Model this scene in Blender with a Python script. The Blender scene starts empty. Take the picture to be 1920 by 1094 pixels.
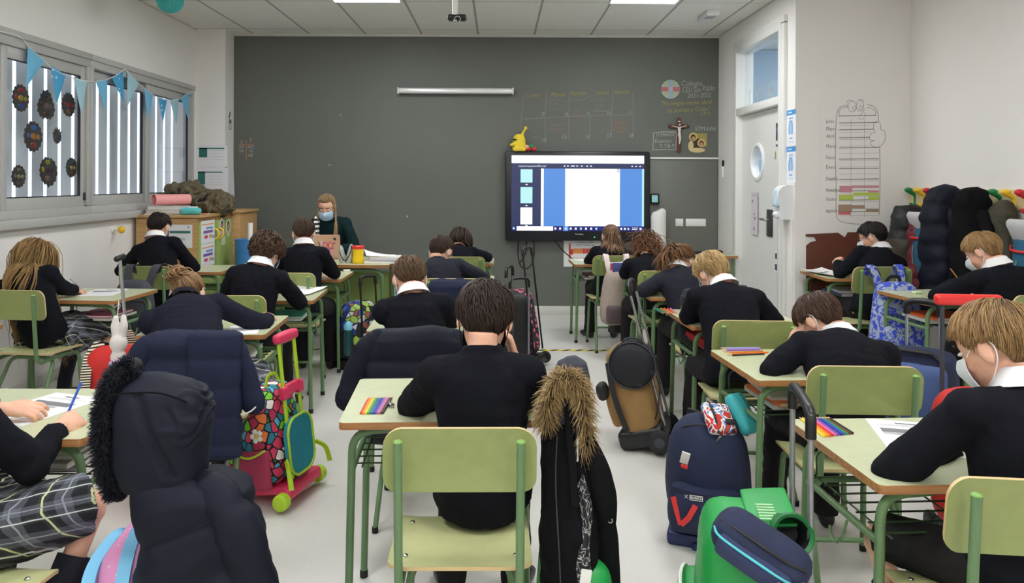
import bpy, bmesh, math, random
import numpy as np
from mathutils import Vector, Matrix, noise
from mathutils.bvhtree import BVHTree

random.seed(7)
RNG = np.random.default_rng(7)
SC = bpy.context.scene
COL = SC.collection
PI = math.pi
rad = math.radians
FOC, PPX, PPY, EYE = 1390.0, 935.0, 340.0, 1.43      # focal length and principal point in pixels, camera height


def at(px, py, y):
    """the point of the room seen at (px, py) that lies y metres in front of the camera"""
    return Vector(((px - PPX) * y / FOC, y, EYE - (py - PPY) * y / FOC))


def lin(c):
    out = []
    for v in c:
        v = v / 255.0
        out.append(v / 12.92 if v <= 0.04045 else ((v + 0.055) / 1.055) ** 2.4)
    return tuple(out)


# ------------------------------------------------------------------ materials
MATS = {}


def mat(name, rgb, rough=0.6, metal=0.0, spec=0.5, bump=0.0, bscale=200.0, vary=0.0, vscale=6.0, sheen=0.0,
        emit=None, estr=0.0, coat=0.0, trans=0.0, alpha=1.0, rgb2=None, detail=3.0):
    if name in MATS:
        return MATS[name]
    m = bpy.data.materials.new(name)
    m.use_nodes = True
    nt = m.node_tree
    b = nt.nodes['Principled BSDF']
    c = lin(rgb)
    b.inputs['Base Color'].default_value = (*c, 1)
    b.inputs['Roughness'].default_value = rough
    b.inputs['Metallic'].default_value = metal
    b.inputs['Specular IOR Level'].default_value = spec
    if sheen:
        b.inputs['Sheen Weight'].default_value = sheen
        b.inputs['Sheen Roughness'].default_value = 0.5
    if coat:
        b.inputs['Coat Weight'].default_value = coat
        b.inputs['Coat Roughness'].default_value = 0.15
    if trans:
        b.inputs['Transmission Weight'].default_value = trans
    if emit is not None:
        b.inputs['Emission Color'].default_value = (*lin(emit), 1)
        b.inputs['Emission Strength'].default_value = estr
    tc = None
    if bump or vary or rgb2:
        tc = nt.nodes.new('ShaderNodeTexCoord')
    if vary or rgb2:
        n = nt.nodes.new('ShaderNodeTexNoise')
        n.inputs['Scale'].default_value = vscale
        n.inputs['Detail'].default_value = detail
        nt.links.new(tc.outputs['Object'], n.inputs['Vector'])
        r = nt.nodes.new('ShaderNodeValToRGB')
        r.color_ramp.elements[0].position = 0.35
        r.color_ramp.elements[1].position = 0.65
        if rgb2:
            a, d = c, lin(rgb2)
        else:
            a = tuple(max(0, x * (1 - vary)) for x in c)
            d = tuple(min(1, x * (1 + vary)) for x in c)
        r.color_ramp.elements[0].color = (*a, 1)
        r.color_ramp.elements[1].color = (*d, 1)
        nt.links.new(n.outputs['Fac'], r.inputs['Fac'])
        nt.links.new(r.outputs['Color'], b.inputs['Base Color'])
    if bump:
        n2 = nt.nodes.new('ShaderNodeTexNoise')
        n2.inputs['Scale'].default_value = bscale
        n2.inputs['Detail'].default_value = 2.0
        nt.links.new(tc.outputs['Object'], n2.inputs['Vector'])
        bp = nt.nodes.new('ShaderNodeBump')
        bp.inputs['Strength'].default_value = bump
        bp.inputs['Distance'].default_value = 0.002
        nt.links.new(n2.outputs['Fac'], bp.inputs['Height'])
        nt.links.new(bp.outputs['Normal'], b.inputs['Normal'])
    MATS[name] = m
    return m


class NG:
    """small node-graph helper for the patterned materials"""

    def __init__(self, name, rough=0.7):
        self.m = bpy.data.materials.new(name)
        MATS[name] = self.m
        self.m.use_nodes = True
        self.nt = self.m.node_tree
        self.b = self.nt.nodes['Principled BSDF']
        self.b.inputs['Roughness'].default_value = rough
        self.tc = self.nt.nodes.new('ShaderNodeTexCoord')

    def n(self, t, **kw):
        nd = self.nt.nodes.new(t)
        for k, v in kw.items():
            setattr(nd, k, v)
        return nd

    def link(self, a, b):
        self.nt.links.new(a, b)

    def math(self, op, a, b=None):
        nd = self.n('ShaderNodeMath', operation=op)
        for i, v in enumerate((a, b)):
            if v is None:
                continue
            if isinstance(v, (int, float)):
                nd.inputs[i].default_value = v
            else:
                self.link(v, nd.inputs[i])
        return nd.outputs[0]

    def ramp(self, fac, stops, const=True):
        r = self.n('ShaderNodeValToRGB')
        cr = r.color_ramp
        cr.interpolation = 'CONSTANT' if const else 'LINEAR'
        while len(cr.elements) < len(stops):
            cr.elements.new(0.5)
        for e, (p, c) in zip(cr.elements, stops):
            e.position = p
            e.color = (*lin(c), 1)
        self.link(fac, r.inputs['Fac'])
        return r.outputs['Color']

    def mix(self, fac, a, b):
        nd = self.n('ShaderNodeMix', data_type='RGBA')
        for s, v in ((0, fac), (6, a), (7, b)):
            if isinstance(v, (int, float)):
                nd.inputs[s].default_value = v
            elif isinstance(v, tuple):
                nd.inputs[s].default_value = (*lin(v), 1)
            else:
                self.link(v, nd.inputs[s])
        return nd.outputs[2]

    def xyz(self, sock='Object'):
        s = self.n('ShaderNodeSeparateXYZ')
        self.link(self.tc.outputs[sock], s.inputs[0])
        return s.outputs

    def color(self, c):
        self.link(c, self.b.inputs['Base Color'])
        return self.m


# ------------------------------------------------------------------ mesh builder
def frames(pts):
    """parallel-transport frames along a polyline"""
    pts = [Vector(p) for p in pts]
    n = len(pts)
    tans = []
    for i in range(n):
        a = pts[max(i - 1, 0)]
        b = pts[min(i + 1, n - 1)]
        t = (b - a)
        tans.append(t.normalized() if t.length > 1e-9 else Vector((0, 0, 1)))
    t0 = tans[0]
    ref = Vector((0, 0, 1)) if abs(t0.z) < 0.9 else Vector((1, 0, 0))
    u = (ref - t0 * ref.dot(t0)).normalized()
    us = [u]
    for i in range(1, n):
        u = us[-1] - tans[i] * us[-1].dot(tans[i])
        u = u.normalized() if u.length > 1e-6 else us[-1]
        us.append(u)
    return pts, tans, us


def smooth_path(pts, n=6, closed=False):
    """Catmull-Rom through the points"""
    P = [Vector(p) for p in pts]
    out = []
    m = len(P)
    segs = m if closed else m - 1
    for i in range(segs):
        if closed:
            p0, p1, p2, p3 = P[(i - 1) % m], P[i], P[(i + 1) % m], P[(i + 2) % m]
        else:
            p0, p1, p2, p3 = P[max(i - 1, 0)], P[i], P[i + 1], P[min(i + 2, m - 1)]
        for k in range(n):
            t = k / n
            out.append(0.5 * ((2 * p1) + (p2 - p0) * t + (2 * p0 - 5 * p1 + 4 * p2 - p3) * t * t
                              + (3 * p1 - p0 - 3 * p2 + p3) * t ** 3))
    if not closed:
        out.append(P[-1])
    return out


def round_path(pts, r, n=5):
    """polyline with rounded corners"""
    P = [Vector(p) for p in pts]
    out = [P[0]]
    for i in range(1, len(P) - 1):
        a, b, c = P[i - 1], P[i], P[i + 1]
        d1, d2 = (a - b), (c - b)
        rr = min(r, d1.length * 0.49, d2.length * 0.49)
        s, e = b + d1.normalized() * rr, b + d2.normalized() * rr
        for k in range(n + 1):
            t = k / n
            out.append((s * (1 - t) + b * t) * (1 - t) + (b * (1 - t) + e * t) * t)
    out.append(P[-1])
    return out


def rrect(w, h, r, n=5):
    """rounded rectangle outline, counter-clockwise"""
    out = []
    for cx, cy, a0 in ((w / 2 - r, h / 2 - r, 0), (-w / 2 + r, h / 2 - r, 90), (-w / 2 + r, -h / 2 + r, 180), (w / 2 - r, -h / 2 + r, 270)):
        for k in range(n + 1):
            a = rad(a0 + 90 * k / n)
            out.append((cx + r * math.cos(a), cy + r * math.sin(a)))
    return out


def rot_xyz(x=0, y=0, z=0):
    return Matrix.Rotation(rad(z), 4, 'Z') @ Matrix.Rotation(rad(y), 4, 'Y') @ Matrix.Rotation(rad(x), 4, 'X')


class MB:
    def __init__(self):
        self.v, self.f, self.m = [], [], []
        self.M = Matrix.Identity(4)

    def add(self, verts, faces, mi=0, M=None):
        o = len(self.v)
        T = self.M @ M if M is not None else self.M
        self.v.extend([T @ Vector(p) for p in verts])
        self.f.extend([tuple(i + o for i in f) for f in faces])
        self.m.extend([mi] * len(faces))
        return self

    def box(self, c, s, mi=0, M=None, bev=0.0, seg=2):
        bm = bmesh.new()
        bmesh.ops.create_cube(bm, size=1.0)
        for v in bm.verts:
            v.co = Vector((v.co.x * s[0], v.co.y * s[1], v.co.z * s[2]))
        if bev:
            bmesh.ops.bevel(bm, geom=bm.edges[:], offset=min(bev, 0.49 * min(s)), segments=seg, profile=0.5, affect='EDGES')
        bm.verts.index_update()
        T = Matrix.Translation(Vector(c))
        if M is not None:
            T = T @ M
        self.add([v.co.copy() for v in bm.verts], [[v.index for v in f.verts] for f in bm.faces], mi, T)
        bm.free()
        return self

    def tube(self, pts, r, n=8, mi=0, cap=True, closed=False, flat=1.0, dome=False):
        pts, tans, us = frames(pts)
        k = len(pts)
        rs = r if isinstance(r, (list, tuple)) else [r] * k
        if len(rs) != k:
            rs = [np.interp(i / (k - 1), np.linspace(0, 1, len(rs)), rs) for i in range(k)]
        if dome:
            def caprings(p, t, u, rr, sgn):
                return [(p + t * sgn * rr * math.sin(a), t, u, rr * math.cos(a)) for a in (rad(75), rad(50), rad(25))]
            head = caprings(pts[0], tans[0], us[0], rs[0], -1)
            tail = caprings(pts[-1], tans[-1], us[-1], rs[-1], 1)[::-1]
            rows = head + list(zip(pts, tans, us, rs)) + tail
        else:
            rows = list(zip(pts, tans, us, rs))
        V, Fc = [], []
        for p, t, u, rr in rows:
            w = t.cross(u)
            for j in range(n):
                a = 2 * PI * j / n
                V.append(p + u * (rr * math.cos(a)) + w * (rr * flat * math.sin(a)))
        k = len(rows)
        for i in range(k if closed else k - 1):
            for j in range(n):
                a, b = i * n + j, i * n + (j + 1) % n
                c, d = ((i + 1) % k) * n + (j + 1) % n, ((i + 1) % k) * n + j
                Fc.append((a, b, c, d))
        if cap and not closed:
            Fc.append(tuple(range(n))[::-1])
            Fc.append(tuple((k - 1) * n + j for j in range(n)))
        return self.add(V, Fc, mi)

    def ribbon(self, pts, w, th, up=(0, 0, 1), mi=0):
        """flat strap of width w; `up` is roughly the flat normal"""
        P = [Vector(p) for p in pts]
        V, Fc = [], []
        k = len(P)
        for i, p in enumerate(P):
            t = (P[min(i + 1, k - 1)] - P[max(i - 1, 0)]).normalized()
            upv = Vector(up[i]) if isinstance(up[0], (tuple, list, Vector)) else Vector(up)
            s = t.cross(upv)
            s = s.normalized() if s.length > 1e-6 else Vector((1, 0, 0))
            nrm = s.cross(t).normalized()
            ww = w[i] if isinstance(w, (list, tuple)) else w
            for a, b in ((-1, -1), (1, -1), (1, 1), (-1, 1)):
                V.append(p + s * (a * ww / 2) + nrm * (b * th / 2))
        for i in range(k - 1):
            for j in range(4):
                Fc.append((i * 4 + j, i * 4 + (j + 1) % 4, (i + 1) * 4 + (j + 1) % 4, (i + 1) * 4 + j))
        Fc.append((3, 2, 1, 0))
        Fc.append(tuple((k - 1) * 4 + j for j in range(4)))
        return self.add(V, Fc, mi)

    def ell(self, c, r, mi=0, M=None, nu=20, nv=12):
        V, Fc = [], []
        V.append((0, 0, r[2]))
        for i in range(1, nv):
            a = PI * i / nv
            for j in range(nu):
                b = 2 * PI * j / nu
                V.append((r[0] * math.sin(a) * math.cos(b), r[1] * math.sin(a) * math.sin(b), r[2] * math.cos(a)))
        V.append((0, 0, -r[2]))
        for j in range(nu):
            Fc.append((0, 1 + j, 1 + (j + 1) % nu))
        for i in range(nv - 2):
            for j in range(nu):
                a = 1 + i * nu
                Fc.append((a + j, a + nu + j, a + nu + (j + 1) % nu, a + (j + 1) % nu))
        l = len(V) - 1
        a = 1 + (nv - 2) * nu
        for j in range(nu):
            Fc.append((a + j, l, a + (j + 1) % nu))
        T = Matrix.Translation(Vector(c))
        if M is not None:
            T = T @ M
        return self.add(V, Fc, mi, T)

    def lathe(self, prof, n=20, mi=0, M=None, cap=True):
        """profile of (radius, z)"""
        V, Fc = [], []
        for r, z in prof:
            for j in range(n):
                a = 2 * PI * j / n
                V.append((r * math.cos(a), r * math.sin(a), z))
        k = len(prof)
        for i in range(k - 1):
            for j in range(n):
                Fc.append((i * n + j, i * n + (j + 1) % n, (i + 1) * n + (j + 1) % n, (i + 1) * n + j))
        if cap:
            Fc.append(tuple(range(n))[::-1])
            Fc.append(tuple((k - 1) * n + j for j in range(n)))
        return self.add(V, Fc, mi, M)

    def plate(self, poly, th, mi=0, M=None, mi_edge=None):
        """2D outline extruded along z from -th/2 to th/2"""
        n = len(poly)
        V = [(x, y, -th / 2) for x, y in poly] + [(x, y, th / 2) for x, y in poly]
        self.add(V, [tuple(range(n))[::-1], tuple(range(n, 2 * n))], mi, M)
        o = len(self.v) - 2 * n
        me = mi if mi_edge is None else mi_edge
        for j in range(n):
            self.f.append((o + j, o + (j + 1) % n, o + n + (j + 1) % n, o + n + j))
            self.m.append(me)
        return self

    def loft(self, rings, mi=0, cap=True):
        n = len(rings[0])
        V = [p for r in rings for p in r]
        Fc = []
        for i in range(len(rings) - 1):
            for j in range(n):
                Fc.append((i * n + j, i * n + (j + 1) % n, (i + 1) * n + (j + 1) % n, (i + 1) * n + j))
        if cap:
            Fc.append(tuple(range(n))[::-1])
            Fc.append(tuple((len(rings) - 1) * n + j for j in range(n)))
        return self.add(V, Fc, mi)

    def grid(self, fn, nu, nv, th=0.0, mi=0, closed_u=False):
        """parametric sheet fn(u, v) with a real thickness"""
        P = [[Vector(fn(i / nu, j / nv)) for j in range(nv + 1)] for i in range(nu + (0 if closed_u else 1))]
        A = len(P)
        B = nv + 1
        nrm = []
        for i in range(A):
            row = []
            for j in range(B):
                du = P[(i + 1) % A if closed_u else min(i + 1, A - 1)][j] - P[(i - 1) % A if closed_u else max(i - 1, 0)][j]
                dv = P[i][min(j + 1, B - 1)] - P[i][max(j - 1, 0)]
                c = du.cross(dv)
                row.append(c.normalized() if c.length > 1e-12 else Vector((0, 0, 1)))
            nrm.append(row)
        V = [P[i][j] + nrm[i][j] * th / 2 for i in range(A) for j in range(B)]
        V += [P[i][j] - nrm[i][j] * th / 2 for i in range(A) for j in range(B)]
        o = A * B
        Fc = []
        R = A if closed_u else A - 1
        for i in range(R):
            for j in range(B - 1):
                a, b, c, d = i * B + j, ((i + 1) % A) * B + j, ((i + 1) % A) * B + j + 1, i * B + j + 1
                Fc.append((a, b, c, d))
                Fc.append((o + d, o + c, o + b, o + a))
        for i in range(R):
            a, b = i * B, ((i + 1) % A) * B
            Fc.append((o + a, o + b, b, a))
            a, b = a + B - 1, b + B - 1
            Fc.append((a, b, o + b, o + a))
        if not closed_u:
            for j in range(B - 1):
                Fc.append((j, j + 1, o + j + 1, o + j))
                a = (A - 1) * B
                Fc.append((o + a + j, o + a + j + 1, a + j + 1, a + j))
        return self.add(V, Fc, mi)

    def rbox(self, c, s, r, mi=0, M=None, bulge=(0, 0, 0), n=6, taper=0.0, arc=3):
        """cushion-like rounded box; bulge pushes each pair of faces outward, taper narrows the top"""
        h = [max(x / 2, 1e-4) for x in s]
        ax = []
        for k in range(3):
            rr = min(r, h[k] * 0.98)
            edge = [-h[k] + rr * (1 - math.cos(rad(90 * i / arc))) for i in range(arc)]
            mid = list(np.linspace(-h[k] + rr, h[k] - rr, n))
            ax.append(edge + mid + [-e for e in edge[::-1]])
        idx, V, Fc = {}, [], []

        def vert(i, j, k):
            key = (i, j, k)
            if key in idx:
                return idx[key]
            p = Vector((ax[0][i], ax[1][j], ax[2][k]))
            rr = min(r, min(h) * 0.98)
            q = Vector([max(-h[a] + rr, min(h[a] - rr, p[a])) for a in range(3)])
            d = p - q
            if d.length > 1e-9:
                p = q + d.normalized() * rr
            u = [p[a] / h[a] for a in range(3)]
            for a in range(3):
                if bulge[a]:
                    b, e = (a + 1) % 3, (a + 2) % 3
                    p[a] += bulge[a] * u[a] * max(0, 1 - u[b] ** 2) * max(0, 1 - u[e] ** 2)
            if taper:
                f = 1 - taper * (p.z / h[2] + 1) / 2
                p.x *= f
                p.y *= f
            V.append(p)
            idx[key] = len(V) - 1
            return idx[key]
        L = [len(a) - 1 for a in ax]
        for side in (0, 1):
            for i in range(L[0]):
                for j in range(L[1]):
                    k = side * L[2]
                    q = [vert(i, j, k), vert(i + 1, j, k), vert(i + 1, j + 1, k), vert(i, j + 1, k)]
                    Fc.append(q if side else q[::-1])
            for i in range(L[0]):
                for k in range(L[2]):
                    j = side * L[1]
                    q = [vert(i, j, k), vert(i, j, k + 1), vert(i + 1, j, k + 1), vert(i + 1, j, k)]
                    Fc.append(q if side else q[::-1])
            for j in range(L[1]):
                for k in range(L[2]):
                    i = side * L[0]
                    q = [vert(i, j, k), vert(i, j + 1, k), vert(i, j + 1, k + 1), vert(i, j, k + 1)]
                    Fc.append(q if side else q[::-1])
        T = Matrix.Translation(Vector(c))
        if M is not None:
            T = T @ M
        return self.add(V, Fc, mi, T)

    def build(self, name, mats, parent=None, angle=40, voxel=None, smooth=0, wob=0.0, wscale=12.0, weld=False, wob2=0.0, w2scale=40.0):
        me = bpy.data.meshes.new(name)
        me.from_pydata([tuple(p) for p in self.v], [], self.f)
        mats = mats if isinstance(mats, (list, tuple)) else [mats]
        for m in mats:
            me.materials.append(m)
        if voxel is None:
            me.polygons.foreach_set('material_index', self.m)
        o = bpy.data.objects.new(name, me)
        COL.objects.link(o)
        if voxel:
            md = o.modifiers.new('r', 'REMESH')
            md.mode = 'VOXEL'
            md.voxel_size = voxel
            if smooth:
                s = o.modifiers.new('s', 'SMOOTH')
                s.factor = 0.5
                s.iterations = smooth
            dg = bpy.context.evaluated_depsgraph_get()
            me2 = bpy.data.meshes.new_from_object(o.evaluated_get(dg))
            o.modifiers.clear()
            o.data = me2
            bpy.data.meshes.remove(me)
            me = me2
            me.name = name
            if not me.materials:
                for m in mats:
                    me.materials.append(m)
        if wob or wob2:
            wobble(me, wob, wscale, wob2, w2scale)
        me.polygons.foreach_set('use_smooth', [True] * len(me.polygons))
        if voxel is None and angle < 180:
            me.set_sharp_from_angle(angle=rad(angle))
        me.update()
        if parent is not None:
            o.parent = parent
        return o


def wobble(me, amp, scale, amp2=0.0, scale2=40.0, seed=None):
    """push the surface in and out by a smooth noise: cloth folds"""
    off = Vector((random.uniform(-50, 50), random.uniform(-50, 50), random.uniform(-50, 50)))
    co = np.empty(len(me.vertices) * 3, np.float32)
    no = np.empty(len(me.vertices) * 3, np.float32)
    me.vertices.foreach_get('co', co)
    me.vertices.foreach_get('normal', no)
    co, no = co.reshape(-1, 3), no.reshape(-1, 3)
    d = np.empty(len(co), np.float32)
    for i, p in enumerate(co):
        q = Vector(p)
        x = amp * noise.noise(q * scale + off)
        if amp2:
            x += amp2 * (1 - 2 * abs(noise.noise(q * scale2 + off)))
        d[i] = x
    co = co + no * d[:, None]
    me.vertices.foreach_set('co', co.ravel())


def tag(o, label=None, cat=None, group=None, kind=None):
    if label:
        o['label'] = label
    if cat:
        o['category'] = cat
    if group:
        o['group'] = group
    if kind:
        o['kind'] = kind
    return o


def thing(name, label, cat, loc=(0, 0, 0), rz=0.0, group=None):
    o = bpy.data.objects.new(name, None)
    o.empty_display_size = 0.1
    COL.objects.link(o)
    o.location = loc
    o.rotation_euler = (0, 0, rad(rz))
    o['label'] = label
    o['category'] = cat
    if group:
        o['group'] = group
    return o


def struct(o):
    o['kind'] = 'structure'
    return o


KIDS = {}


def dup(src, loc=None, rz=None, label=None, group=None, rot=None):
    """a copy of a thing with copies of its parts and sub-parts"""
    if not KIDS.get('n') == len(bpy.data.objects):
        KIDS.clear()
        for o in bpy.data.objects:
            if o.parent:
                KIDS.setdefault(o.parent.name, []).append(o)

    def rec(o, parent):
        c = o.copy()
        COL.objects.link(c)
        if parent is not None:
            c.parent = parent
        for k in KIDS.get(o.name, []):
            rec(k, c)
        return c
    r = rec(src, None)
    if loc is not None:
        r.location = loc
    if rz is not None:
        r.rotation_euler = (0, 0, rad(rz))
    if rot is not None:
        r.rotation_euler = rot
    if label:
        r['label'] = label
    if group:
        r['group'] = group
    return r


def text(s, size, loc, m, parent=None, name='lettering', rx=90, rz=0, ry=0, shear=0.0, th=0.0008, thin=0.0, align='LEFT', sx=1.0, M=None):
    """lettering as a thin solid mesh; default orientation reads from -Y"""
    cu = bpy.data.curves.new(name, 'FONT')
    cu.body = s
    cu.size = size
    cu.shear = shear
    cu.extrude = th / 2
    cu.offset = thin * size
    cu.align_x = align
    cu.resolution_u = 2
    t = bpy.data.objects.new(name, cu)
    COL.objects.link(t)
    dg = bpy.context.evaluated_depsgraph_get()
    me = bpy.data.meshes.new_from_object(t.evaluated_get(dg))
    bpy.data.objects.remove(t)
    bpy.data.curves.remove(cu)
    me.materials.clear()
    me.materials.append(m)
    me.name = name
    T = M if M is not None else Matrix.Translation(Vector(loc)) @ rot_xyz(rx, ry, rz)
    me.transform(T @ Matrix.Diagonal((sx, 1, 1, 1)))
    o = bpy.data.objects.new(name, me)
    COL.objects.link(o)
    if parent is not None:
        o.parent = parent
    return o


def join_text(parts, name, m, parent=None):
    """several lines of lettering [(string, size, Matrix, shear)] as one mesh"""
    mb = MB()
    for s, size, M, shear in parts:
        o = text(s, size, (0, 0, 0), m, name='tmp', M=M, shear=shear, thin=-0.012)
        me = o.data
        mb.add([v.co.copy() for v in me.vertices], [tuple(p.vertices) for p in me.polygons])
        bpy.data.objects.remove(o)
        bpy.data.meshes.remove(me)
    return mb.build(name, m, parent)
# ------------------------------------------------------------------ camera, world, render look
cam = bpy.data.cameras.new('camera')
cam.sensor_width = 36.0
cam.sensor_fit = 'HORIZONTAL'
cam.lens = FOC / 1920 * 36.0
cam.shift_x = (960 - PPX) / 1920
cam.shift_y = (PPY - 547) / 1920
cam.clip_start = 0.05
co = bpy.data.objects.new('camera', cam)
COL.objects.link(co)
co.location = (0, 0, EYE)
co.rotation_euler = (rad(90), rad(-0.25), 0)
SC.camera = co
SC.view_settings.view_transform = 'Standard'
SC.view_settings.look = 'None'
SC.view_settings.exposure = 0.0
SC.view_settings.gamma = 1.0
SC.view_settings.use_curve_mapping = False
SC.cycles.use_denoising = True
SC.cycles.max_bounces = 10
SC.cycles.diffuse_bounces = 7
SC.cycles.glossy_bounces = 3
SC.cycles.transparent_max_bounces = 16
SC.cycles.sample_clamp_indirect = 8.0
SC.cycles.caustics_reflective = False
SC.cycles.caustics_refractive = False
w = bpy.data.worlds.new('daylight')
SC.world = w
w.use_nodes = True
w.node_tree.nodes['Background'].inputs['Color'].default_value = (0.86, 0.9, 1.0, 1)
w.node_tree.nodes['Background'].inputs['Strength'].default_value = 2.2

# ------------------------------------------------------------------ room
XL, XR, YF, ZC = -3.165, 2.37, 8.0, 3.007      # left wall, door wall, front wall, ceiling
XA, YA, YB = 3.29, 5.93, -1.6                  # alcove side wall, alcove end wall, wall behind the camera

M_white = mat('wall_paint', (232, 229, 226), 0.75, bump=0.05, bscale=90)
M_board = mat('blackboard_paint', (98, 101, 95), 0.5, spec=0.4, rgb2=(103, 106, 100), vscale=0.9, detail=2)
M_base = mat('baseboard_paint', (205, 205, 198), 0.5)
M_alu = mat('grey_aluminium', (178, 178, 176), 0.45)
M_alud = mat('dark_gasket', (40, 42, 48), 0.6)
M_doorw = mat('white_lacquer', (226, 226, 222), 0.35)
M_black = mat('black_plastic', (18, 18, 20), 0.4)
M_steel = mat('brushed_steel', (190, 190, 190), 0.3, metal=1.0)

# floor: pale terrazzo slabs, faint joints
g = NG('pale_floor', 0.32)
s = g.xyz()
nz = g.n('ShaderNodeTexNoise')
nz.inputs['Scale'].default_value = 2.2
nz.inputs['Detail'].default_value = 6
g.link(g.tc.outputs['Object'], nz.inputs['Vector'])
base = g.ramp(nz.outputs['Fac'], [(0.3, (208, 206, 200)), (0.7, (216, 214, 208))], const=False)
nz2 = g.n('ShaderNodeTexNoise')
nz2.inputs['Scale'].default_value = 160
g.link(g.tc.outputs['Object'], nz2.inputs['Vector'])
base = g.mix(g.math('MULTIPLY', g.math('GREATER_THAN', nz2.outputs['Fac'], 0.66), 0.25), base, (150, 146, 136))


def joint(sock, pitch, off, wd):
    fr = g.math('FRACT', g.math('DIVIDE', g.math('ADD', sock, off), pitch))
    return g.math('LESS_THAN', fr, wd / pitch)


j = g.math('MAXIMUM', joint(s[0], 1.2, 0.71, 0.004), joint(s[1], 1.2, 0.32, 0.004))
base = g.mix(g.math('MULTIPLY', j, 0.35), base, (222, 220, 214))
M_floor = g.color(base)

# ceiling: 0.605 m runners, long lay-in tiles
g = NG('ceiling_tiles', 0.9)
s = g.xyz()
fr = g.math('FRACT', g.math('DIVIDE', g.math('ADD', s[0], 20 * 0.605 + 0.247 - 0.008), 0.605))
lx = g.math('LESS_THAN', fr, 0.022 / 0.605)
fr = g.math('FRACT', g.math('DIVIDE', g.math('ADD', s[1], 12.0 - 6.51), 1.2))
ly = g.math('LESS_THAN', fr, 0.012 / 1.2)
lines = g.math('MAXIMUM', lx, ly)
nz = g.n('ShaderNodeTexNoise')
nz.inputs['Scale'].default_value = 60
g.link(g.tc.outputs['Object'], nz.inputs['Vector'])
tile = g.ramp(nz.outputs['Fac'], [(0.35, (232, 230, 225)), (0.65, (238, 236, 232))], const=False)
M_ceil = g.color(g.mix(lines, tile, (170, 168, 162)))

mb = MB()
mb.box((0.55, 3.6, -0.05), (7.9, 11.0, 0.1))
struct(mb.build('floor', M_floor))
mb = MB()
mb.box((0.55, 3.6, ZC + 0.05), (7.9, 11.0, 0.1))
struct(mb.build('ceiling', M_ceil))

mb = MB()
mb.box(((-3.4 + 2.6) / 2, YF + 0.1, 1.5), (6.0, 0.2, 3.0), 0)
mb.box(((-3.4 - 2.86) / 2, 7.87, 1.5035), (0.54, 0.25, 3.007), 1)     # white pier beside the board
struct(mb.build('wall_front', [M_board, M_white]))

WZ0, WZ1, WY0, WY1 = 1.165, 2.365, 3.77, 7.68
mb = MB()
mb.box((XL - 0.1, 3.2, WZ0 / 2), (0.2, 9.6, WZ0))
mb.box((XL - 0.1, 3.2, (WZ1 + 3.0) / 2), (0.2, 9.6, 3.0 - WZ1))
mb.box((XL - 0.1, (YB + WY0) / 2, (WZ0 + WZ1) / 2), (0.2, WY0 - YB, WZ1 - WZ0))
mb.box((XL - 0.1, (WY1 + 8.0) / 2, (WZ0 + WZ1) / 2), (0.2, 8.0 - WY1, WZ1 - WZ0))
struct(mb.build('wall_left', M_white))

DY0, DY1, DZ = 6.15, 7.36, 2.76        # door opening
mb = MB()
mb.box((XR + 0.06, (YA + DY0) / 2, 1.5), (0.12, DY0 - YA, 3.0))
mb.box((XR + 0.06, (DY1 + 8.0) / 2, 1.5), (0.12, 8.0 - DY1, 3.0))
mb.box((XR + 0.06, (DY0 + DY1) / 2, (DZ + 3.0) / 2), (0.12, DY1 - DY0, 3.0 - DZ))
struct(mb.build('wall_right', M_white))
mb = MB()
mb.box(((XR + 0.12 + 3.4) / 2, YA + 0.06, 1.5), (3.4 - XR - 0.12, 0.12, 3.0))
struct(mb.build('wall_alcove_end', M_white))
mb = MB()
mb.box((XA + 0.06, (YB + YA) / 2, 1.5), (0.12, YA - YB, 3.0))
struct(mb.build('wall_alcove_side', M_white))
mb = MB()
mb.box((0.1, YB - 0.1, 1.5), (6.8, 0.2, 3.0))
struct(mb.build('wall_back', M_white))

# corridor beyond the door
M_cor = mat('corridor_blue', (196, 216, 232), 0.7)
mb = MB()
mb.box((4.35, 7.4, 1.5), (0.1, 2.8, 3.0))
mb.box((3.4, 8.85, 1.5), (2.0, 0.1, 3.0))
struct(mb.build('wall_corridor', M_cor))
M_led = mat('led_diffuser', (255, 255, 255), 0.5, emit=(251, 253, 255), estr=30.0)
M_ledc = mat('corridor_led', (255, 255, 255), 0.5, emit=(245, 250, 255), estr=26.0)

mb = MB()
mb.box(((-2.86 + XR) / 2, 7.985, 0.043), (XR + 2.86, 0.03, 0.086), bev=0.004)
struct(mb.build('baseboard_front', M_base))
mb = MB()
mb.box((XL + 0.012, 3.2, 0.043), (0.024, 9.0, 0.086), bev=0.004)
struct(mb.build('baseboard_left', M_base))

# the lower board on the right and the white rail over it
mb = MB()
mb.box(((1.63 + 2.355) / 2, 7.992, 0.88), (0.725, 0.016, 1.6), bev=0.003)
struct(mb.build('trim_1', mat('board_panel', (103, 106, 99), 0.45, rgb2=(108, 111, 104), vscale=1.2)))
mb = MB()
mb.box(((1.63 + 2.36) / 2, 7.985, 1.685), (0.73, 0.035, 0.02), bev=0.003)
struct(mb.build('trim_2', mat('white_rail', (230, 230, 228), 0.35)))
mb = MB()
mb.box(((-2.86 + XR) / 2, 7.985, ZC - 0.012), (XR + 2.86, 0.03, 0.024))
struct(mb.build('trim_3', mat('perimeter_angle', (205, 204, 198), 0.6)))

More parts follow.
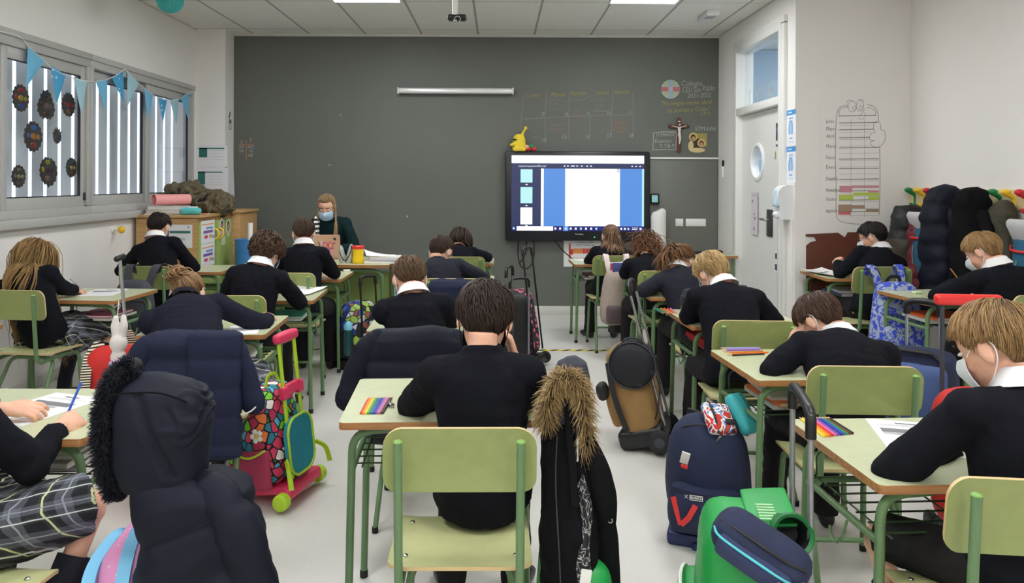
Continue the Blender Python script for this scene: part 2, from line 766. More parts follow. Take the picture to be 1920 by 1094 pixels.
# ------------------------------------------------------------------ windows with upright louvres outside
M_glass = bpy.data.materials.new('window_glass')
M_glass.use_nodes = True
nt = M_glass.node_tree
nt.nodes.remove(nt.nodes['Principled BSDF'])
tr = nt.nodes.new('ShaderNodeBsdfTransparent')
tr.inputs['Color'].default_value = (0.93, 0.95, 0.96, 1)
gl = nt.nodes.new('ShaderNodeBsdfGlossy')
gl.inputs['Roughness'].default_value = 0.03
lw = nt.nodes.new('ShaderNodeLayerWeight')
lw.inputs['Blend'].default_value = 0.5
pw = nt.nodes.new('ShaderNodeMath')
pw.operation = 'POWER'
pw.inputs[1].default_value = 4.0
nt.links.new(lw.outputs['Facing'], pw.inputs[0])
fz = nt.nodes.new('ShaderNodeMath')
fz.operation = 'MULTIPLY_ADD'
fz.inputs[1].default_value = 0.7
fz.inputs[2].default_value = 0.03
nt.links.new(pw.outputs[0], fz.inputs[0])
mx = nt.nodes.new('ShaderNodeMixShader')
nt.links.new(fz.outputs[0], mx.inputs[0])
nt.links.new(tr.outputs[0], mx.inputs[1])
nt.links.new(gl.outputs[0], mx.inputs[2])
nt.links.new(mx.outputs[0], nt.nodes['Material Output'].inputs['Surface'])
M_slat = mat('grey_louvre', (232, 236, 240), 0.5)


def window(n, y0, y1):
    root = thing('window_%d' % n, 'x', 'window', (XL, 0, 0))
    del root['label'], root['category']
    struct(root)
    f = MB()
    zt, zb = WZ1, WZ0
    xc, dp = -0.04, 0.10
    f.box((xc, (y0 + y1) / 2, zt - 0.035), (dp, y1 - y0, 0.07), bev=0.004)
    f.box((xc, (y0 + y1) / 2, zb + 0.03), (dp, y1 - y0, 0.06), bev=0.004)
    f.box((xc, y0 + 0.025, (zt + zb) / 2), (dp - 0.004, 0.0498, zt - zb - 0.131), bev=0.004)
    f.box((xc, y1 - 0.025, (zt + zb) / 2), (dp - 0.004, 0.0498, zt - zb - 0.131), bev=0.004)
    f.box((0.008, (y0 + y1) / 2, zt + 0.012), (0.03, y1 - y0, 0.045), bev=0.003)
    struct(f.build('window_frame', M_alu, root))
    ym = (y0 + y1) / 2
    for i, (a, b, xo) in enumerate(((y0 + 0.05, ym + 0.025, -0.055), (ym - 0.025, y1 - 0.05, -0.025))):
        sroot = MB()
        z0, z1 = zb + 0.06, zt - 0.07
        sroot.box((xo, (a + b) / 2, z1 - 0.04), (0.028, b - a - 0.119, 0.08), bev=0.003)
        sroot.box((xo, (a + b) / 2, z0 + 0.04), (0.028, b - a - 0.119, 0.08), bev=0.003)
        sroot.box((xo, a + 0.03, (z0 + z1) / 2), (0.03, 0.06, z1 - z0), bev=0.003)
        sroot.box((xo, b - 0.03, (z0 + z1) / 2), (0.03, 0.06, z1 - z0), bev=0.003)
        sroot.box((xo + 0.006, (a + b) / 2, z1 - 0.083), (0.02, b - a - 0.12, 0.006), 1)
        sroot.box((xo + 0.006, (a + b) / 2, z0 + 0.083), (0.02, b - a - 0.12, 0.006), 1)
        sroot.box((xo + 0.006, b - 0.063, (z0 + z1) / 2), (0.02, 0.006, z1 - z0 - 0.16), 1)
        sroot.box((xo + 0.02, b - 0.012 if i else a + 0.012, 1.30), (0.014, 0.02, 0.06), 1, bev=0.005)
        sh = struct(sroot.build('sash', [M_alu, M_alud], root))
        p = MB()
        p.box((xo, (a + b) / 2, (z0 + z1) / 2), (0.006, b - a - 0.12, z1 - z0 - 0.16))
        struct(p.build('pane', M_glass, sh))
    return root


window(1, 5.735, 7.68)
window(2, 3.77, 5.735)
mb = MB()
mb.box((XL + 0.0, (WY0 + WY1) / 2, 1.135), (0.12, WY1 - WY0 + 0.02, 0.06), bev=0.006)
struct(mb.build('trim_4', M_alu))
mb = MB()
y = 3.62
while y < 8.6:
    mb.box((XL - 0.36, y, 1.75), (0.004, 0.150, 1.75), M=rot_xyz(z=2), bev=0.001)
    y += 0.186
mb.box((XL - 0.36, 6.1, 0.9), (0.08, 5.2, 0.05))
mb.box((XL - 0.36, 6.1, 2.6), (0.08, 5.2, 0.05))
lv = mb.build('louvre_screen', M_slat)
struct(lv)

# ------------------------------------------------------------------ door
droot = bpy.data.objects.new('door_1', None)
COL.objects.link(droot)
struct(droot)
f = MB()
xf = XR - 0.012
f.box((xf + 0.06, DY1 - 0.03, DZ / 2), (0.17, 0.06, DZ), bev=0.006)
f.box((xf + 0.06, DY0 + 0.03, DZ / 2), (0.17, 0.06, DZ), bev=0.006)
f.box((xf + 0.06, (DY0 + DY1) / 2, DZ - 0.03), (0.168, DY1 - DY0 - 0.1, 0.06), bev=0.006)
f.box((xf + 0.06, (DY0 + DY1) / 2, 2.12), (0.168, DY1 - DY0 - 0.1, 0.07), bev=0.006)
for yy in (DY0 - 0.02, DY1 + 0.02):
    f.box((xf - 0.003, yy, DZ / 2), (0.03, 0.07, DZ), bev=0.004)
f.box((xf - 0.003, (DY0 + DY1) / 2, DZ + 0.02), (0.03, DY1 - DY0 + 0.11, 0.07), bev=0.004)
struct(f.build('door_frame', M_doorw, droot))
# leaf with a porthole
LY0, LY1, PZ, PY, PR = DY0 + 0.065, DY1 - 0.065, 1.62, 6.87, 0.155
bm = MB()
NP = 40
xs = XR + 0.03
ring = [(PY + PR * math.cos(2 * PI * k / NP), PZ + PR * math.sin(2 * PI * k / NP)) for k in range(NP)]


def edge_pt(a):
    c, s_ = math.cos(a), math.sin(a)
    t = 1e9
    if c > 1e-6:
        t = min(t, (LY1 - PY) / c)
    if c < -1e-6:
        t = min(t, (LY0 - PY) / c)
    if s_ > 1e-6:
        t = min(t, (2.08 - PZ) / s_)
    if s_ < -1e-6:
        t = min(t, (0.008 - PZ) / s_)
    return (PY + c * t, PZ + s_ * t)


angs = sorted([2 * PI * k / NP for k in range(NP)] + [math.atan2(z - PZ, y_ - PY) % (2 * PI) for y_ in (LY0, LY1) for z in (0.008, 2.08)])
V, Fc = [], []
for a in angs:
    e = edge_pt(a)
    r_ = (PY + PR * math.cos(a), PZ + PR * math.sin(a))
    V += [(xs, r_[0], r_[1]), (xs, e[0], e[1]), (xs + 0.045, r_[0], r_[1]), (xs + 0.045, e[0], e[1])]
n_ = len(angs)
for k in range(n_):
    a, b = 4 * k, 4 * ((k + 1) % n_)
    Fc += [(a, b, b + 1, a + 1), (a + 2, a + 3, b + 3, b + 2), (a, a + 2, b + 2, b), (a + 1, b + 1, b + 3, a + 3)]
bm.add(V, Fc)
leaf = struct(bm.build('door_leaf', M_doorw, droot))
mb = MB()
T = Matrix.Translation((xs - 0.004, PY, PZ)) @ rot_xyz(y=90)
mb.lathe([(PR - 0.012, 0.058), (PR + 0.02, 0.058), (PR + 0.02, -0.008), (PR - 0.004, -0.012), (PR - 0.012, -0.006), (PR - 0.012, 0.058)], 40, M=T, cap=False)
struct(mb.build('porthole_rim', mat('rim_white', (235, 236, 236), 0.3), leaf))
mb = MB()
mb.lathe([(PR - 0.008, -0.003), (PR - 0.008, 0.003)], 40, M=Matrix.Translation((xs + 0.022, PY, PZ)) @ rot_xyz(y=90))
struct(mb.build('pane', M_glass, leaf))
mb = MB()
mb.box((xs + 0.02, (DY0 + DY1) / 2, 2.43), (0.006, DY1 - DY0 - 0.13, 0.56))
struct(mb.build('transom_pane', M_glass, droot))
mb = MB()
mb.box((xs - 0.006, 6.545, 1.07), (0.012, 0.13, 0.24), bev=0.004)
hp = struct(mb.build('handle_plate', mat('dark_plate', (70, 70, 68), 0.35, metal=0.6), leaf))
mb = MB()
mb.tube(round_path([(xs, 6.545, 1.10), (xs - 0.05, 6.545, 1.10), (xs - 0.05, 6.66, 1.10)], 0.02), 0.011)
struct(mb.build('door_handle', M_steel, leaf))

# ------------------------------------------------------------------ lamps of the room
lampc = {}


def ceiling_light(x, y, label, m=M_led):
    r = thing('ceiling_light', label, 'light', (x, y, ZC))
    mb = MB()
    for a, b, c_, d in ((0, 0.292, 0.6, 0.016), (0, -0.292, 0.6, 0.016)):
        mb.box((a, b, -0.006), (c_, d, 0.014))
    for a in (-0.292, 0.292):
        mb.box((a, 0, -0.006), (0.016, 0.568, 0.014))
    mb.build('frame', mat('lamp_frame', (225, 225, 222), 0.4), r)
    mb = MB()
    mb.box((0, 0, -0.004), (0.568, 0.568, 0.006))
    mb.build('diffuser', m, r)
    return r


for x, nm in ((-1.155, 'left'), (1.255, 'right')):
    ceiling_light(x, 6.215, 'bright square light panel at the top edge of the photo, the %s one' % nm)
    for y, rn in ((3.8, 'over the middle desks'), (1.4, 'over the front desks'), (-0.8, 'behind the camera')):
        ceiling_light(x, y, 'square ceiling light panel on the %s side %s' % (nm, rn))
ceiling_light(3.4, 7.2, 'square light panel on the corridor ceiling beyond the door', M_ledc)
# ------------------------------------------------------------------ school desks and chairs
def grainy(name, a, b, rough=0.45):
    g = NG(name, rough)
    mp = g.n('ShaderNodeMapping')
    mp.inputs['Scale'].default_value = (6, 90, 90)
    g.link(g.tc.outputs['Object'], mp.inputs['Vector'])
    nz = g.n('ShaderNodeTexNoise')
    nz.inputs['Scale'].default_value = 1.0
    nz.inputs['Detail'].default_value = 4
    g.link(mp.outputs['Vector'], nz.inputs['Vector'])
    return g.color(g.ramp(nz.outputs['Fac'], [(0.35, a), (0.65, b)], const=False))


M_top = mat('desk_laminate', (190, 195, 160), 0.28, vary=0.03, vscale=25)
M_edge = grainy('beech_edge', (176, 128, 80), (150, 98, 55), 0.35)
M_tube = mat('green_enamel', (98, 128, 88), 0.35, bump=0.15, bscale=300)
M_ply = mat('chair_laminate', (146, 157, 96), 0.35, vary=0.03, vscale=30)
M_seat = mat('seat_laminate', (188, 191, 138), 0.32, vary=0.03, vscale=30)
M_plyedge = mat('ply_edge', (205, 178, 130), 0.5)
M_foot = mat('rubber_foot', (22, 22, 22), 0.7)
M_rivet = mat('rivet', (205, 205, 205), 0.25, metal=1.0)
M_wire = mat('dark_wire', (55, 78, 50), 0.4, metal=0.3)
DW, DD = 0.60, 0.50


def make_desk(z, name='school_desk'):
    """origin under the middle of the near edge, top from y=0 to y=DD"""
    r = thing(name, 'x', 'desk')
    mb = MB()
    T = Matrix.Translation((0, DD / 2, z - 0.011))
    mb.plate(rrect(DW, DD, 0.018, 4), 0.022, 0, T, 1)
    mb.build('tabletop', [M_top, M_edge], r, 30)
    zf = z - 0.045
    lx, y0, y1 = DW / 2 - 0.035, 0.055, DD - 0.055
    for sx in (-1, 1):
        for yy in (y0, y1):
            mb = MB()
            mb.tube(round_path([(sx * (lx + 0.012), yy, 0.012), (sx * lx, yy, zf), (sx * (lx - 0.13), yy, zf + 0.008)], 0.075, 6), 0.0125, 10)
            o = mb.build('leg', M_tube, r, 60)
            mb = MB()
            mb.lathe([(0.0, 0.0), (0.0145, 0.001), (0.0145, 0.024), (0.0128, 0.026)], 10, M=Matrix.Translation((sx * (lx + 0.012), yy, 0)), cap=False)
            mb.build('foot_cap', M_foot, o)
    for sx in (-1, 1):
        mb = MB()
        mb.tube([(sx * (lx + 0.001), y0, z - 0.165), (sx * (lx + 0.001), y1, z - 0.165)], 0.010, 8)
        mb.build('side_bar', M_tube, r, 60)
    mb = MB()
    mb.tube([(-lx, y1, z - 0.165), (lx, y1, z - 0.165)], 0.010, 8)
    mb.build('crossbar', M_tube, r, 60)
    for yy in (y0, y1):
        mb = MB()
        mb.tube([(-lx + 0.11, yy, zf + 0.009), (lx - 0.11, yy, zf + 0.009)], 0.0115, 8)
        mb.build('top_rail', M_tube, r, 60)
    mb = MB()
    zb = z - 0.15
    for k in range(7):
        yy = y0 + 0.02 + k * (y1 - y0 - 0.04) / 6
        mb.tube([(-lx + 0.012, yy, zb), (lx - 0.012, yy, zb)], 0.0028, 5)
    for xx in (-lx + 0.03, 0, lx - 0.03):
        mb.tube([(xx, y0, zb - 0.005), (xx, y1, zb - 0.005)], 0.0028, 5)
    for xx in (-lx + 0.03, lx - 0.03):
        mb.tube(round_path([(xx, y1, zb), (xx, y1 + 0.005, zb + 0.07), (xx * 0.2, y1 + 0.005, zb + 0.07)], 0.03), 0.003, 5)
    mb.build('wire_shelf', M_wire, r, 60)
    for sx in (-1, 1):
        mb = MB()
        pts = [(sx * (lx + 0.008), 0.2, z - 0.175), (sx * (lx + 0.02), 0.2, z - 0.215), (sx * (lx + 0.028), 0.215, z - 0.24), (sx * (lx + 0.03), 0.24, z - 0.235), (sx * (lx + 0.03), 0.25, z - 0.21)]
        mb.tube(smooth_path(pts, 4), 0.004, 6)
        mb.build('bag_hook', M_tube, r, 60)
    return r


def make_chair(s=1.0, name='school_chair'):
    """origin on the floor under the seat, sitter faces +y, backrest at y = -0.2"""
    r = thing(name, 'x', 'chair')
    zs, zt = 0.435 * s, 0.805 * s
    # seat: a curved sheet of plywood
    bm = MB()

    def sheet(poly_w, poly_d, rad_c, th, fn, mi, me):
        out = rrect(poly_w, poly_d, rad_c, 5)
        n = len(out)
        rings = [1.0, 0.8, 0.55, 0.25]
        Vt, Vb = [], []
        for k in rings:
            for x, y in out:
                z_ = fn(x * k, y * k)
                Vt.append(Vector(z_) if not isinstance(z_, float) else Vector((x * k, y * k, z_)))
        V, Fc, Mi = [], [], []
        nt_ = len(Vt)
        c = fn(0, 0)
        V = [p for p in Vt] + [Vector((0, 0, c))] + [p - Vector((0, 0, th)) for p in Vt] + [Vector((0, 0, c - th))]
        for q in range(len(rings) - 1):
            for j in range(n):
                a, b, c_, d = q * n + j, q * n + (j + 1) % n, (q + 1) * n + (j + 1) % n, (q + 1) * n + j
                Fc.append((a, b, c_, d)); Mi.append(mi)
                o = nt_ + 1
                Fc.append((o + d, o + c_, o + b, o + a)); Mi.append(mi)
        q = (len(rings) - 1) * n
        for j in range(n):
            Fc.append((q + j, q + (j + 1) % n, nt_)); Mi.append(mi)
            o = nt_ + 1
            Fc.append((o + q + (j + 1) % n, o + q + j, 2 * nt_ + 1)); Mi.append(mi)
            Fc.append((j, j + nt_ + 1, (j + 1) % n + nt_ + 1, (j + 1) % n)); Mi.append(me)
        return V, Fc, Mi
    W = 0.375 * s
    V, Fc, Mi = sheet(W, 0.36 * s, 0.05, 0.010, lambda x, y: float(0.010 - 0.010 * math.cos(PI * x / W) - (0.022 * ((y - 0.10) / 0.08) ** 2 if y > 0.10 else 0.0) + (0.012 * ((-y - 0.10) / 0.08) ** 2 if y < -0.10 else 0)), 0, 1)
    mb = MB()
    mb.add(V, Fc, 0, Matrix.Translation((0, 0, zs)))
    mb.m = Mi
    se = mb.build('seat', [M_seat, M_plyedge], r, 35)
    mb = MB()
    for sx in (-1, 1):
        for yy in (-0.10, 0.09):
            mb = MB()
            mb.ell((sx * 0.145 * s, yy, zs + 0.009), (0.007, 0.007, 0.003), nu=10, nv=6)
            mb.build('rivet', M_rivet, se)
    V, Fc, Mi = sheet(0.388 * s, 0.172 * s, 0.045, 0.009, lambda x, y: float(-0.030 * (1 - (x / (0.2 * s)) ** 2)), 0, 1)
    mb = MB()
    T = Matrix.Translation((0, -0.190 * s, zt - 0.086 * s)) @ rot_xyz(x=90 + 8)
    mb.add(V, Fc, 0, T)
    mb.m = Mi
    mb.build('backrest', [M_ply, M_plyedge], r, 35)
    xs_ = 0.152 * s
    for sx in (-1, 1):
        mb = MB()
        mb.tube(round_path([(sx * xs_, -0.226 * s, zt - 0.022), (sx * xs_, -0.196 * s, zs - 0.04), (sx * xs_, -0.05, zs - 0.03), (sx * xs_, 0.155 * s, zs - 0.034), (sx * (xs_ + 0.012), 0.185 * s, 0.012)], 0.055, 6), 0.011, 10)
        o = mb.build('side_tube', M_tube, r, 60)
        mb = MB()
        mb.ell((sx * xs_, -0.226 * s, zt - 0.02), (0.0122, 0.0122, 0.006), nu=12, nv=6)
        mb.build('end_cap', mat('green_cap', (120, 160, 80), 0.4), o)
    for sx in (-1, 1):
        mb = MB()
        mb.tube(round_path([(0, -0.03, zs - 0.042), (sx * (xs_ - 0.018), -0.03, zs - 0.042), (sx * (xs_ + 0.012), -0.235 * s, 0.012)], 0.05, 6), 0.011, 10)
        o = mb.build('leg', M_tube, r, 60)
        mb = MB()
        mb.lathe([(0.0, 0.0), (0.013, 0.001), (0.013, 0.022), (0.0115, 0.024)], 10, M=Matrix.Translation((sx * (xs_ + 0.012), -0.235 * s, 0)), cap=False)
        mb.build('foot_cap', M_foot, o)
        mb = MB()
        mb.lathe([(0.0, 0.0), (0.013, 0.001), (0.013, 0.022), (0.0115, 0.024)], 10, M=Matrix.Translation((sx * (xs_ + 0.012), 0.185 * s, 0)), cap=False)
        mb.build('foot_cap', M_foot, o)
    mb = MB()
    t_ = 0.55
    mb.tube([(-xs_ - 0.002, -0.03 - t_ * 0.205 * s, zs * (1 - t_)), (xs_ + 0.002, -0.03 - t_ * 0.205 * s, zs * (1 - t_))], 0.009, 8)
    mb.build('stretcher', M_tube, r, 60)
    mb = MB()
    mb.tube([(-xs_, 0.165 * s, zs - 0.06), (xs_, 0.165 * s, zs - 0.06)], 0.009, 8)
    mb.build('stretcher', M_tube, r, 60)
    return r


desk0 = make_desk(0.70)
desk_tall = make_desk(0.735, 'school_desk')
chair0 = make_chair(1.0)
chair_tall = make_chair(1.07, 'school_chair')
GD, GC = 'green topped single school desks', 'green plywood school chairs'
_used = set()


def put(proto, x, y, rz, label, group):
    if proto.name in _used:
        o = dup(proto, (x, y, 0), rz, label, group)
    else:
        _used.add(proto.name)
        o = proto
        o.location = (x, y, 0)
        o.rotation_euler = (0, 0, rad(rz))
        o['label'] = label
        o['group'] = group
    return o


# name: desk x of near-edge middle, near y, rz, top height, chair x, chair y, chair rz, chair kind
SEATS = {
    'A1': (-2.50, 5.86, 0, .70, -2.53, 5.52, -3, 0),
    'A2': (-2.60, 4.47, -4, .70, -2.70, 4.34, -6, 0),
    'A3': (-2.79, 3.24, 0, .70, None, 0, 0, 0),
    'B1': (-1.46, 5.46, 0, .70, -1.42, 5.17, 0, 0),
    'B2': (-1.42, 4.48, 3, .70, -1.45, 4.18, 2, 0),
    'B3': (-1.40, 3.48, 3, .70, -1.245, 3.22, 2, 0),
    'B4': (-1.465, 2.08, 0, .70, -1.31, 1.75, -4, 0),
    'C1': (-0.34, 6.56, 0, .70, -0.30, 6.28, 0, 0),
    'C2': (-0.33, 5.22, 0, .70, -0.29, 4.92, 0, 0),
    'C3': (-0.34, 3.60, 2, .70, -0.34, 3.25, 2, 0),
    'C4': (-0.18, 2.245, 3, .70, -0.098, 2.055, 1, 0),
    'D1': (0.97, 6.52, 1, .70, 0.97, 6.42, 4, 0),
    'D2': (1.30, 5.53, 2, .70, 1.16, 5.38, 3, 0),
    'D3': (1.26, 4.68, 2, .70, 1.24, 4.42, 0, 0),
    'D4': (1.28, 3.76, 3, .70, 1.17, 3.52, -3, 0),
    'D5': (1.255, 2.745, 4, .70, 1.25, 2.70, -2, 0),
    'D6': (1.22, 1.80, 3, .70, 1.165, 1.74, -6, 0),
    'E1': (2.68, 5.36, 0, .735, 2.575, 5.20, 4, 1),
    'E2': (2.80, 4.34, 6, .735, 2.79, 3.96, 4, 1),
}
DL = {
    'A1': 'green school desk wedged between window wall and beech cabinet',
    'A2': 'green school desk of the long haired blonde girl by the window wall',
    'A3': 'green school desk cut by left photo edge with orange folder on its shelf',
    'B1': 'green school desk pushed against the front of the teacher desk',
    'B2': 'green school desk of the curly haired boy on the left',
    'B3': 'green school desk under the girl bent over in the navy fleece',
    'B4': 'nearest green school desk at lower left with worksheet and two hands',
    'C1': 'green school desk nearest the blackboard, used by the dark long haired girl',
    'C2': 'green school desk in front of the boy in the navy jacket, centre column',
    'C3': 'green school desk of the boy with the black puffer on his chair',
    'C4': 'nearest central green school desk with a rainbow row of pencils',
    'D1': 'green school desk right below the big screen, girl with sleek ponytail',
    'D2': 'green school desk of the girl with the blue hair band',
    'D3': 'green school desk of the girl with the low side ponytail',
    'D4': 'green school desk of the blond boy, red folder on its shelf',
    'D5': 'green school desk of the dark haired boy hiding his face, teal case under it',
    'D6': 'nearest green school desk at lower right with fan of coloured pencils',
    'E1': 'green school desk by the torn brown board in the right alcove',
    'E2': 'green school desk of the fair boy beside the coats on the right wall',
}
CL = {
    'A1': 'green school chair with the dark grey football backpack on its back',
    'A2': 'green school chair of the long haired blonde girl at left edge',
    'B1': 'green school chair of the boy sitting in front of the teacher',
    'B2': 'green school chair of the curly haired boy',
    'B3': 'green school chair covered by the blue quilted coat',
    'B4': 'green school chair cut off by the lower left photo edge',
    'C1': 'green school chair of the girl with long dark hair in the centre column',
    'C2': 'green school chair with a navy quilted jacket over most of its back',
    'C3': 'green school chair under the black puffer jacket in the centre',
    'C4': 'nearest green school chair in the centre, its pale seat fully seen',
    'D1': 'green school chair with the beige backpack below the screen',
    'D2': 'green school chair of the girl with the blue hair band',
    'D3': 'green school chair of the girl with the low side ponytail',
    'D4': 'green school chair of the blond boy leaning forward',
    'D5': 'green school chair with plain back behind the boy hiding his face',
    'D6': 'green school chair cut off by the lower right photo edge',
    'E1': 'green school chair with the blue camouflage backpack',
    'E2': 'green school chair of the fair boy beside the hanging coats',
}
for k, (dx, dy, drz, dz, cx, cy, crz, ck) in SEATS.items():
    put(desk_tall if dz > 0.71 else desk0, dx, dy, drz, DL[k], GD)
    if cx is not None:
        put(chair_tall if ck else chair0, cx, cy, crz, CL[k], GC)
# ------------------------------------------------------------------ people
def skin_mat(name, rgb):
    m = mat(name, rgb, 0.5, spec=0.35, vary=0.05, vscale=40)
    b = m.node_tree.nodes['Principled BSDF']
    b.inputs['Subsurface Weight'].default_value = 0.12
    b.inputs['Subsurface Radius'].default_value = (0.01, 0.004, 0.002)
    return m


M_skin = skin_mat('skin', (222, 172, 146))
M_skin2 = skin_mat('skin_tan', (205, 150, 120))
M_knit = mat('navy_knit', (19, 20, 27), 0.95, spec=0.15, bump=0.5, bscale=420)
M_fleece = mat('navy_fleece', (30, 32, 44), 0.95, spec=0.1, bump=0.6, bscale=500)
M_navy = mat('navy_jacket', (26, 28, 40), 0.75, spec=0.25, bump=0.3, bscale=260)
M_green = mat('dark_green_cardigan', (20, 42, 44), 0.95, spec=0.15, bump=0.5, bscale=420)
M_shirt = mat('white_shirt', (232, 232, 234), 0.8, bump=0.2, bscale=300)
M_trou = mat('charcoal_trousers', (38, 36, 38), 0.9, spec=0.15, bump=0.3, bscale=420)
M_sock = mat('navy_sock', (22, 24, 34), 0.95, bump=0.4, bscale=500)
M_shoe = mat('black_shoe', (20, 19, 20), 0.4)
M_mask = mat('blue_mask', (176, 205, 232), 0.85, bump=0.2, bscale=500)
M_maskw = mat('white_mask', (228, 232, 236), 0.85, bump=0.2, bscale=500)
M_eye = mat('eye_white', (225, 222, 216), 0.2)
M_iris = mat('eye_iris', (50, 34, 24), 0.15)
M_brow = mat('brow_hair', (60, 44, 32), 0.8)

# pleated skirts: grey-green tartan
g = NG('tartan', 0.9)
mp = g.n('ShaderNodeMapping')
mp.inputs['Rotation'].default_value = (rad(28), rad(20), rad(18))
g.link(g.tc.outputs['Object'], mp.inputs['Vector'])
sp = g.n('ShaderNodeSeparateXYZ')
g.link(mp.outputs['Vector'], sp.inputs[0])


def stripes(sock, period):
    return g.math('FRACT', g.math('DIVIDE', g.math('ADD', sock, 10.0), period))


fx, fz_ = stripes(sp.outputs[0], 0.066), stripes(sp.outputs[2], 0.066)
cx_ = g.ramp(fx, [(0.0, (96, 100, 110)), (0.34, (26, 28, 34)), (0.66, (52, 60, 58)), (0.86, (30, 32, 40))])
cz_ = g.ramp(fz_, [(0.0, (96, 100, 110)), (0.34, (26, 28, 34)), (0.66, (52, 60, 58)), (0.86, (30, 32, 40))])
base = g.mix(0.5, cx_, cz_)
for f_, c_ in ((fx, (196, 200, 150)), (fz_, (200, 204, 204))):
    base = g.mix(g.math('LESS_THAN', g.math('ABSOLUTE', g.math('SUBTRACT', f_, 0.76)), 0.024), base, c_)
    base = g.mix(g.math('LESS_THAN', g.math('ABSOLUTE', g.math('SUBTRACT', f_, 0.17)), 0.02), base, (140, 144, 152))
M_tartan = g.color(base)


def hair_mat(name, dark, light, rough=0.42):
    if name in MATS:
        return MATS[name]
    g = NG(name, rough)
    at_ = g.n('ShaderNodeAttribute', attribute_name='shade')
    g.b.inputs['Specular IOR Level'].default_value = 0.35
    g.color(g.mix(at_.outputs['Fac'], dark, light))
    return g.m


def ellring(c, side, fwd, rx, ry, n=24):
    return [c + side * (rx * math.cos(2 * PI * k / n)) + fwd * (ry * math.sin(2 * PI * k / n)) for k in range(n)]


def torso_rings(hip, c7, side0, s, grow=0.0, widen=1.0, t0=-0.10, bend=0.0):
    L0 = 0.41 * s
    d = c7 - hip
    L = d.length
    back = Vector((0, -1, 0)) - d.normalized() * d.normalized().dot(Vector((0, -1, 0)))
    back = back.normalized() if back.length > 1e-3 else Vector((0, 0, 1))
    off = 0.025 + 0.5 * math.sqrt(max(0.0, L0 * L0 - L * L)) + bend
    ctl = (hip + c7) / 2 + back * off
    prof = [(t0, .126, .100), (0.02, .130, .108), (0.2, .122, .098), (0.42, .124, .098), (0.62, .136, .100), (0.76, .142, .096), (0.86, .136, .086), (0.94, .098, .066), (1.0, .056, .050)]
    rings, pts = [], {}

    def pos(t):
        return hip * ((1 - t) ** 2) + ctl * (2 * t * (1 - t)) + c7 * (t * t)
    for t, rx, ry in prof:
        p = pos(t)
        tg = (pos(t + 0.02) - pos(t - 0.02)).normalized()
        sd = (side0 - tg * side0.dot(tg)).normalized()
        fw = tg.cross(sd)
        rings.append(ellring(p, sd, -fw if fw.y < 0 else fw, rx * s * widen + grow, ry * s + grow))
        pts[t] = (p, tg, sd, fw)
    return rings, pts


def hand(mb, wrist, d, nrm, sgn, curl=25.0, s=1.0, spread=6.0, thumb=40.0):
    """a palm, four unequal bent fingers and a thumb leaving the side of the palm; nrm points out of the palm"""
    d = d.normalized()
    nrm = (nrm - d * nrm.dot(d)).normalized()
    ac = d.cross(nrm) * sgn            # towards the thumb
    rings = []
    for t, rx, ry in ((-0.15, .021, .017), (0.0, .022, .016), (0.3, .030, .016), (0.7, .036, .0145), (1.0, .035, .012), (1.06, .028, .008)):
        rings.append(ellring(wrist + d * (0.076 * s * t), ac, nrm, rx * s, ry * s, 14))
    mb.loft(rings)
    for k, (off, ln) in enumerate(((0.026, .060), (0.009, .067), (-0.009, .062), (-0.025, .049))):
        b = wrist + d * (0.072 * s) + ac * (off * s)
        a = rad(spread * (1.5 - k))
        dd = (d * math.cos(a) + ac * math.sin(a)).normalized()
        pts, cur, ang = [b - dd * 0.015 * s], b, 0.0
        pts.append(b)
        for f_, q in ((0.44, 0.8), (0.32, 1.2), (0.24, 1.0)):
            ang += rad(curl * q + 3 * k)
            cur = cur + (dd * math.cos(ang) + nrm * math.sin(ang)) * (ln * s * f_)
            pts.append(cur)
        mb.tube(smooth_path(pts, 3), [.0088 * s, .0086 * s, .0078 * s, .0066 * s], 8, dome=True)
    a = rad(thumb)
    b = wrist + d * (0.018 * s) + ac * (0.020 * s)
    d1 = (d * math.cos(a) + ac * math.sin(a) + nrm * 0.25).normalized()
    p1 = b + d1 * 0.034 * s
    d2 = (d * math.cos(a * 0.5) + ac * math.sin(a * 0.5) + nrm * (0.3 + curl / 90)).normalized()
    p2 = p1 + d2 * 0.028 * s
    p3 = p2 + (d2 + nrm * 0.15).normalized() * 0.022 * s
    mb.tube(smooth_path([b, p1, p2, p3], 3), [.0125 * s, .0105 * s, .0092 * s, .0072 * s], 8, dome=True)


SK_C, SK_R = np.array([0, -0.006, 0.032]), np.array([0.074, 0.093, 0.081])
HL_AZ = np.array([0.0, 0.7, 1.10, 1.30, 1.48, 1.86, 2.02, 2.3, 2.7, PI])
HL_EL = np.array([0.55, 0.50, 0.30, -0.12, 0.05, 0.0, -0.52, -0.92, -1.06, -1.12])


def hair_region(d, drop=0.0, fringe=0.0):
    az = np.abs(np.arctan2(d[:, 0], d[:, 1]))
    el = np.arcsin(np.clip(d[:, 2], -1, 1))
    lim = np.interp(az, HL_AZ, HL_EL) - drop - fringe * np.clip(1 - az / 1.2, 0, 1)
    return el > lim


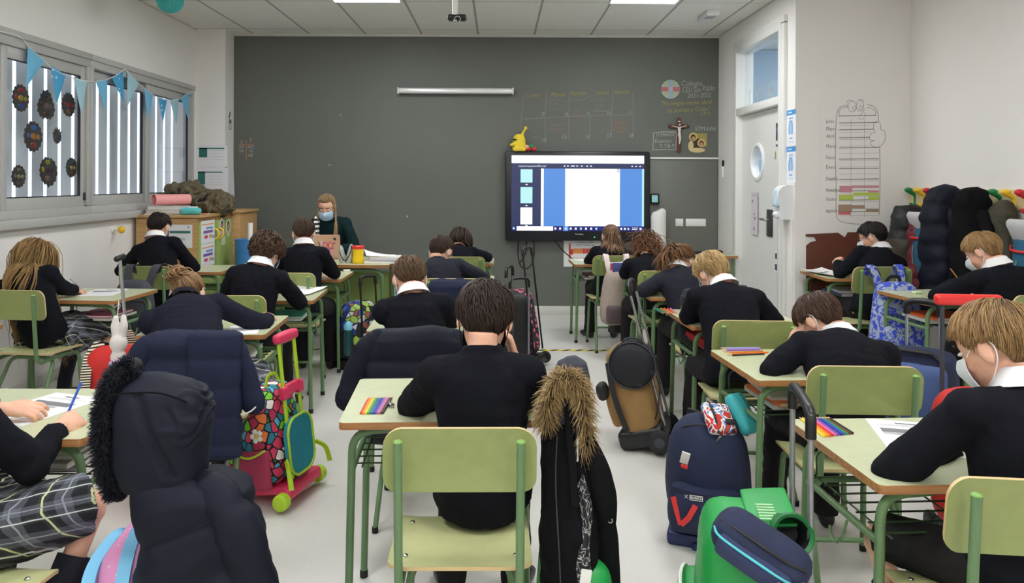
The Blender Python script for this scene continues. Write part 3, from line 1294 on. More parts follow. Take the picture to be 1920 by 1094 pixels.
def build_hair(parent, HM, gdir, st, dark, light, mname, n=1000, torso=None, hs=1.0):
    """a cap under several hundred tapering locks; HM = head matrix in the person's space, gdir = down in head space"""
    rng = np.random.default_rng(abs(hash(mname + st['style'])) % 1000 + int(n) if False else len(mname) * 131 + n)
    m = hair_mat(mname, dark, light)
    style = st['style']
    vol = st.get('vol', 0.10)
    drop, fringe = st.get('drop', 0.0), st.get('fringe', 0.0)
    V, Fc, Sh = [], [], []
    # cap
    nu, nv = 36, 20
    dirs = np.array([[math.sin(PI * i / nv) * math.sin(2 * PI * j / nu), math.sin(PI * i / nv) * math.cos(2 * PI * j / nu), math.cos(PI * i / nv)] for i in range(nv + 1) for j in range(nu)])
    ok = hair_region(dirs, drop, fringe)
    fac = 1.045 + vol * 0.35
    capv = SK_C + SK_R * dirs * np.where(ok, fac, 0.97)[:, None]
    base = 0
    V.append(capv)
    for i in range(nv):
        for j in range(nu):
            a, b, c, d = i * nu + j, i * nu + (j + 1) % nu, (i + 1) * nu + (j + 1) % nu, (i + 1) * nu + j
            if ok[[a, b, c, d]].sum() >= 2:
                Fc.append((a, d, c, b))
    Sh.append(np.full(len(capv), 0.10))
    base = len(capv)
    # roots
    d = rng.normal(size=(n * 5, 3))
    d /= np.linalg.norm(d, axis=1)[:, None]
    d = d[hair_region(d, drop, fringe)][:n]
    n = len(d)
    crown = SK_C + SK_R * (np.array(st.get('crown', (0.12, -0.45, 0.88))) / np.linalg.norm(st.get('crown', (0.12, -0.45, 0.88))))
    tie = np.array(st.get('tie', (0, -0.105, 0.02)))
    K = st.get('K', 8)
    shade = np.clip(rng.beta(1.6, 2.2, n), 0, 1)
    # streaks run in groups
    grp = np.sin(d[:, 0] * 23 + d[:, 2] * 9) * 0.5 + np.sin(d[:, 0] * 41 + d[:, 1] * 17) * 0.5
    shade = np.clip(shade * 0.65 + 0.35 * (grp * 0.5 + 0.5), 0, 1)
    pos = SK_C + SK_R * d * 1.03
    jit = rng.normal(size=(n, 3)) * st.get('jit', 0.25)
    lift = 1.04 + vol * (0.25 + 0.75 * rng.random(n))
    ln = st.get('len', 0.07) * (0.7 + 0.6 * rng.random(n))
    gd = np.array(gdir)
    if style == 'short':
        az_ = np.abs(np.arctan2(d[:, 0], d[:, 1]))
        el_ = np.arcsin(np.clip(d[:, 2], -1, 1))
        lim_ = np.interp(az_, HL_AZ, HL_EL) - drop - fringe * np.clip(1 - az_ / 1.2, 0, 1)
        ln = ln * np.clip(st.get('trim', 0.30) + (el_ - lim_) * 0.75, st.get('trim', 0.30), 1.0)
    over = st.get('over', 0.16)
    ov_ = 0.2 + 1.6 * rng.random(n)
    path = [pos.copy()]
    phase = rng.random(n) * 2 * PI
    cur = pos.copy()
    tail = style in ('ponytail', 'bun')
    tpos = None
    if torso is not None:
        inv = np.array(HM.inverted())
        tpos = [(inv @ np.array([*c, 1.0]))[:3] for c in torso[0]], torso[1]
    for k in range(1, K + 1):
        q = (cur - SK_C) / SK_R
        nn = q / SK_R
        nn /= np.linalg.norm(nn, axis=1)[:, None]
        if tail:
            rem = tie - cur
            t = rem / (K + 1 - k)
            cur = cur + t
            q = (cur - SK_C) / SK_R
            r = np.linalg.norm(q, axis=1)
            need = np.where(r < lift * 0.985, lift * 0.985 / np.maximum(r, 1e-6), 1.0)
            if k < K:
                cur = SK_C + SK_R * q * need[:, None]
        else:
            away = cur - crown
            t = away - nn * (away * nn).sum(1)[:, None]
            t /= np.linalg.norm(t, axis=1)[:, None] + 1e-6
            t = t + np.cross(nn, t) * st.get('swirl', 0.25) + jit + np.array(st.get('flow', (0, 0, 0)))
            w_ = st.get('grav', 0.25) * k / K + (0.9 if style == 'long' and k > 3 else 0.0)
            t = t + gd * w_ * 2
            t /= np.linalg.norm(t, axis=1)[:, None]
            cur = cur + t * (ln / K)[:, None]
            q = (cur - SK_C) / SK_R
            r = np.linalg.norm(q, axis=1)
            lf = lift + st.get('tip', -0.02 if style == 'short' else 0.04) * k / K
            need = np.where(r < lf, lf / r, 1.0)
            if style == 'short':
                need = np.where(r > lf + 0.05, (lf + 0.05) / r, need)
            cur = SK_C + SK_R * q * need[:, None]
            if style == 'short':
                q = (cur - SK_C) / SK_R
                az_ = np.abs(np.arctan2(q[:, 0], q[:, 1]))
                el_ = np.arcsin(np.clip(q[:, 2] / np.linalg.norm(q, axis=1), -1, 1))
                lim_ = np.interp(az_, HL_AZ, HL_EL) - drop - fringe * np.clip(1 - az_ / 1.2, 0, 1) - over * ov_
                stop = el_ < lim_
                cur = np.where(stop[:, None], path[-1] + (cur - path[-1]) * 0.12, cur)
            if tpos is not None:
                for c_, r_ in zip(*tpos):
                    dv = cur - c_
                    dl = np.linalg.norm(dv, axis=1)
                    push = np.where(dl < r_, r_ / np.maximum(dl, 1e-6), 1.0)
                    cur = c_ + dv * push[:, None]
        path.append(cur.copy())
    P = np.stack(path, 1)                      # n, K+1, 3
    if st.get('curl'):
        amp, fr = st['curl']
        tt = np.linspace(0, 1, K + 1)[None, :]
        ang = phase[:, None] + tt * fr
        e1 = rng.normal(size=(n, 3)); e1 /= np.linalg.norm(e1, axis=1)[:, None]
        e2 = np.cross(e1, d); e2 /= np.linalg.norm(e2, axis=1)[:, None] + 1e-6
        ramp_ = np.clip(tt * 3, 0, 1) * amp
        P = P + e1[:, None, :] * (np.cos(ang) * ramp_)[:, :, None] + e2[:, None, :] * (np.sin(ang) * ramp_)[:, :, None]
    groups = [(P, shade, st.get('w', 0.0032))]
    if tail:
        nt_ = st.get('tail_n', 260)
        r0 = rng.normal(size=(nt_, 3)) * 0.008
        cur = tie + r0
        pth = [cur.copy()]
        L = st.get('tail_len', 0.2) * (0.75 + 0.4 * rng.random(nt_))
        dirn = np.array(st.get('tail_dir', (0, -1, 0.1)), float)
        KT = 12
        spread = rng.normal(size=(nt_, 3)) * st.get('tail_spread', 0.35)
        for k in range(1, KT + 1):
            wg = min(1.0, k / 4.0)
            t = dirn * (1 - wg) + gd * wg + spread * (1.0 - 0.6 * k / KT)
            t /= np.linalg.norm(t, axis=1)[:, None]
            cur = cur + t * (L / KT)[:, None]
            q = (cur - SK_C) / SK_R
            r = np.linalg.norm(q, axis=1)
            cur = SK_C + SK_R * q * np.where(r < 1.12, 1.12 / r, 1.0)[:, None]
            if tpos is not None:
                for c_, r_ in zip(*tpos):
                    dv = cur - c_
                    dl = np.linalg.norm(dv, axis=1)
                    cur = c_ + dv * np.where(dl < r_, r_ / np.maximum(dl, 1e-6), 1.0)[:, None]
            pth.append(cur.copy())
        PT = np.stack(pth, 1)
        if st.get('tail_curl'):
            amp, fr = st['tail_curl']
            tt = np.linspace(0, 1, KT + 1)[None, :]
            ang = rng.random(nt_)[:, None] * 6.28 + tt * fr
            e1 = rng.normal(size=(nt_, 3)); e1 /= np.linalg.norm(e1, axis=1)[:, None]
            e2 = np.cross(e1, gd); e2 /= np.linalg.norm(e2, axis=1)[:, None] + 1e-6
            PT = PT + (e1[:, None] * np.cos(ang)[..., None] + e2[:, None] * np.sin(ang)[..., None]) * (np.clip(tt * 3, 0, 1) * amp)[..., None]
        groups.append((PT, np.clip(rng.beta(2, 1.6, nt_), 0, 1), st.get('tail_w', 0.0045)))
    for P_, sh, w_ in groups:
        nS, kk, _ = P_.shape
        t = np.gradient(P_, axis=1)
        t /= np.linalg.norm(t, axis=2)[..., None] + 1e-9
        out = P_ - SK_C
        out /= np.linalg.norm(out, axis=2)[..., None]
        sd = np.cross(t, out)
        sd /= np.linalg.norm(sd, axis=2)[..., None] + 1e-9
        up = np.cross(sd, t)
        prof = np.interp(np.linspace(0, 1, kk), [0, 0.15, 0.6, 1.0], [0.7, 1.0, 0.85, 0.12]) * w_
        ring = []
        for a in (90, 210, 330):
            ring.append(P_ + (sd * math.cos(rad(a)) + up * math.sin(rad(a)) * 0.6) * prof[None, :, None])
        R = np.stack(ring, 2).reshape(-1, 3)       # nS*kk*3
        V.append(R)
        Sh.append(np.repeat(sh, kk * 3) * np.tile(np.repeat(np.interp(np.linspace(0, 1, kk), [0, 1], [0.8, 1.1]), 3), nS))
        i0 = base + np.arange(nS)[:, None, None] * (kk * 3) + np.arange(kk - 1)[None, :, None] * 3
        for a, b in ((0, 1), (1, 2), (2, 0)):
            q = np.concatenate([i0 + a, i0 + b, i0 + 3 + b, i0 + 3 + a], 2).reshape(-1, 4)
            Fc.extend(map(tuple, q.tolist()))
        base += len(R)
    VV = np.concatenate(V) * hs
    VV = VV @ np.array(HM.to_3x3()).T + np.array(HM.translation)
    me = bpy.data.meshes.new('hair')
    me.from_pydata(VV.tolist(), [], Fc)
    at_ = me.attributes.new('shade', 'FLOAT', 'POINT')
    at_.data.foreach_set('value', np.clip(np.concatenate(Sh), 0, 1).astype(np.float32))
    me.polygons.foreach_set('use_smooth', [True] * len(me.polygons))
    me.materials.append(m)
    o = bpy.data.objects.new('hair', me)
    COL.objects.link(o)
    o.parent = parent
    return o


PEOPLE = {}


def person(key, label, x, y, head, seat=0.445, rz=0.0, pitch=40, yaw=0, roll=0, s=0.93, twist=0.0, elbows=None, hands=None, palm=None,
           curl=28.0, bottom='trousers', knees=None, feet=None, top=None, collar=True, hair=None, dark=(30, 22, 18), light=(70, 52, 40),
           hname='hair', n=900, mask='blue', skin=None, glasses=False, desk_z=0.70, bend=0.0, widen=1.0, vox=0.006, hs=0.97, topname='jumper', legs=True, group=None, hpos=None, handdir=None):
    top = top or M_knit
    skin = skin or M_skin
    root = thing('person', label, 'person', (x, y, 0), rz)
    W = Matrix.Translation((x, y, 0)) @ Matrix.Rotation(rad(rz), 4, 'Z')
    Wi = W.inverted()
    h = Wi @ (hpos if hpos is not None else at(*head))
    R = (Matrix.Rotation(rad(yaw), 4, 'Z') @ Matrix.Rotation(rad(-pitch), 4, 'X') @ Matrix.Rotation(rad(roll), 4, 'Y'))
    HM = Matrix.Translation(h) @ R
    hip = Vector((0, 0, seat + 0.085 * s))
    att = HM @ (Vector((0, -0.028, -0.075)) * hs)
    nd = ((R @ Vector((0, 0, -1, 0))).to_3d() * 0.6 + (hip - att).normalized() * 0.7).normalized()
    c7 = att + nd * 0.030 * s
    side0 = Vector((math.cos(rad(twist)), math.sin(rad(twist)), 0))
    rings, tp = torso_rings(hip, c7, side0, s, -0.008, widen, bend=bend)
    # arms
    zt = desk_z
    sh, el, hd = {}, {}, {}
    p, tg, sd, fw = tp[0.86]
    for i, sg in (('L', -1), ('R', 1)):
        sh[i] = p + sd * (sg * 0.142 * s * widen) - tg * 0.01
        e = (elbows or {}).get(i)
        el[i] = Wi @ e if e is not None else Vector((sg * 0.235, max(0.16, sh[i].y + 0.03), zt + 0.05))
        g_ = (hands or {}).get(i)
        hd[i] = Wi @ g_ if g_ is not None else Vector((sg * 0.07, el[i].y + 0.19, zt + 0.026))
    # legs
    kn, an = {}, {}
    for i, sg in (('L', -1), ('R', 1)):
        k_ = (knees or {}).get(i)
        kn[i] = Wi @ k_ if k_ is not None else Vector((sg * 0.10, 0.37 * s, seat + 0.032))
        f_ = (feet or {}).get(i)
        an[i] = Wi @ f_ if f_ is not None else Vector((sg * 0.11, 0.40 * s, 0.085))
    # ---- body, one continuous surface
    mb = MB()
    mb.loft(rings)
    mb.tube([c7 - nd * -0.03, c7, att, att - nd * 0.03], [0.058 * s, 0.050 * s, 0.047 * s, 0.05 * s], 14)
    o_ = mb.M
    mb.M = HM @ Matrix.Diagonal((hs, hs, hs, 1))
    mb.ell(SK_C, SK_R)
    mb.ell((0, 0.020, -0.018), (0.064, 0.072, 0.084))
    mb.ell((0, 0.030, -0.062), (0.047, 0.052, 0.043))
    mb.ell((0, 0.094, -0.016), (0.012, 0.017, 0.014))
    mb.tube([(0, 0.084, 0.016), (0, 0.097, -0.010)], [0.007, 0.010], 8, dome=True)
    mb.ell((0, 0.080, -0.052), (0.023, 0.010, 0.008))
    mb.ell((0, 0.078, -0.088), (0.018, 0.012, 0.012))
    for sg in (-1, 1):
        mb.ell((sg * 0.0765, -0.010, -0.004), (0.009, 0.019, 0.031), M=rot_xyz(z=sg * -22))
        mb.ell((sg * 0.038, 0.060, -0.022), (0.020, 0.016, 0.018))
    mb.M = o_
    for i, sg in (('L', -1), ('R', 1)):
        mb.tube(round_path([p + sd * (sg * 0.05), sh[i], el[i], hd[i]], 0.05, 4), [0.045 * s, 0.045 * s, 0.036 * s, 0.034 * s, 0.024 * s], 10, dome=True)
        dd = (handdir or {}).get(i)
        dd = dd if dd is not None else ((hd[i] - el[i]).normalized() + Vector((-sg * 0.25, 0.25, 0)))
        pn = (palm or {}).get(i, Vector((-sg * 0.35, 0, -1)))
        cu_ = curl[i] if isinstance(curl, dict) else curl
        hand(mb, hd[i], Vector(dd), Vector(pn), -1 if sg > 0 else 1, cu_, s)
    if legs:
        for i, sg in (('L', -1), ('R', 1)):
            hp_ = Vector((sg * 0.07, 0.03, hip.z - 0.02))
            mb.tube(round_path([hp_, kn[i], an[i]], 0.05, 5), [0.062 * s, 0.056 * s, 0.052 * s, 0.046 * s, 0.045 * s, 0.034 * s, 0.03], 12, dome=True)
            ft = (kn[i] - hip); ft.z = 0; ft.normalize()
            mb.tube([an[i] - Vector((0, 0, 0.03)), an[i] + ft * 0.10 - Vector((0, 0, 0.055))], [0.032, 0.022], 10, dome=True)
    mb.build('body', skin, root, voxel=vox, smooth=3)
    # ---- eyes and brows
    for sg in (-1, 1):
        mb = MB()
        mb.M = HM @ Matrix.Diagonal((hs, hs, hs, 1))
        mb.ell((sg * 0.030, 0.0755, 0.014), (0.0130, 0.011, 0.0058), 0, nu=12, nv=8)
        mb.ell((sg * 0.030, 0.0825, 0.0125), (0.0062, 0.0045, 0.0050), 1, nu=10, nv=6)
        mb.build('eye', [M_eye, M_iris], root)
        mb = MB()
        mb.M = HM @ Matrix.Diagonal((hs, hs, hs, 1))
        mb.tube(smooth_path([(sg * 0.014, 0.0885, 0.034), (sg * 0.030, 0.0865, 0.039), (sg * 0.048, 0.075, 0.034)], 3), [0.002, 0.004, 0.0015], 6)
        mb.build('eyebrow', M_brow, root)
    # ---- jumper
    mb = MB()
    rr, _ = torso_rings(hip, c7, side0, s, 0.010, widen, t0=-0.14, bend=bend)
    if collar is not True:
        rr.append([q_ - nd * 0.022 * s + (c7 - q_) * 0.06 for q_ in rr[-1]])
    mb.loft(rr)
    for i, sg in (('L', -1), ('R', 1)):
        cuff = hd[i] + (el[i] - hd[i]).normalized() * 0.012
        mb.tube(round_path([p + sd * (sg * 0.045), sh[i], el[i], cuff], 0.055, 5), [0.066 * s, 0.064 * s, 0.055 * s, 0.050 * s, 0.048 * s, 0.037 * s], 14)
        mb.ell(el[i], (0.046 * s,) * 3)
        mb.ell(sh[i], (0.062 * s,) * 3)
    mb.build(topname, top, root, voxel=max(vox, 0.007), smooth=4, wob=0.007, wscale=9, wob2=0.0028, w2scale=22)
    # ---- collar
    if collar:
        mb = MB()
        big = 1.10 if collar == 'fleece' else 1.0
        ax = -nd
        sdv = (sd - ax * sd.dot(ax)).normalized()
        fwv = ax.cross(sdv)
        if fwv.y < 0:
            fwv = -fwv
        cc = c7 + fwv * 0.006

        def cf(u, v):
            a = rad(110 + 320 * u)
            r_ = (0.056 + 0.028 * v ** 1.3) * s
            zz = 0.044 - 0.040 * v * v + 0.010 * math.sin(PI * min(1, v * 2)) - 0.016 * max(0, math.sin(a))
            return cc + sdv * (r_ * big * math.cos(a)) + fwv * (r_ * big * math.sin(a)) + ax * (zz * s * big * big)
        mb.grid(cf, 36, 6, 0.003)
        mb.build('collar', M_shirt if collar is True else M_fleece, root, 60)
    # ---- bottoms
    if bottom:
        mb = MB()
        mb.ell(hip + Vector((0, 0.02, -0.012)), (0.136 * s, 0.115 * s, 0.092 * s))
        for i, sg in (('L', -1), ('R', 1)):
            hp_ = Vector((sg * 0.072, 0.03, hip.z - 0.018))
            if bottom == 'trousers':
                mb.tube(round_path([hp_, kn[i], an[i] - Vector((0, 0, 0.03))], 0.06, 5), [0.080 * s, 0.072 * s, 0.064 * s, 0.060 * s, 0.058 * s, 0.054 * s], 14)
            elif bottom == 'shorts':
                e_ = hp_.lerp(kn[i], 0.93)
                mb.tube([hp_, e_], [0.078 * s, 0.064 * s], 16)
            else:
                e_ = hp_.lerp(kn[i], 0.93)
                mb.tube([hp_, e_], [0.098 * s, 0.092 * s], 16)
        if bottom == 'skirt':
            a_, b_ = Vector((-0.075, 0.03, hip.z)).lerp(kn['L'], 0.9), Vector((0.075, 0.03, hip.z)).lerp(kn['R'], 0.9)
            m_ = (a_ + b_) / 2
            mb.tube([hip, m_], [0.10 * s, 0.085 * s], 14)
            for sg in ((-1, 1) if key in ('A2', 'B3', 'B4') else ()):
                mb.rbox((sg * 0.15, 0.10, seat + 0.01), (0.05, 0.26, 0.16), 0.02, M=rot_xyz(y=sg * 14))
        mb.build({'trousers': 'trousers', 'shorts': 'shorts', 'skirt': 'skirt'}[bottom], M_tartan if bottom == 'skirt' else M_trou, root, voxel=0.008, smooth=4 if bottom != 'skirt' else 2,
                 wob=0.005, wscale=10, wob2=0.003 if bottom != 'skirt' else 0.006, w2scale=18)
    if legs:
        for i, sg in (('L', -1), ('R', 1)):
            ft = (kn[i] - hip); ft.z = 0; ft.normalize()
            sdf = Vector((ft.y, -ft.x, 0))
            if bottom != 'trousers':
                mb = MB()
                t_ = (kn[i] - an[i])
                mb.tube([an[i] + t_ * 0.72, an[i] + t_ * 0.5, an[i] + t_ * 0.1, an[i] - Vector((0, 0, 0.02))], [0.047 * s, 0.048 * s, 0.040, 0.038], 14)
                mb.build('sock', M_sock, root)
            mb = MB()
            rr = []
            for t_, rx, rz_, zc in ((-0.055, 0.018, 0.022, 0.035), (-0.045, 0.030, 0.038, 0.042), (0.0, 0.034, 0.042, 0.046), (0.05, 0.037, 0.034, 0.036), (0.10, 0.041, 0.027, 0.029), (0.14, 0.036, 0.022, 0.025), (0.162, 0.018, 0.014, 0.02)):
                c_ = Vector((an[i].x, an[i].y, 0)) + ft * (t_ + 0.01) + Vector((0, 0, max(0, an[i].z - 0.085) + zc))
                rr.append([c_ + sdf * (rx * math.cos(2 * PI * k / 16)) + Vector((0, 0, max(-zc + 0.001, rz_ * math.sin(2 * PI * k / 16)))) for k in range(16)])
            mb.loft(rr)
            mb.build('shoe', M_shoe, root, 60)
    # ---- face mask with ear loops
    if mask:
        mb = MB()
        mb.M = HM @ Matrix.Diagonal((hs, hs, hs, 1))

        def mf(u, v):
            a = rad(-60 + 120 * u)
            zz = 0.002 - 0.092 * v
            k_ = math.sin(PI * (0.25 + 0.62 * v))
            ry_ = 0.090 * (0.72 + 0.30 * k_) + 0.020 * math.exp(-((u - 0.5) / 0.16) ** 2) * math.exp(-((v - 0.25) / 0.35) ** 2)
            rx_ = 0.077 * (0.80 + 0.22 * k_)
            return (rx_ * math.sin(a), 0.016 + ry_ * math.cos(a), zz + 0.012 * (1 - math.cos(a)) * (v - 0.3))
        mb.grid(mf, 24, 10, 0.0025)
        mb.build('face_mask', {'blue': M_mask, 'white': M_maskw, 'black': M_knit}[mask], root, 60)
        mb = MB()
        mb.M = HM @ Matrix.Diagonal((hs, hs, hs, 1))
        for sg in (-1, 1):
            pts = [(sg * 0.068, 0.048, 0.0), (sg * 0.078, 0.016, 0.020), (sg * 0.082, -0.012, 0.032), (sg * 0.079, -0.034, 0.008), (sg * 0.076, -0.026, -0.026), (sg * 0.068, 0.006, -0.060), (sg * 0.060, 0.040, -0.082)]
            mb = MB()
            mb.M = HM @ Matrix.Diagonal((hs, hs, hs, 1))
            mb.tube(smooth_path(pts, 5), 0.0016, 6)
            mb.build('ear_loop', M_knit if mask == 'black' else M_maskw, root, 60)
        
    if glasses:
        mb = MB()
        mb.M = HM @ Matrix.Diagonal((hs, hs, hs, 1))
        for sg in (-1, 1):
            c_ = Vector((sg * 0.031, 0.098, 0.012))
            mb.tube([c_ + Vector((0.023 * math.cos(2 * PI * k / 20), -0.006 * abs(math.cos(2 * PI * k / 20)), 0.018 * math.sin(2 * PI * k / 20))) for k in range(20)], 0.0016, 6, closed=True, cap=False)
            mb.tube([(sg * 0.054, 0.090, 0.016), (sg * 0.077, 0.060, 0.018), (sg * 0.081, -0.005, 0.020), (sg * 0.078, -0.03, 0.005)], 0.0016, 6)
        mb.tube([(-0.009, 0.099, 0.015), (0.009, 0.099, 0.015)], 0.0016, 6)
        mb.build('glasses', mat('glasses_frame', (60, 52, 50), 0.3), root)
    # ---- hair
    if hair:
        gd = (R.inverted() @ Vector((0, 0, -1, 0))).to_3d()
        tors = None
        if hair.get('style') in ('long', 'ponytail'):
            cs = [tp[t][0] for t in (0.2, 0.42, 0.62, 0.76, 0.86, 0.94)]
            tors = ([tuple(c) for c in cs], [0.132 * s, 0.136 * s, 0.138 * s, 0.136 * s, 0.128 * s, 0.105 * s])
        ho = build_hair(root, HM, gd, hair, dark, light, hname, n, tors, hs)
    PEOPLE[key] = (root, HM, W, dict(c7=c7, el=el, hd=hd, tp=tp))
    return root


SHORT = dict(style='short', len=0.075, vol=0.11, jit=0.22, grav=0.2, swirl=0.3)
MESSY = dict(style='short', len=0.10, vol=0.16, jit=0.30, grav=0.3, swirl=0.35, tip=0.06)
D_BR, L_BR = (34, 24, 18), (84, 62, 46)


def W_(px, py, Y):
    return at(px, py, Y)


person('A1', 'boy with short dark hair and white collar sitting beside the beech cabinet', -2.50, 5.58, (298, 430, 5.72), yaw=0, pitch=30, hair=SHORT, dark=(24, 18, 15), light=(52, 40, 32), hname='hair_black_brown',
       elbows={'L': W_(226, 512, 5.75), 'R': W_(366, 505, 5.80)}, hands={'R': W_(345, 492, 6.0), 'L': W_(285, 505, 6.0)})
person('A2', 'girl with long loose blonde hair and plaid skirt at the window wall', -2.70, 4.42, (66, 487, 4.50), pitch=28, yaw=-18, bottom='skirt', collar=False, n=3000,
       hair=dict(style='long', len=0.66, vol=0.12, jit=0.10, grav=0.4, swirl=0.05, K=14, w=0.0044, curl=(0.007, 8), crown=(0, -0.1, 1)), dark=(84, 58, 36), light=(206, 168, 108), hname='hair_golden',
       elbows={'R': W_(118, 545, 4.52), 'L': W_(10, 560, 4.5)}, hands={'R': W_(143, 548, 4.66)}, knees={'R': Vector((-2.50, 4.78, 0.50)), 'L': Vector((-2.72, 4.80, 0.50))}, feet={'R': Vector((-2.52, 4.62, 0.085))})
person('B1', 'boy with short brown hair sitting right in front of the teacher desk', -1.38, 5.28, (570, 441, 5.42), pitch=26, yaw=14, hair=SHORT, dark=(42, 30, 23), light=(92, 68, 50), hname='hair_brown',
       elbows={'R': W_(628, 515, 5.46)}, hands={'R': W_(600, 500, 5.66)})
person('B2', 'child with thick curly brown hair and white collar on the left', -1.44, 4.28, (500, 476, 4.42), pitch=34, yaw=-12, n=1300, hair=dict(style='short', len=0.13, vol=0.32, jit=0.28, grav=0.5, swirl=0.2, curl=(0.011, 16), w=0.0042, drop=0.25, K=12),
       dark=(44, 31, 24), light=(112, 82, 60), hname='hair_curly_brown', elbows={'R': W_(563, 570, 4.46), 'L': W_(425, 560, 4.4)}, hands={'R': W_(550, 551, 4.66)})
person('B3', 'girl in navy fleece bent low over her desk, hair in a bun', -1.26, 3.27, (352, 556, 3.70), pitch=62, yaw=12, bend=0.05, top=M_fleece, topname='fleece', collar='fleece', bottom='skirt', widen=1.12,
       hair=dict(style='bun', len=0.08, vol=0.10, drop=0.45, tie=(-0.05, -0.10, 0.06), tail_n=120, tail_len=0.07, tail_curl=(0.022, 9), tail_spread=0.9, tail_w=0.005), dark=(92, 68, 46), light=(176, 138, 96), hname='hair_dark_blonde',
       elbows={'R': W_(492, 612, 3.66), 'L': W_(300, 605, 3.55)}, hands={'R': W_(504, 598, 3.80), 'L': W_(380, 600, 3.9)}, knees={'R': Vector((-1.16, 3.55, 0.50))})
person('B4', 'girl at lower left corner, only her arms, plaid skirt and knee in view', -1.47, 1.80, None, hpos=Vector((-1.60, 1.98, 1.02)), pitch=40, yaw=5, bottom='skirt', collar=False, vox=0.0045, widen=1.0,
       hair=dict(style='long', len=0.25, vol=0.1, jit=0.12, grav=0.4, K=12, w=0.005), dark=D_BR, light=L_BR, hname='hair_brown_long',
       elbows={'R': W_(62, 880, 2.0), 'L': Vector((-1.68, 2.12, 0.76))}, hands={'R': W_(112, 806, 2.13), 'L': W_(8, 772, 2.22)}, curl={'R': 42, 'L': 22},
       handdir={'R': Vector((0.25, 1, 0.12)), 'L': Vector((1, 0.25, -0.05))}, palm={'R': Vector((-0.7, 0, -0.7)), 'L': Vector((0.05, 0.5, -1))},
       knees={'R': Vector((-1.135, 2.10, 0.52)), 'L': Vector((-1.42, 2.16, 0.50))}, feet={'R': Vector((-1.22, 1.86, 0.085)), 'L': Vector((-1.45, 2.1, 0.085))})
person('C1', 'girl with long straight dark hair in the centre column near the board', -0.30, 6.34, (864, 452, 6.55), pitch=30, yaw=-20, bottom='skirt', collar=False,
       hair=dict(style='long', len=0.50, vol=0.10, jit=0.08, grav=0.4, K=12, w=0.006, swirl=0.05, crown=(0, -0.1, 1)), dark=(34, 24, 20), light=(82, 58, 46), hname='hair_dark_long', elbows={'R': W_(915, 483, 6.60)}, hands={'R': W_(896, 480, 6.72)})
person('C2', 'boy in a navy jacket bent forward in the centre column', -0.33, 5.00, (827, 474, 5.15), pitch=40, yaw=-25, top=M_navy, topname='jacket', collar=False, widen=1.1, hair=SHORT, dark=(38, 27, 21), light=(84, 62, 47), hname='hair_brown_dark')
person('C3', 'boy with short brown hair writing in front of the central boy', -0.35, 3.34, (769, 527, 3.50), pitch=44, yaw=18, hair=SHORT, dark=(46, 33, 24), light=(128, 98, 68), hname='hair_brown_light', n=1300,
       elbows={'L': W_(733, 598, 3.62), 'R': W_(850, 600, 3.6)})
person('C4', 'central boy with thick dark hair seen from behind at the nearest desk', -0.045, 2.17, (910, 602, 2.23), pitch=26, yaw=0, roll=4, collar=False, vox=0.005, n=3800, mask='black',
       hair=dict(style='short', len=0.095, vol=0.20, jit=0.27, grav=0.3, swirl=0.5, drop=0.08, w=0.0030, tip=0.0, over=0.22), dark=(24, 17, 15), light=(66, 48, 40), hname='hair_espresso',
       elbows={'L': W_(772, 762, 2.33), 'R': W_(978, 762, 2.36)}, hands={'L': W_(880, 735, 2.50), 'R': W_(966, 672, 2.33)}, handdir={'R': Vector((-0.25, -0.1, 1))}, palm={'R': Vector((-1, -0.1, 0))}, curl={'L': 28, 'R': 35})
person('D1', 'girl with a sleek light brown ponytail in front of the screen', 0.95, 6.42, (1146, 445, 6.55), pitch=16, yaw=0, bottom='trousers', collar=False, n=900,
       hair=dict(style='ponytail', vol=0.08, tie=(0, -0.112, 0.025), tail_n=300, tail_len=0.24, tail_spread=0.22, tail_w=0.005, K=9), dark=(66, 48, 36), light=(156, 122, 90), hname='hair_light_brown', elbows={'L': W_(1104, 488, 6.6), 'R': W_(1190, 485, 6.6)})
person('D2', 'girl with curly auburn hair and a blue hair band in the right column', 1.12, 5.46, (1214, 474, 5.70), pitch=52, yaw=-20, bottom='trousers', collar=False, n=700,
       hair=dict(style='ponytail', vol=0.16, tie=(0.0, -0.10, 0.07), tail_n=420, tail_len=0.25, tail_spread=0.50, tail_curl=(0.014, 20), tail_dir=(0.3, -1, -0.2), tail_w=0.0045), dark=(72, 46, 32), light=(150, 104, 72), hname='hair_auburn', elbows={'L': W_(1172, 512, 5.6)}, hands={'L': W_(1195, 500, 5.8)})
person('D3', 'girl with white collar and low side ponytail in the right column', 1.22, 4.60, (1278, 489, 4.86), pitch=50, yaw=-28, roll=8, bottom='trousers', top=M_navy, topname='blazer',
       hair=dict(style='ponytail', vol=0.08, tie=(-0.045, -0.105, 0.0), tail_n=320, tail_len=0.20, tail_spread=0.45, tail_dir=(-0.8, -0.8, 0), tail_curl=(0.008, 9), tail_w=0.0045), dark=(70, 46, 30), light=(146, 106, 68), hname='hair_chestnut',
       elbows={'L': W_(1206, 545, 4.72)}, hands={'L': W_(1240, 535, 4.9)})
person('D4', 'boy with tousled blond hair leaning on his desk in the right column', 1.14, 3.56, (1338, 513, 3.86), pitch=46, yaw=18, roll=-6, n=1700, widen=1.1,
       hair=dict(style='short', len=0.105, vol=0.17, jit=0.28, grav=0.2, swirl=0.5, w=0.0032, flow=(-0.3, 0, 0)), dark=(112, 84, 48), light=(222, 190, 132), hname='hair_blond', elbows={'L': W_(1290, 592, 3.82), 'R': W_(1455, 600, 3.75)}, hands={'L': W_(1330, 590, 4.0)})
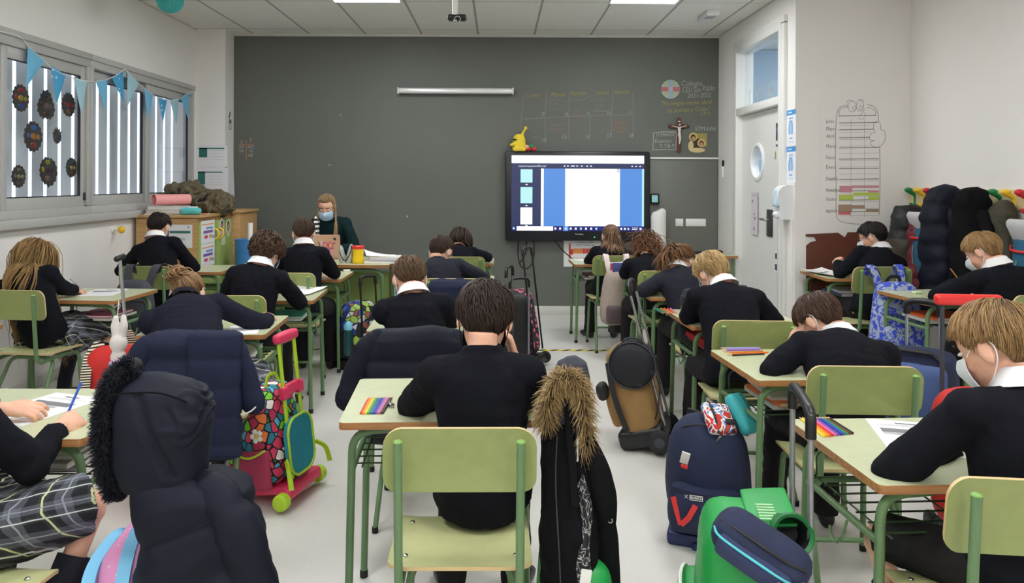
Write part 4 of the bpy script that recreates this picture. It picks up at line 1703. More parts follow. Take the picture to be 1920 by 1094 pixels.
person('D5', 'boy with dark brown hair hiding his face behind his hand, right column', 1.26, 2.72, (1540, 600, 2.98), pitch=46, yaw=32, n=2400, widen=1.12, mask='white', vox=0.005,
       hair=dict(style='short', len=0.10, vol=0.10, jit=0.18, grav=0.35, swirl=0.25, w=0.0028, fringe=0.2), dark=(44, 28, 22), light=(98, 68, 52), hname='hair_dark_brown', elbows={'L': W_(1446, 692, 2.83), 'R': W_(1668, 690, 2.85)}, hands={'L': W_(1483, 655, 3.0)}, handdir={'L': Vector((0.3, 0.2, 1))}, palm={'L': Vector((1, 0, 0.2))})
person('D6', 'nearest boy at lower right, streaked light brown hair, shorts and white collar', 1.255, 1.74, (1873, 650, 1.84), pitch=30, yaw=30, n=4200, mask='white', vox=0.0045, bottom='shorts', widen=1.08,
       hair=dict(style='short', len=0.12, vol=0.15, jit=0.09, grav=0.12, swirl=0.35, w=0.0024, crown=(0.35, -0.55, 0.8), fringe=0.12, trim=0.15, over=0.13, tip=-0.06), dark=(72, 50, 32), light=(190, 152, 98), hname='hair_streaked',
       elbows={'L': W_(1672, 885, 1.86), 'R': Vector((1.52, 1.95, 0.77))}, hands={'L': W_(1790, 842, 2.02)}, knees={'L': Vector((1.03, 2.02, 0.475)), 'R': Vector((1.33, 2.08, 0.475))}, feet={'L': Vector((1.10, 1.90, 0.085))})
person('E1', 'boy with black hair and glasses looking left in the alcove', 2.63, 5.24, (1637, 443, 5.42), seat=0.47, desk_z=0.735, pitch=22, yaw=48, hair=SHORT, dark=(18, 15, 15), light=(48, 40, 38), hname='hair_black', glasses=True, mask='white',
       elbows={'L': W_(1575, 512, 5.40)}, hands={'L': W_(1572, 489, 5.55)})
person('E2', 'boy with fair brown hair writing beside the hanging coats', 2.78, 4.00, (1845, 470, 4.12), seat=0.47, desk_z=0.735, pitch=34, yaw=32, n=1700, mask='white', widen=1.1,
       hair=dict(style='short', len=0.10, vol=0.11, jit=0.18, grav=0.3, swirl=0.3, w=0.003), dark=(92, 66, 40), light=(198, 158, 104), hname='hair_fair', elbows={'L': W_(1757, 553, 4.22), 'R': Vector((3.03, 4.2, 0.79))}, hands={'L': W_(1790, 528, 4.42)})
person('teacher', 'woman teacher in face mask and dark green cardigan behind the laptop', -1.62, 7.32, (613, 391, 7.10), seat=0.46, rz=180, pitch=26, yaw=0, s=1.08, hs=1.03, top=M_green, topname='cardigan', collar=False, mask='blue', desk_z=0.74, vox=0.006, n=1400,
       hair=dict(style='ponytail', vol=0.16, drop=-0.22, tie=(0, -0.10, 0.06), tail_n=60, tail_len=0.1, K=9), dark=(92, 70, 48), light=(196, 164, 118), hname='hair_teacher')
# the teacher's long locks in front of the shoulders, a striped scarf
tr_, HM_, W0, inf = PEOPLE['teacher']
for sg in (-1, 1):
    rng_ = random.Random(3 + sg)
    mb = MB()
    for k in range(46):
        a = rng_.uniform(-0.018, 0.018)
        b = rng_.uniform(-0.014, 0.014)
        top_ = HM_ @ Vector((sg * (0.070 + a * 0.3), 0.02 + b, 0.05 + a))
        mid = HM_ @ Vector((sg * (0.085 + a * 0.5), 0.035 + b, -0.055))
        e1 = mid + Vector((sg * 0.012 + a, 0.03 + b, -0.10))
        e2 = e1 + Vector((a * 0.6, 0.012, -0.10 - rng_.uniform(0, 0.04)))
        mb.tube(smooth_path([top_, mid, e1, e2], 3), [0.003, 0.0045, 0.004, 0.0008], 5)
    o = mb.build('hair_lock', MATS['hair_teacher'], tr_, 180)
    at_ = o.data.attributes.new('shade', 'FLOAT', 'POINT')
    per = len(o.data.vertices) // 46
    at_.data.foreach_set('value', np.repeat(np.random.default_rng(2).random(46) * 0.9, per).astype(np.float32))
g = NG('striped_scarf', 0.9)
s = g.xyz()
fr = g.math('FRACT', g.math('DIVIDE', g.math('ADD', s[2], 10.0), 0.042))
M_scarf = g.color(g.mix(g.math('LESS_THAN', fr, 0.5), (232, 232, 232), (24, 24, 30)))
mb = MB()
c7 = inf['c7']
pts = [c7 + Vector((-0.05, -0.02, 0.05)), c7 + Vector((0.045, 0.0, 0.055)), c7 + Vector((0.085, 0.06, 0.0)), c7 + Vector((0.085, 0.125, -0.08)), c7 + Vector((0.085, 0.14, -0.20)), c7 + Vector((0.08, 0.15, -0.28))]
mb.tube(smooth_path(pts, 5), [0.022, 0.03, 0.035, 0.036, 0.036, 0.038], 12, flat=0.45)
mb.build('scarf', M_scarf, tr_)
# ------------------------------------------------------------------ patterned cloth
def vor_mat(name, scale, palette, outline=(16, 14, 18), edge=0.05, rough=0.75, randomness=1.0):
    g = NG(name, rough)
    v = g.n('ShaderNodeTexVoronoi', feature='F1')
    v.inputs['Scale'].default_value = scale
    v.inputs['Randomness'].default_value = randomness
    g.link(g.tc.outputs['Object'], v.inputs['Vector'])
    s = g.n('ShaderNodeSeparateColor')
    g.link(v.outputs['Color'], s.inputs[0])
    c = g.ramp(s.outputs[0], [(i / len(palette), p) for i, p in enumerate(palette)])
    if outline:
        e = g.n('ShaderNodeTexVoronoi', feature='DISTANCE_TO_EDGE')
        e.inputs['Scale'].default_value = scale
        e.inputs['Randomness'].default_value = randomness
        g.link(g.tc.outputs['Object'], e.inputs['Vector'])
        c = g.mix(g.math('LESS_THAN', e.outputs['Distance'], edge), c, outline)
    return g.color(c)


def camo_mat(name, cols, scale=14, rough=0.75):
    g = NG(name, rough)
    nz = g.n('ShaderNodeTexNoise')
    nz.inputs['Scale'].default_value = scale
    nz.inputs['Detail'].default_value = 1.5
    nz.inputs['Distortion'].default_value = 1.2
    g.link(g.tc.outputs['Object'], nz.inputs['Vector'])
    return g.color(g.ramp(nz.outputs['Fac'], cols))


def dots_mat(name, base, dot, scale, r, rough=0.7, inner=None):
    g = NG(name, rough)
    v = g.n('ShaderNodeTexVoronoi', feature='F1')
    v.inputs['Scale'].default_value = scale
    v.inputs['Randomness'].default_value = 0.75
    g.link(g.tc.outputs['Object'], v.inputs['Vector'])
    c = g.mix(g.math('LESS_THAN', v.outputs['Distance'], r), base, dot)
    if inner:
        c = g.mix(g.math('LESS_THAN', v.outputs['Distance'], r * 0.45), c, inner)
    return g.color(c)


def stripe_mat(name, axis, period, a, b, duty=0.5, rough=0.8):
    g = NG(name, rough)
    s = g.xyz()
    fr = g.math('FRACT', g.math('DIVIDE', g.math('ADD', s[axis], 10.0), period))
    return g.color(g.mix(g.math('LESS_THAN', fr, duty), a, b))


M_nylon = mat('black_nylon', (26, 26, 29), 0.6, bump=0.3, bscale=500)
M_floral = vor_mat('flower_print', 26, [(206, 62, 96), (240, 236, 230), (120, 200, 50), (40, 120, 140), (206, 62, 96), (226, 120, 60), (90, 170, 200), (176, 50, 84)], edge=0.06)
M_comic = vor_mat('comic_print', 22, [(30, 50, 130), (20, 20, 26), (150, 180, 80), (60, 100, 180), (24, 24, 30), (200, 200, 210), (40, 60, 150), (140, 80, 60)], edge=0.05)
M_camo = camo_mat('blue_camouflage', [(0.0, (58, 74, 190)), (0.42, (62, 84, 196)), (0.47, (150, 164, 192)), (0.58, (168, 178, 198)), (0.64, (66, 76, 176))], 22)
M_pinkdot = dots_mat('pink_flower_dots', (40, 40, 50), (226, 108, 128), 24, 0.36, inner=(190, 70, 96))
M_lunch = dots_mat('dark_planet_print', (24, 25, 32), (54, 58, 70), 18, 0.22)
M_lime = mat('lime_plastic', (170, 206, 44), 0.4)
M_fuchsia = mat('fuchsia_plastic', (214, 52, 92), 0.4)
M_teal = mat('teal_padding', (30, 138, 158), 0.8, bump=0.3, bscale=400)
M_rasp = mat('raspberry_mesh', (160, 50, 80), 0.85, bump=0.5, bscale=600)
M_navyc = mat('navy_canvas', (30, 38, 68), 0.85, bump=0.3, bscale=400, vary=0.08, vscale=12)
M_navyl = mat('slate_blue_canvas', (64, 84, 130), 0.85, bump=0.3, bscale=400)
M_navyp = mat('navy_plastic', (30, 42, 92), 0.35)
M_brownc = mat('tan_canvas', (150, 116, 70), 0.85, bump=0.3, bscale=350, vary=0.10, vscale=10)
M_betis = mat('green_satin', (30, 152, 70), 0.45)
M_betisd = mat('dark_green_rim', (24, 110, 54), 0.5)
M_red = mat('red_canvas', (200, 38, 34), 0.7, bump=0.2, bscale=350)
M_redp = mat('red_plastic', (226, 52, 50), 0.35)
M_beige = mat('beige_canvas', (168, 154, 142), 0.9, bump=0.4, bscale=300, vary=0.06, vscale=30)
M_taupe = mat('taupe_pocket', (96, 82, 84), 0.85)
M_pale = mat('pale_pink_strap', (224, 208, 206), 0.8)
M_grey = mat('dark_grey_sport', (62, 64, 72), 0.8, bump=0.3, bscale=400)
M_pinkb = dots_mat('pink_glitter', (220, 150, 196), (246, 220, 238), 60, 0.16)
M_sky = mat('sky_blue_tape', (116, 184, 222), 0.6)
M_chrome = mat('chrome_tube', (205, 207, 210), 0.22, metal=1.0)
M_zip = mat('zip_metal', (190, 184, 170), 0.3, metal=1.0)
M_white = MATS['wall_paint']
M_offw = mat('off_white_print', (232, 232, 228), 0.7)
M_tealp = mat('turquoise_case', (64, 178, 184), 0.6)
GB = 'wheeled school bags'


def bag_root(name, label, cat, x, y, rz, lean=0.0, group=None, z=0.0):
    r = thing(name, label, cat, (x, y, z), rz, group)
    r.rotation_euler = (rad(-lean), 0, rad(rz))      # leans back about its own width
    return r


def rods(root, w, y, z0, z1, m_rod, m_grip, grip_th=0.014, tilt=0.0, bow=0.0):
    """telescopic handle: two rods and a grip bar"""
    for sx in (-1, 1):
        mb = MB()
        mb.tube([(sx * w / 2, y, z0), (sx * w / 2, y + tilt, z1)], 0.0075, 8)
        mb.build('handle_rod', m_rod, root, 60)
    mb = MB()
    mb.tube(round_path([(-w / 2, y + tilt * 0.93, z1 - 0.06), (-w / 2, y + tilt, z1 + 0.005), (0, y + tilt + bow, z1 + 0.012), (w / 2, y + tilt, z1 + 0.005), (w / 2, y + tilt * 0.93, z1 - 0.06)], 0.035, 5), grip_th, 10)
    mb.build('handle_grip', m_grip, root, 60)


def wheel(root, x, y, r=0.035, w=0.03, m=None, hub=None, axis='X'):
    mb = MB()
    T = Matrix.Translation((x, y, r)) @ rot_xyz(y=90)
    mb.lathe([(0.0, -w / 2), (r * 0.6, -w / 2), (r * 0.9, -w / 2 + 0.002), (r, -w / 2 + 0.006), (r, w / 2 - 0.006), (r * 0.9, w / 2 - 0.002), (r * 0.6, w / 2), (0.0, w / 2)], 20, M=T, cap=False)
    o = mb.build('wheel', m or M_nylon, root, 40)
    if hub:
        mb = MB()
        mb.lathe([(0.0, -w / 2 - 0.003), (r * 0.45, -w / 2 - 0.002), (r * 0.45, w / 2 + 0.002), (0.0, w / 2 + 0.003)], 14, M=T, cap=False)
        mb.build('hub', hub, o, 40)


def strap(root, pts, w, m, up=(0, -1, 0), th=0.006, name='strap'):
    mb = MB()
    mb.ribbon(smooth_path(pts, 5), w, th, up)
    return mb.build(name, m, root, 50)


def zipline(root, pts, m=None, r=0.003, name='zip'):
    mb = MB()
    mb.tube(smooth_path(pts, 5), r, 6)
    return mb.build(name, m or M_nylon, root, 60)


def pouch(root, name, c, s, r, m, M=None, bulge=(0, 0, 0), wob=0.003, taper=0.0):
    mb = MB()
    mb.rbox(c, s, r, M=M, bulge=bulge, taper=taper, n=10)
    return mb.build(name, m, root, 60, wob=wob, wscale=14)


# ---- flowered pink and lime trolley bag in the left aisle
b = bag_root('trolley_bag', 'pink flower print wheeled school bag with lime handle and turquoise back panel', 'school bag', -0.985, 3.36, 76, 7, GB)
pouch(b, 'body', (0, 0.02, 0.29), (0.30, 0.20, 0.42), 0.06, M_floral, bulge=(0.02, 0.03, 0.01), taper=0.16)
pouch(b, 'front_pocket', (0, 0.135, 0.21), (0.25, 0.07, 0.22), 0.035, M_floral, bulge=(0, 0.02, 0))
mb = MB()
mb.rbox((-0.156, 0.02, 0.17), (0.03, 0.17, 0.17), 0.014, bulge=(0.014, 0, 0))
mp_ = mb.build('side_pocket', M_rasp, b, 60)
zipline(mp_, [(-0.172, -0.06, 0.26), (-0.185, 0.0, 0.235), (-0.185, 0.05, 0.24), (-0.170, 0.10, 0.265)], M_lime, 0.005, 'piping')
mb = MB()
mb.rbox((0, -0.105, 0.055), (0.30, 0.07, 0.055), 0.018)
mb.rbox((0, 0.02, 0.07), (0.28, 0.26, 0.035), 0.014)
mb.rbox((-0.10, 0.13, 0.035), (0.03, 0.04, 0.07), 0.010)
mb.rbox((0.10, 0.13, 0.035), (0.03, 0.04, 0.07), 0.010)
mb.build('base', M_fuchsia, b, 50)
poly = rrect(0.21, 0.25, 0.07, 7)
mb = MB()
mb.plate(poly, 0.022, M=Matrix.Translation((0, -0.125, 0.235)) @ rot_xyz(x=90))
pn = mb.build('back_panel', M_teal, b, 40)
zipline(pn, [(x, -0.137, 0.235 + y_) for x, y_ in poly + poly[:1]], M_lime, 0.006, 'piping')
for sx in (-1, 1):
    mb = MB()
    mb.tube([(sx * 0.065, -0.113, 0.10), (sx * 0.065, -0.113, 0.70)], 0.011, 8, flat=0.7)
    mb.build('handle_rod', M_lime, b, 60)
    mb = MB()
    mb.rbox((sx * 0.065, -0.115, 0.475), (0.045, 0.03, 0.055), 0.008)
    mb.build('rod_clamp', M_fuchsia, b, 50)
    wheel(b, sx * 0.165, -0.11, 0.036, 0.045, M_lime, M_lime)
    strap(b, [(sx * 0.13, -0.13, 0.20), (sx * 0.165, -0.16, 0.16), (sx * 0.175, -0.17, 0.09)], 0.022, M_lime, up=(1, 0, 0.2))
mb = MB()
mb.rbox((0, -0.115, 0.485), (0.13, 0.026, 0.05), 0.008)
mb.build('cross_bar', M_fuchsia, b, 50)
mb = MB()
mb.rbox((0, -0.113, 0.715), (0.18, 0.036, 0.042), 0.014, bulge=(0, 0, 0.006))
mb.build('handle_grip', M_fuchsia, b, 50)
strap(b, [(-0.06, -0.02, 0.49), (-0.03, -0.02, 0.545), (0.03, -0.02, 0.545), (0.06, -0.02, 0.49)], 0.014, M_lime, up=(0, 1, 0), name='carry_loop')
for fx_, fz2, yy, fs in ((-0.163, 0.32, -0.02, 0.020), (-0.160, 0.40, 0.06, 0.016), (-0.163, 0.30, 0.09, 0.018)):
    mb = MB()
    for k in range(5):
        a = 2 * PI * k / 5
        mb.ell((fx_, yy + fs * math.cos(a), fz2 + fs * math.sin(a)), (0.003, fs * 0.62, fs * 0.62), 0, nu=10, nv=6)
    mb.ell((fx_ - 0.002, yy, fz2), (0.003, fs * 0.5, fs * 0.5), 1, nu=10, nv=6)
    mb.build('flower_print', [M_offw, mat('flower_heart', (236, 180, 60), 0.7)], b, 60)

# ---- navy backpack with printed tape, front right
b = bag_root('backpack', 'navy backpack with white lettered tape and red chevron beside the right desk leg', 'school bag', 0.85, 2.99, 160, 5)
pouch(b, 'body', (0, 0, 0.275), (0.29, 0.21, 0.43), 0.09, M_navyc, bulge=(0.03, 0.04, 0.02), taper=0.12)
fp = pouch(b, 'front_pocket', (0, 0.125, 0.175), (0.265, 0.09, 0.19), 0.04, M_navyc, bulge=(0.01, 0.03, 0))
mb = MB()
mb.rbox((0, 0.0, 0.035), (0.30, 0.25, 0.06), 0.02)
mb.rbox((0, 0.10, 0.02), (0.10, 0.08, 0.04), 0.012)
mb.build('base', M_navyp, b, 50)


def on_front(px_, pz_, yoff=0.0):
    return Vector((px_, 0.1705 + 0.028 * max(0, 1 - (px_ / 0.132) ** 2) * max(0, 1 - ((pz_ - 0.175) / 0.095) ** 2) - 0.02 * max(0, abs(px_) / 0.132 - 0.55) + yoff, pz_))


bt = [on_front(x, 0.262 - 0.012 * math.cos(x * 12), -0.004) for x in np.linspace(-0.125, 0.125, 13)]
mb = MB()
mb.ribbon(bt, 0.026, 0.006, up=(0, 1, 0))
tp_ = mb.build('lettered_tape', mat('tape_navy', (24, 30, 60), 0.6), b, 60)
for tx, tw in ((-0.085, 'MUNICH'), (-0.030, 'X'), (0.005, 'MUNICH'), (0.060, 'X')):
    if tw == 'X':
        text('X', 0.020, (0, 0, 0), M_offw, tp_, M=Matrix.Translation(on_front(tx + 0.012, 0.244, 0.006)) @ rot_xyz(90, 0, 180))
    else:
        x0 = tx + 0.045
        T = Matrix.Translation(on_front(x0 - 0.022, 0.2425, 0.0045))
        mb = MB()
        for q, (ww, hh, cx, cz) in enumerate(((0.048, 0.0018, 0, 0.017), (0.048, 0.0018, 0, -0.001), (0.0018, 0.018, 0.0235, 0.008), (0.0018, 0.018, -0.0235, 0.008))):
            mb.box((cx, 0, cz), (ww, 0.002, hh), M=None)
        fr_ = MB()
        fr_.M = T
        fr_.v = [T @ v for v in mb.v]
        fr_.f, fr_.m = mb.f, mb.m
        fr_.build('tape_frame', M_offw, tp_, 60)
        text(tw, 0.0145, (0, 0, 0), M_offw, tp_, M=Matrix.Translation(on_front(x0, 0.2455, 0.006)) @ rot_xyz(90, 0, 180), sx=0.78, thin=0.02)
mb = MB()
mb.ribbon([on_front(0.115, 0.235, 0.004), on_front(0.10, 0.185, 0.006), on_front(0.085, 0.135, 0.003)], 0.020, 0.004, up=(0, 1, 0))
mb.ribbon([on_front(0.085, 0.135, 0.003), on_front(0.055, 0.175, 0.006), on_front(0.03, 0.225, 0.006)], 0.020, 0.004, up=(0, 1, 0))
mb.build('red_chevron', M_redp, b, 60)
mb = MB()
mb.box((0.075, 0.128, 0.375), (0.032, 0.005, 0.055), M=rot_xyz(x=-18, y=-14))
mb.box((0.077, 0.134, 0.343), (0.026, 0.005, 0.014), 1, M=rot_xyz(x=-18, y=-14))
mb.build('patch', [M_offw, M_redp], b, 60)
zipline(b, [(-0.13, 0.02, 0.40), (-0.09, 0.06, 0.47), (0, 0.075, 0.495), (0.09, 0.06, 0.47), (0.13, 0.02, 0.40)], M_nylon)
for sx in (-1, 1):
    strap(b, [(sx * 0.06, -0.10, 0.48), (sx * 0.075, -0.15, 0.40), (sx * 0.09, -0.15, 0.22), (sx * 0.11, -0.11, 0.09)], 0.055, M_nylon)
# two pencil cases lying on its top
t = thing('pencil_case', 'comic print pencil case lying on top of the navy backpack', 'pencil case', (0.860, 2.915, 0.485), 0)
t.rotation_euler = (rad(38), rad(8), rad(12))
M_comicr = camo_mat('comic_red_blue', [(0.0, (196, 48, 40)), (0.42, (232, 228, 222)), (0.5, (110, 150, 205)), (0.56, (30, 30, 38)), (0.6, (206, 64, 48))], 22)
mb = MB()
mb.rbox((0, 0, 0.022), (0.115, 0.135, 0.038), 0.016, bulge=(0, 0, 0.008))
o = mb.build('pouch', M_comicr, t, 60)
zipline(t, [(-0.028, -0.072, 0.030), (-0.032, 0, 0.051), (-0.030, 0.068, 0.036)], M_nylon, 0.005)
text('23', 0.045, (-0.005, 0.02, 0.0510), M_offw, t, rx=0, rz=0, th=0.002, sx=0.9)
mb = MB()
mb.rbox((0.03, -0.03, 0.052), (0.045, 0.022, 0.006), 0.002)
mb.build('badge', M_nylon, t, 60)
mb = MB()
mb.box((-0.028, -0.088, 0.018), (0.009, 0.006, 0.034), bev=0.002)
mb.build('zip_pull', M_zip, t, 60)
t = thing('pencil_case', 'plain turquoise pencil case leaning on top of the navy backpack', 'pencil case', (0.955, 2.955, 0.495), 0)
t.rotation_euler = (rad(52), rad(0), rad(28))
mb = MB()
mb.rbox((0, 0, 0.03), (0.085, 0.165, 0.058), 0.026, bulge=(0, 0, 0.006))
mb.build('pouch', M_tealp, t, 60)
zipline(t, [(0.012, -0.075, 0.055), (0.014, 0, 0.064), (0.010, 0.07, 0.058)], mat('teal_zip', (34, 104, 112), 0.6), 0.004)

# ---- green football trolley bag, front right
b = bag_root('trolley_bag', 'bright green football school bag with tall grey wheeled handle, lower right', 'school bag', 0.665, 1.975, 78, 0, GB, 0.0)
pouch(b, 'body', (0, 0.01, 0.31), (0.31, 0.22, 0.47), 0.06, M_betis, bulge=(0.02, 0.02, 0.01), taper=0.08)
pouch(b, 'front_pocket', (0, 0.135, 0.215), (0.27, 0.07, 0.24), 0.03, M_betis, bulge=(0.01, 0.02, 0))
zipline(b, [(-0.14, 0.12, 0.27), (-0.13, 0.155, 0.33), (0, 0.172, 0.345), (0.13, 0.155, 0.33), (0.14, 0.12, 0.27)], M_offw, 0.005, 'piping')
zipline(b, [(-0.165, -0.06, 0.20), (-0.167, 0.01, 0.24), (-0.16, 0.09, 0.20), (-0.155, 0.10, 0.11)], M_offw, 0.005, 'piping')
mb = MB()
mb.box((0, -0.02, 0.045), (0.30, 0.24, 0.05), bev=0.012)
mb.build('base', M_nylon, b, 50)
for sx in (-1, 1):
    wheel(b, sx * 0.15, -0.10, 0.045, 0.03, M_nylon, M_grey)
mb = MB()
mb.rbox((0.02, -0.055, 0.560), (0.22, 0.12, 0.012), 0.005, M=rot_xyz(x=-6))
mb.build('top_flap', M_betis, b, 60, wob=0.006, wscale=9)
mb = MB()
for k in range(6):
    mb.box((-0.075 + 0.017 * k, -0.045, 0.570), (0.007, 0.045, 0.003), M=rot_xyz(z=8))
mb.build('pale_stripes', mat('pale_green_print', (170, 224, 170), 0.6), b)
mb = MB()
T = Matrix.Translation((-0.085, -0.085, 0.545)) @ Vector((-0.93, -0.12, 0.33)).to_track_quat('Z', 'Y').to_matrix().to_4x4()
mb.lathe([(0.040, -0.07), (0.046, 0.05), (0.052, 0.058), (0.048, 0.064), (0.040, 0.058), (0.034, -0.02), (0.0, -0.03)], 24, M=T, cap=False)
mb.m = [1 if k >= 24 * 4 else 0 for k in range(len(mb.f))]
mb.build('bottle_pocket', [M_betisd, M_nylon], b, 40)
rods(b, 0.25, -0.135, 0.10, 0.86, mat('grey_rod', (150, 152, 154), 0.35, metal=0.6), M_black, 0.0135)
for sx in (-1, 1):
    mb = MB()
    mb.box((sx * 0.125, -0.135, 0.40), (0.030, 0.030, 0.06), bev=0.005)
    mb.build('rod_clamp', M_black, b, 60)
# striped triangular club badge on the near side
mb = MB()
T = Matrix.Translation((-0.166, 0.055, 0.36)) @ rot_xyz(z=-90) @ rot_xyz(x=90)
mb.plate([(-0.032, 0.02), (0.0, -0.045), (0.032, 0.02)][::-1], 0.006, 0, T)
for k in (-1, 0, 1):
    mb.plate([(k * 0.016 - 0.004, 0.014), (k * 0.016 + 0.004, 0.014), (k * 0.007 + 0.003, -0.022), (k * 0.007 - 0.003, -0.022)][::-1], 0.0085, 1, T)
mb.lathe([(0.0, -0.004), (0.013, -0.004), (0.013, 0.004), (0.0, 0.004)], 16, 0, T @ Matrix.Translation((0, 0.030, 0)), cap=False)
mb.lathe([(0.0, -0.0055), (0.008, -0.0055), (0.008, 0.0055), (0.0, 0.0055)], 14, 2, T @ Matrix.Translation((0, 0.030, 0)), cap=False)
mb.build('club_badge', [mat('badge_cream', (228, 214, 160), 0.5), M_betisd, M_redp], b, 60)
# navy pencil case on it
t = thing('pencil_case', 'large navy pencil case with turquoise piping resting on the green bag', 'pencil case', (0.625, 1.790, 0.515), 0)
t.rotation_euler = (rad(24), rad(22), rad(-34))
t.scale = (0.94, 0.94, 0.94)
mb = MB()
mb.rbox((0, 0, 0.050), (0.235, 0.115, 0.10), 0.040, bulge=(0.006, 0.008, 0.006), n=8)
mb.build('pouch', M_navyc, t, 60, wob=0.004, wscale=16)
mb = MB()
mb.rbox((0, -0.052, 0.052), (0.19, 0.035, 0.07), 0.016, bulge=(0, 0.008, 0), n=8)
mb.build('front_pocket', mat('navy_flap', (48, 56, 92), 0.85, bump=0.3, bscale=400), t, 60)
zipline(t, [(-0.115, -0.035, 0.070), (-0.09, -0.062, 0.083), (0, -0.068, 0.087), (0.09, -0.062, 0.083), (0.115, -0.03, 0.072)], mat('turquoise_piping', (80, 190, 200), 0.5), 0.0035, 'piping')
zipline(t, [(-0.11, -0.02, 0.088), (-0.05, -0.03, 0.103), (0.06, -0.03, 0.103), (0.11, -0.01, 0.09)], M_nylon, 0.004)
for dx, dz in ((0.075, 0.080), (0.105, 0.062), (0.07, 0.02)):
    mb = MB()
    mb.rbox((dx, -0.082, dz), (0.016, 0.010, 0.018), 0.004)
    mb.tube([(dx, -0.086, dz - 0.008), (dx + 0.004, -0.092, dz - 0.042)], 0.0048, 6)
    mb.build('zip_pull', M_zip, t, 60)

# ---- tan trolley bag with round black lunch bag, right aisle
b = bag_root('trolley_bag', 'tan brown wheeled school bag with chrome handle standing in the right aisle', 'school bag', 0.845, 4.02, 70, 15, GB)
pouch(b, 'body', (0, 0.02, 0.33), (0.30, 0.19, 0.46), 0.05, M_brownc, bulge=(0.015, 0.03, 0), taper=0.10, wob=0.006)
pouch(b, 'front_pocket', (0.0, 0.13, 0.26), (0.24, 0.06, 0.22), 0.025, M_brownc, bulge=(0.01, 0.02, 0), wob=0.006)
mb = MB()
mb.rbox((0, 0.02, 0.085), (0.32, 0.25, 0.10), 0.03)
mb.build('base', M_black, b, 50)
for sx in (-1, 1):
    wheel(b, sx * 0.165, -0.075, 0.06, 0.03, M_nylon, M_grey)
rods(b, 0.17, -0.105, 0.12, 0.88, M_chrome, M_black, 0.012)
strap(b, [(-0.13, 0.10, 0.50), (-0.17, 0.10, 0.36), (-0.172, 0.09, 0.22), (-0.16, 0.08, 0.14)], 0.028, M_nylon, up=(1, 0, 0))
pouch(b, 'side_tab', (-0.13, 0.165, 0.36), (0.09, 0.045, 0.09), 0.02, M_nylon, bulge=(0, 0.01, 0))
t = thing('lunch_bag', 'round black lunch bag with dark print hung on the tan bag', 'lunch bag', (0.715, 3.93, 0.345), 74)
T = Matrix.Translation((0, 0, 0.12)) @ rot_xyz(y=90)
mb = MB()
mb.lathe([(0.0, -0.062), (0.08, -0.062), (0.108, -0.052), (0.122, -0.035), (0.124, 0.03), (0.112, 0.052), (0.08, 0.062), (0.0, 0.062)], 32, M=T, cap=False)
mb.build('pouch', M_lunch, t, 50, wob=0.005, wscale=12)
mb = MB()
mb.tube([(-0.045, 0.122 * math.cos(2 * PI * k / 30), 0.12 + 0.122 * math.sin(2 * PI * k / 30)) for k in range(30)], 0.004, 6, closed=True, cap=False)
mb.build('zip', M_grey, t, 60)
mb = MB()
mb.ribbon(smooth_path([(-0.02, -0.06, 0.226), (-0.02, -0.03, 0.256), (-0.02, 0.03, 0.256), (-0.02, 0.06, 0.226)], 5), 0.03, 0.006, up=(0, 0, 1))
mb.build('carry_loop', M_nylon, t, 60)
strap(t, [(0.03, -0.115, 0.14), (-0.01, -0.14, 0.02), (0.0, -0.13, -0.12), (0.02, -0.10, -0.2)], 0.024, M_nylon, up=(0, 1, 0), name='shoulder_strap')

# ---- navy trolley bag behind the right desks
b = bag_root('trolley_bag', 'slate blue and navy wheeled bag behind the boy hiding his face', 'school bag', 2.13, 3.74, 138, 0, GB)
pouch(b, 'body', (0, 0, 0.33), (0.32, 0.17, 0.52), 0.06, M_navyc, bulge=(0.01, 0.02, 0.01))
pouch(b, 'front_pocket', (0, 0.125, 0.31), (0.29, 0.09, 0.46), 0.04, M_navyl, bulge=(0, 0.02, 0))
mb = MB()
for k in range(1):
    mb.tube([(sx * (0.155 if abs(sz) < 0.2 else 0.12), 0.088, 0.33 + sz) for sx, sz in ((-1, -0.24), (-1, 0), (-1, 0.22), (-0.6, 0.262), (0.6, 0.262), (1, 0.22), (1, 0), (1, -0.24))], 0.012, 8)
mb.build('zip', M_nylon, b, 60)
mb = MB()
mb.box((0, -0.01, 0.045), (0.30, 0.20, 0.05), bev=0.012)
mb.build('base', M_black, b, 50)
for sx in (-1, 1):
    wheel(b, sx * 0.14, -0.09, 0.04, 0.03, M_nylon, M_grey)
rods(b, 0.15, -0.06, 0.55, 0.815, mat('silver_rod', (176, 178, 180), 0.35, metal=0.7), M_black, 0.017)

# ---- red trolley bag near right edge
b = bag_root('trolley_bag', 'red wheeled bag with red plastic handle behind the nearest boy', 'school bag', 1.905, 2.92, 175, 0, GB)
pouch(b, 'body', (0, 0, 0.34), (0.33, 0.20, 0.54), 0.09, M_red, bulge=(0.02, 0.03, 0.02))
pouch(b, 'front_pocket', (0, 0.13, 0.30), (0.29, 0.10, 0.40), 0.05, M_red, bulge=(0, 0.02, 0))
mb = MB()
mb.box((0, -0.01, 0.05), (0.30, 0.20, 0.05), bev=0.012)
mb.build('base', M_black, b, 50)
for sx in (-1, 1):
    wheel(b, sx * 0.14, -0.10, 0.045, 0.03, M_nylon, M_grey)
for sx in (-1, 1):
    mb = MB()
    mb.tube([(sx * 0.10, -0.10, 0.5), (sx * 0.10, -0.10, 0.94)], 0.009, 8)
    mb.build('handle_rod', M_grey, b, 60)
mb = MB()
mb.rbox((0, -0.10, 0.955), (0.26, 0.04, 0.045), 0.015)
mb.build('handle_grip', M_redp, b, 60)

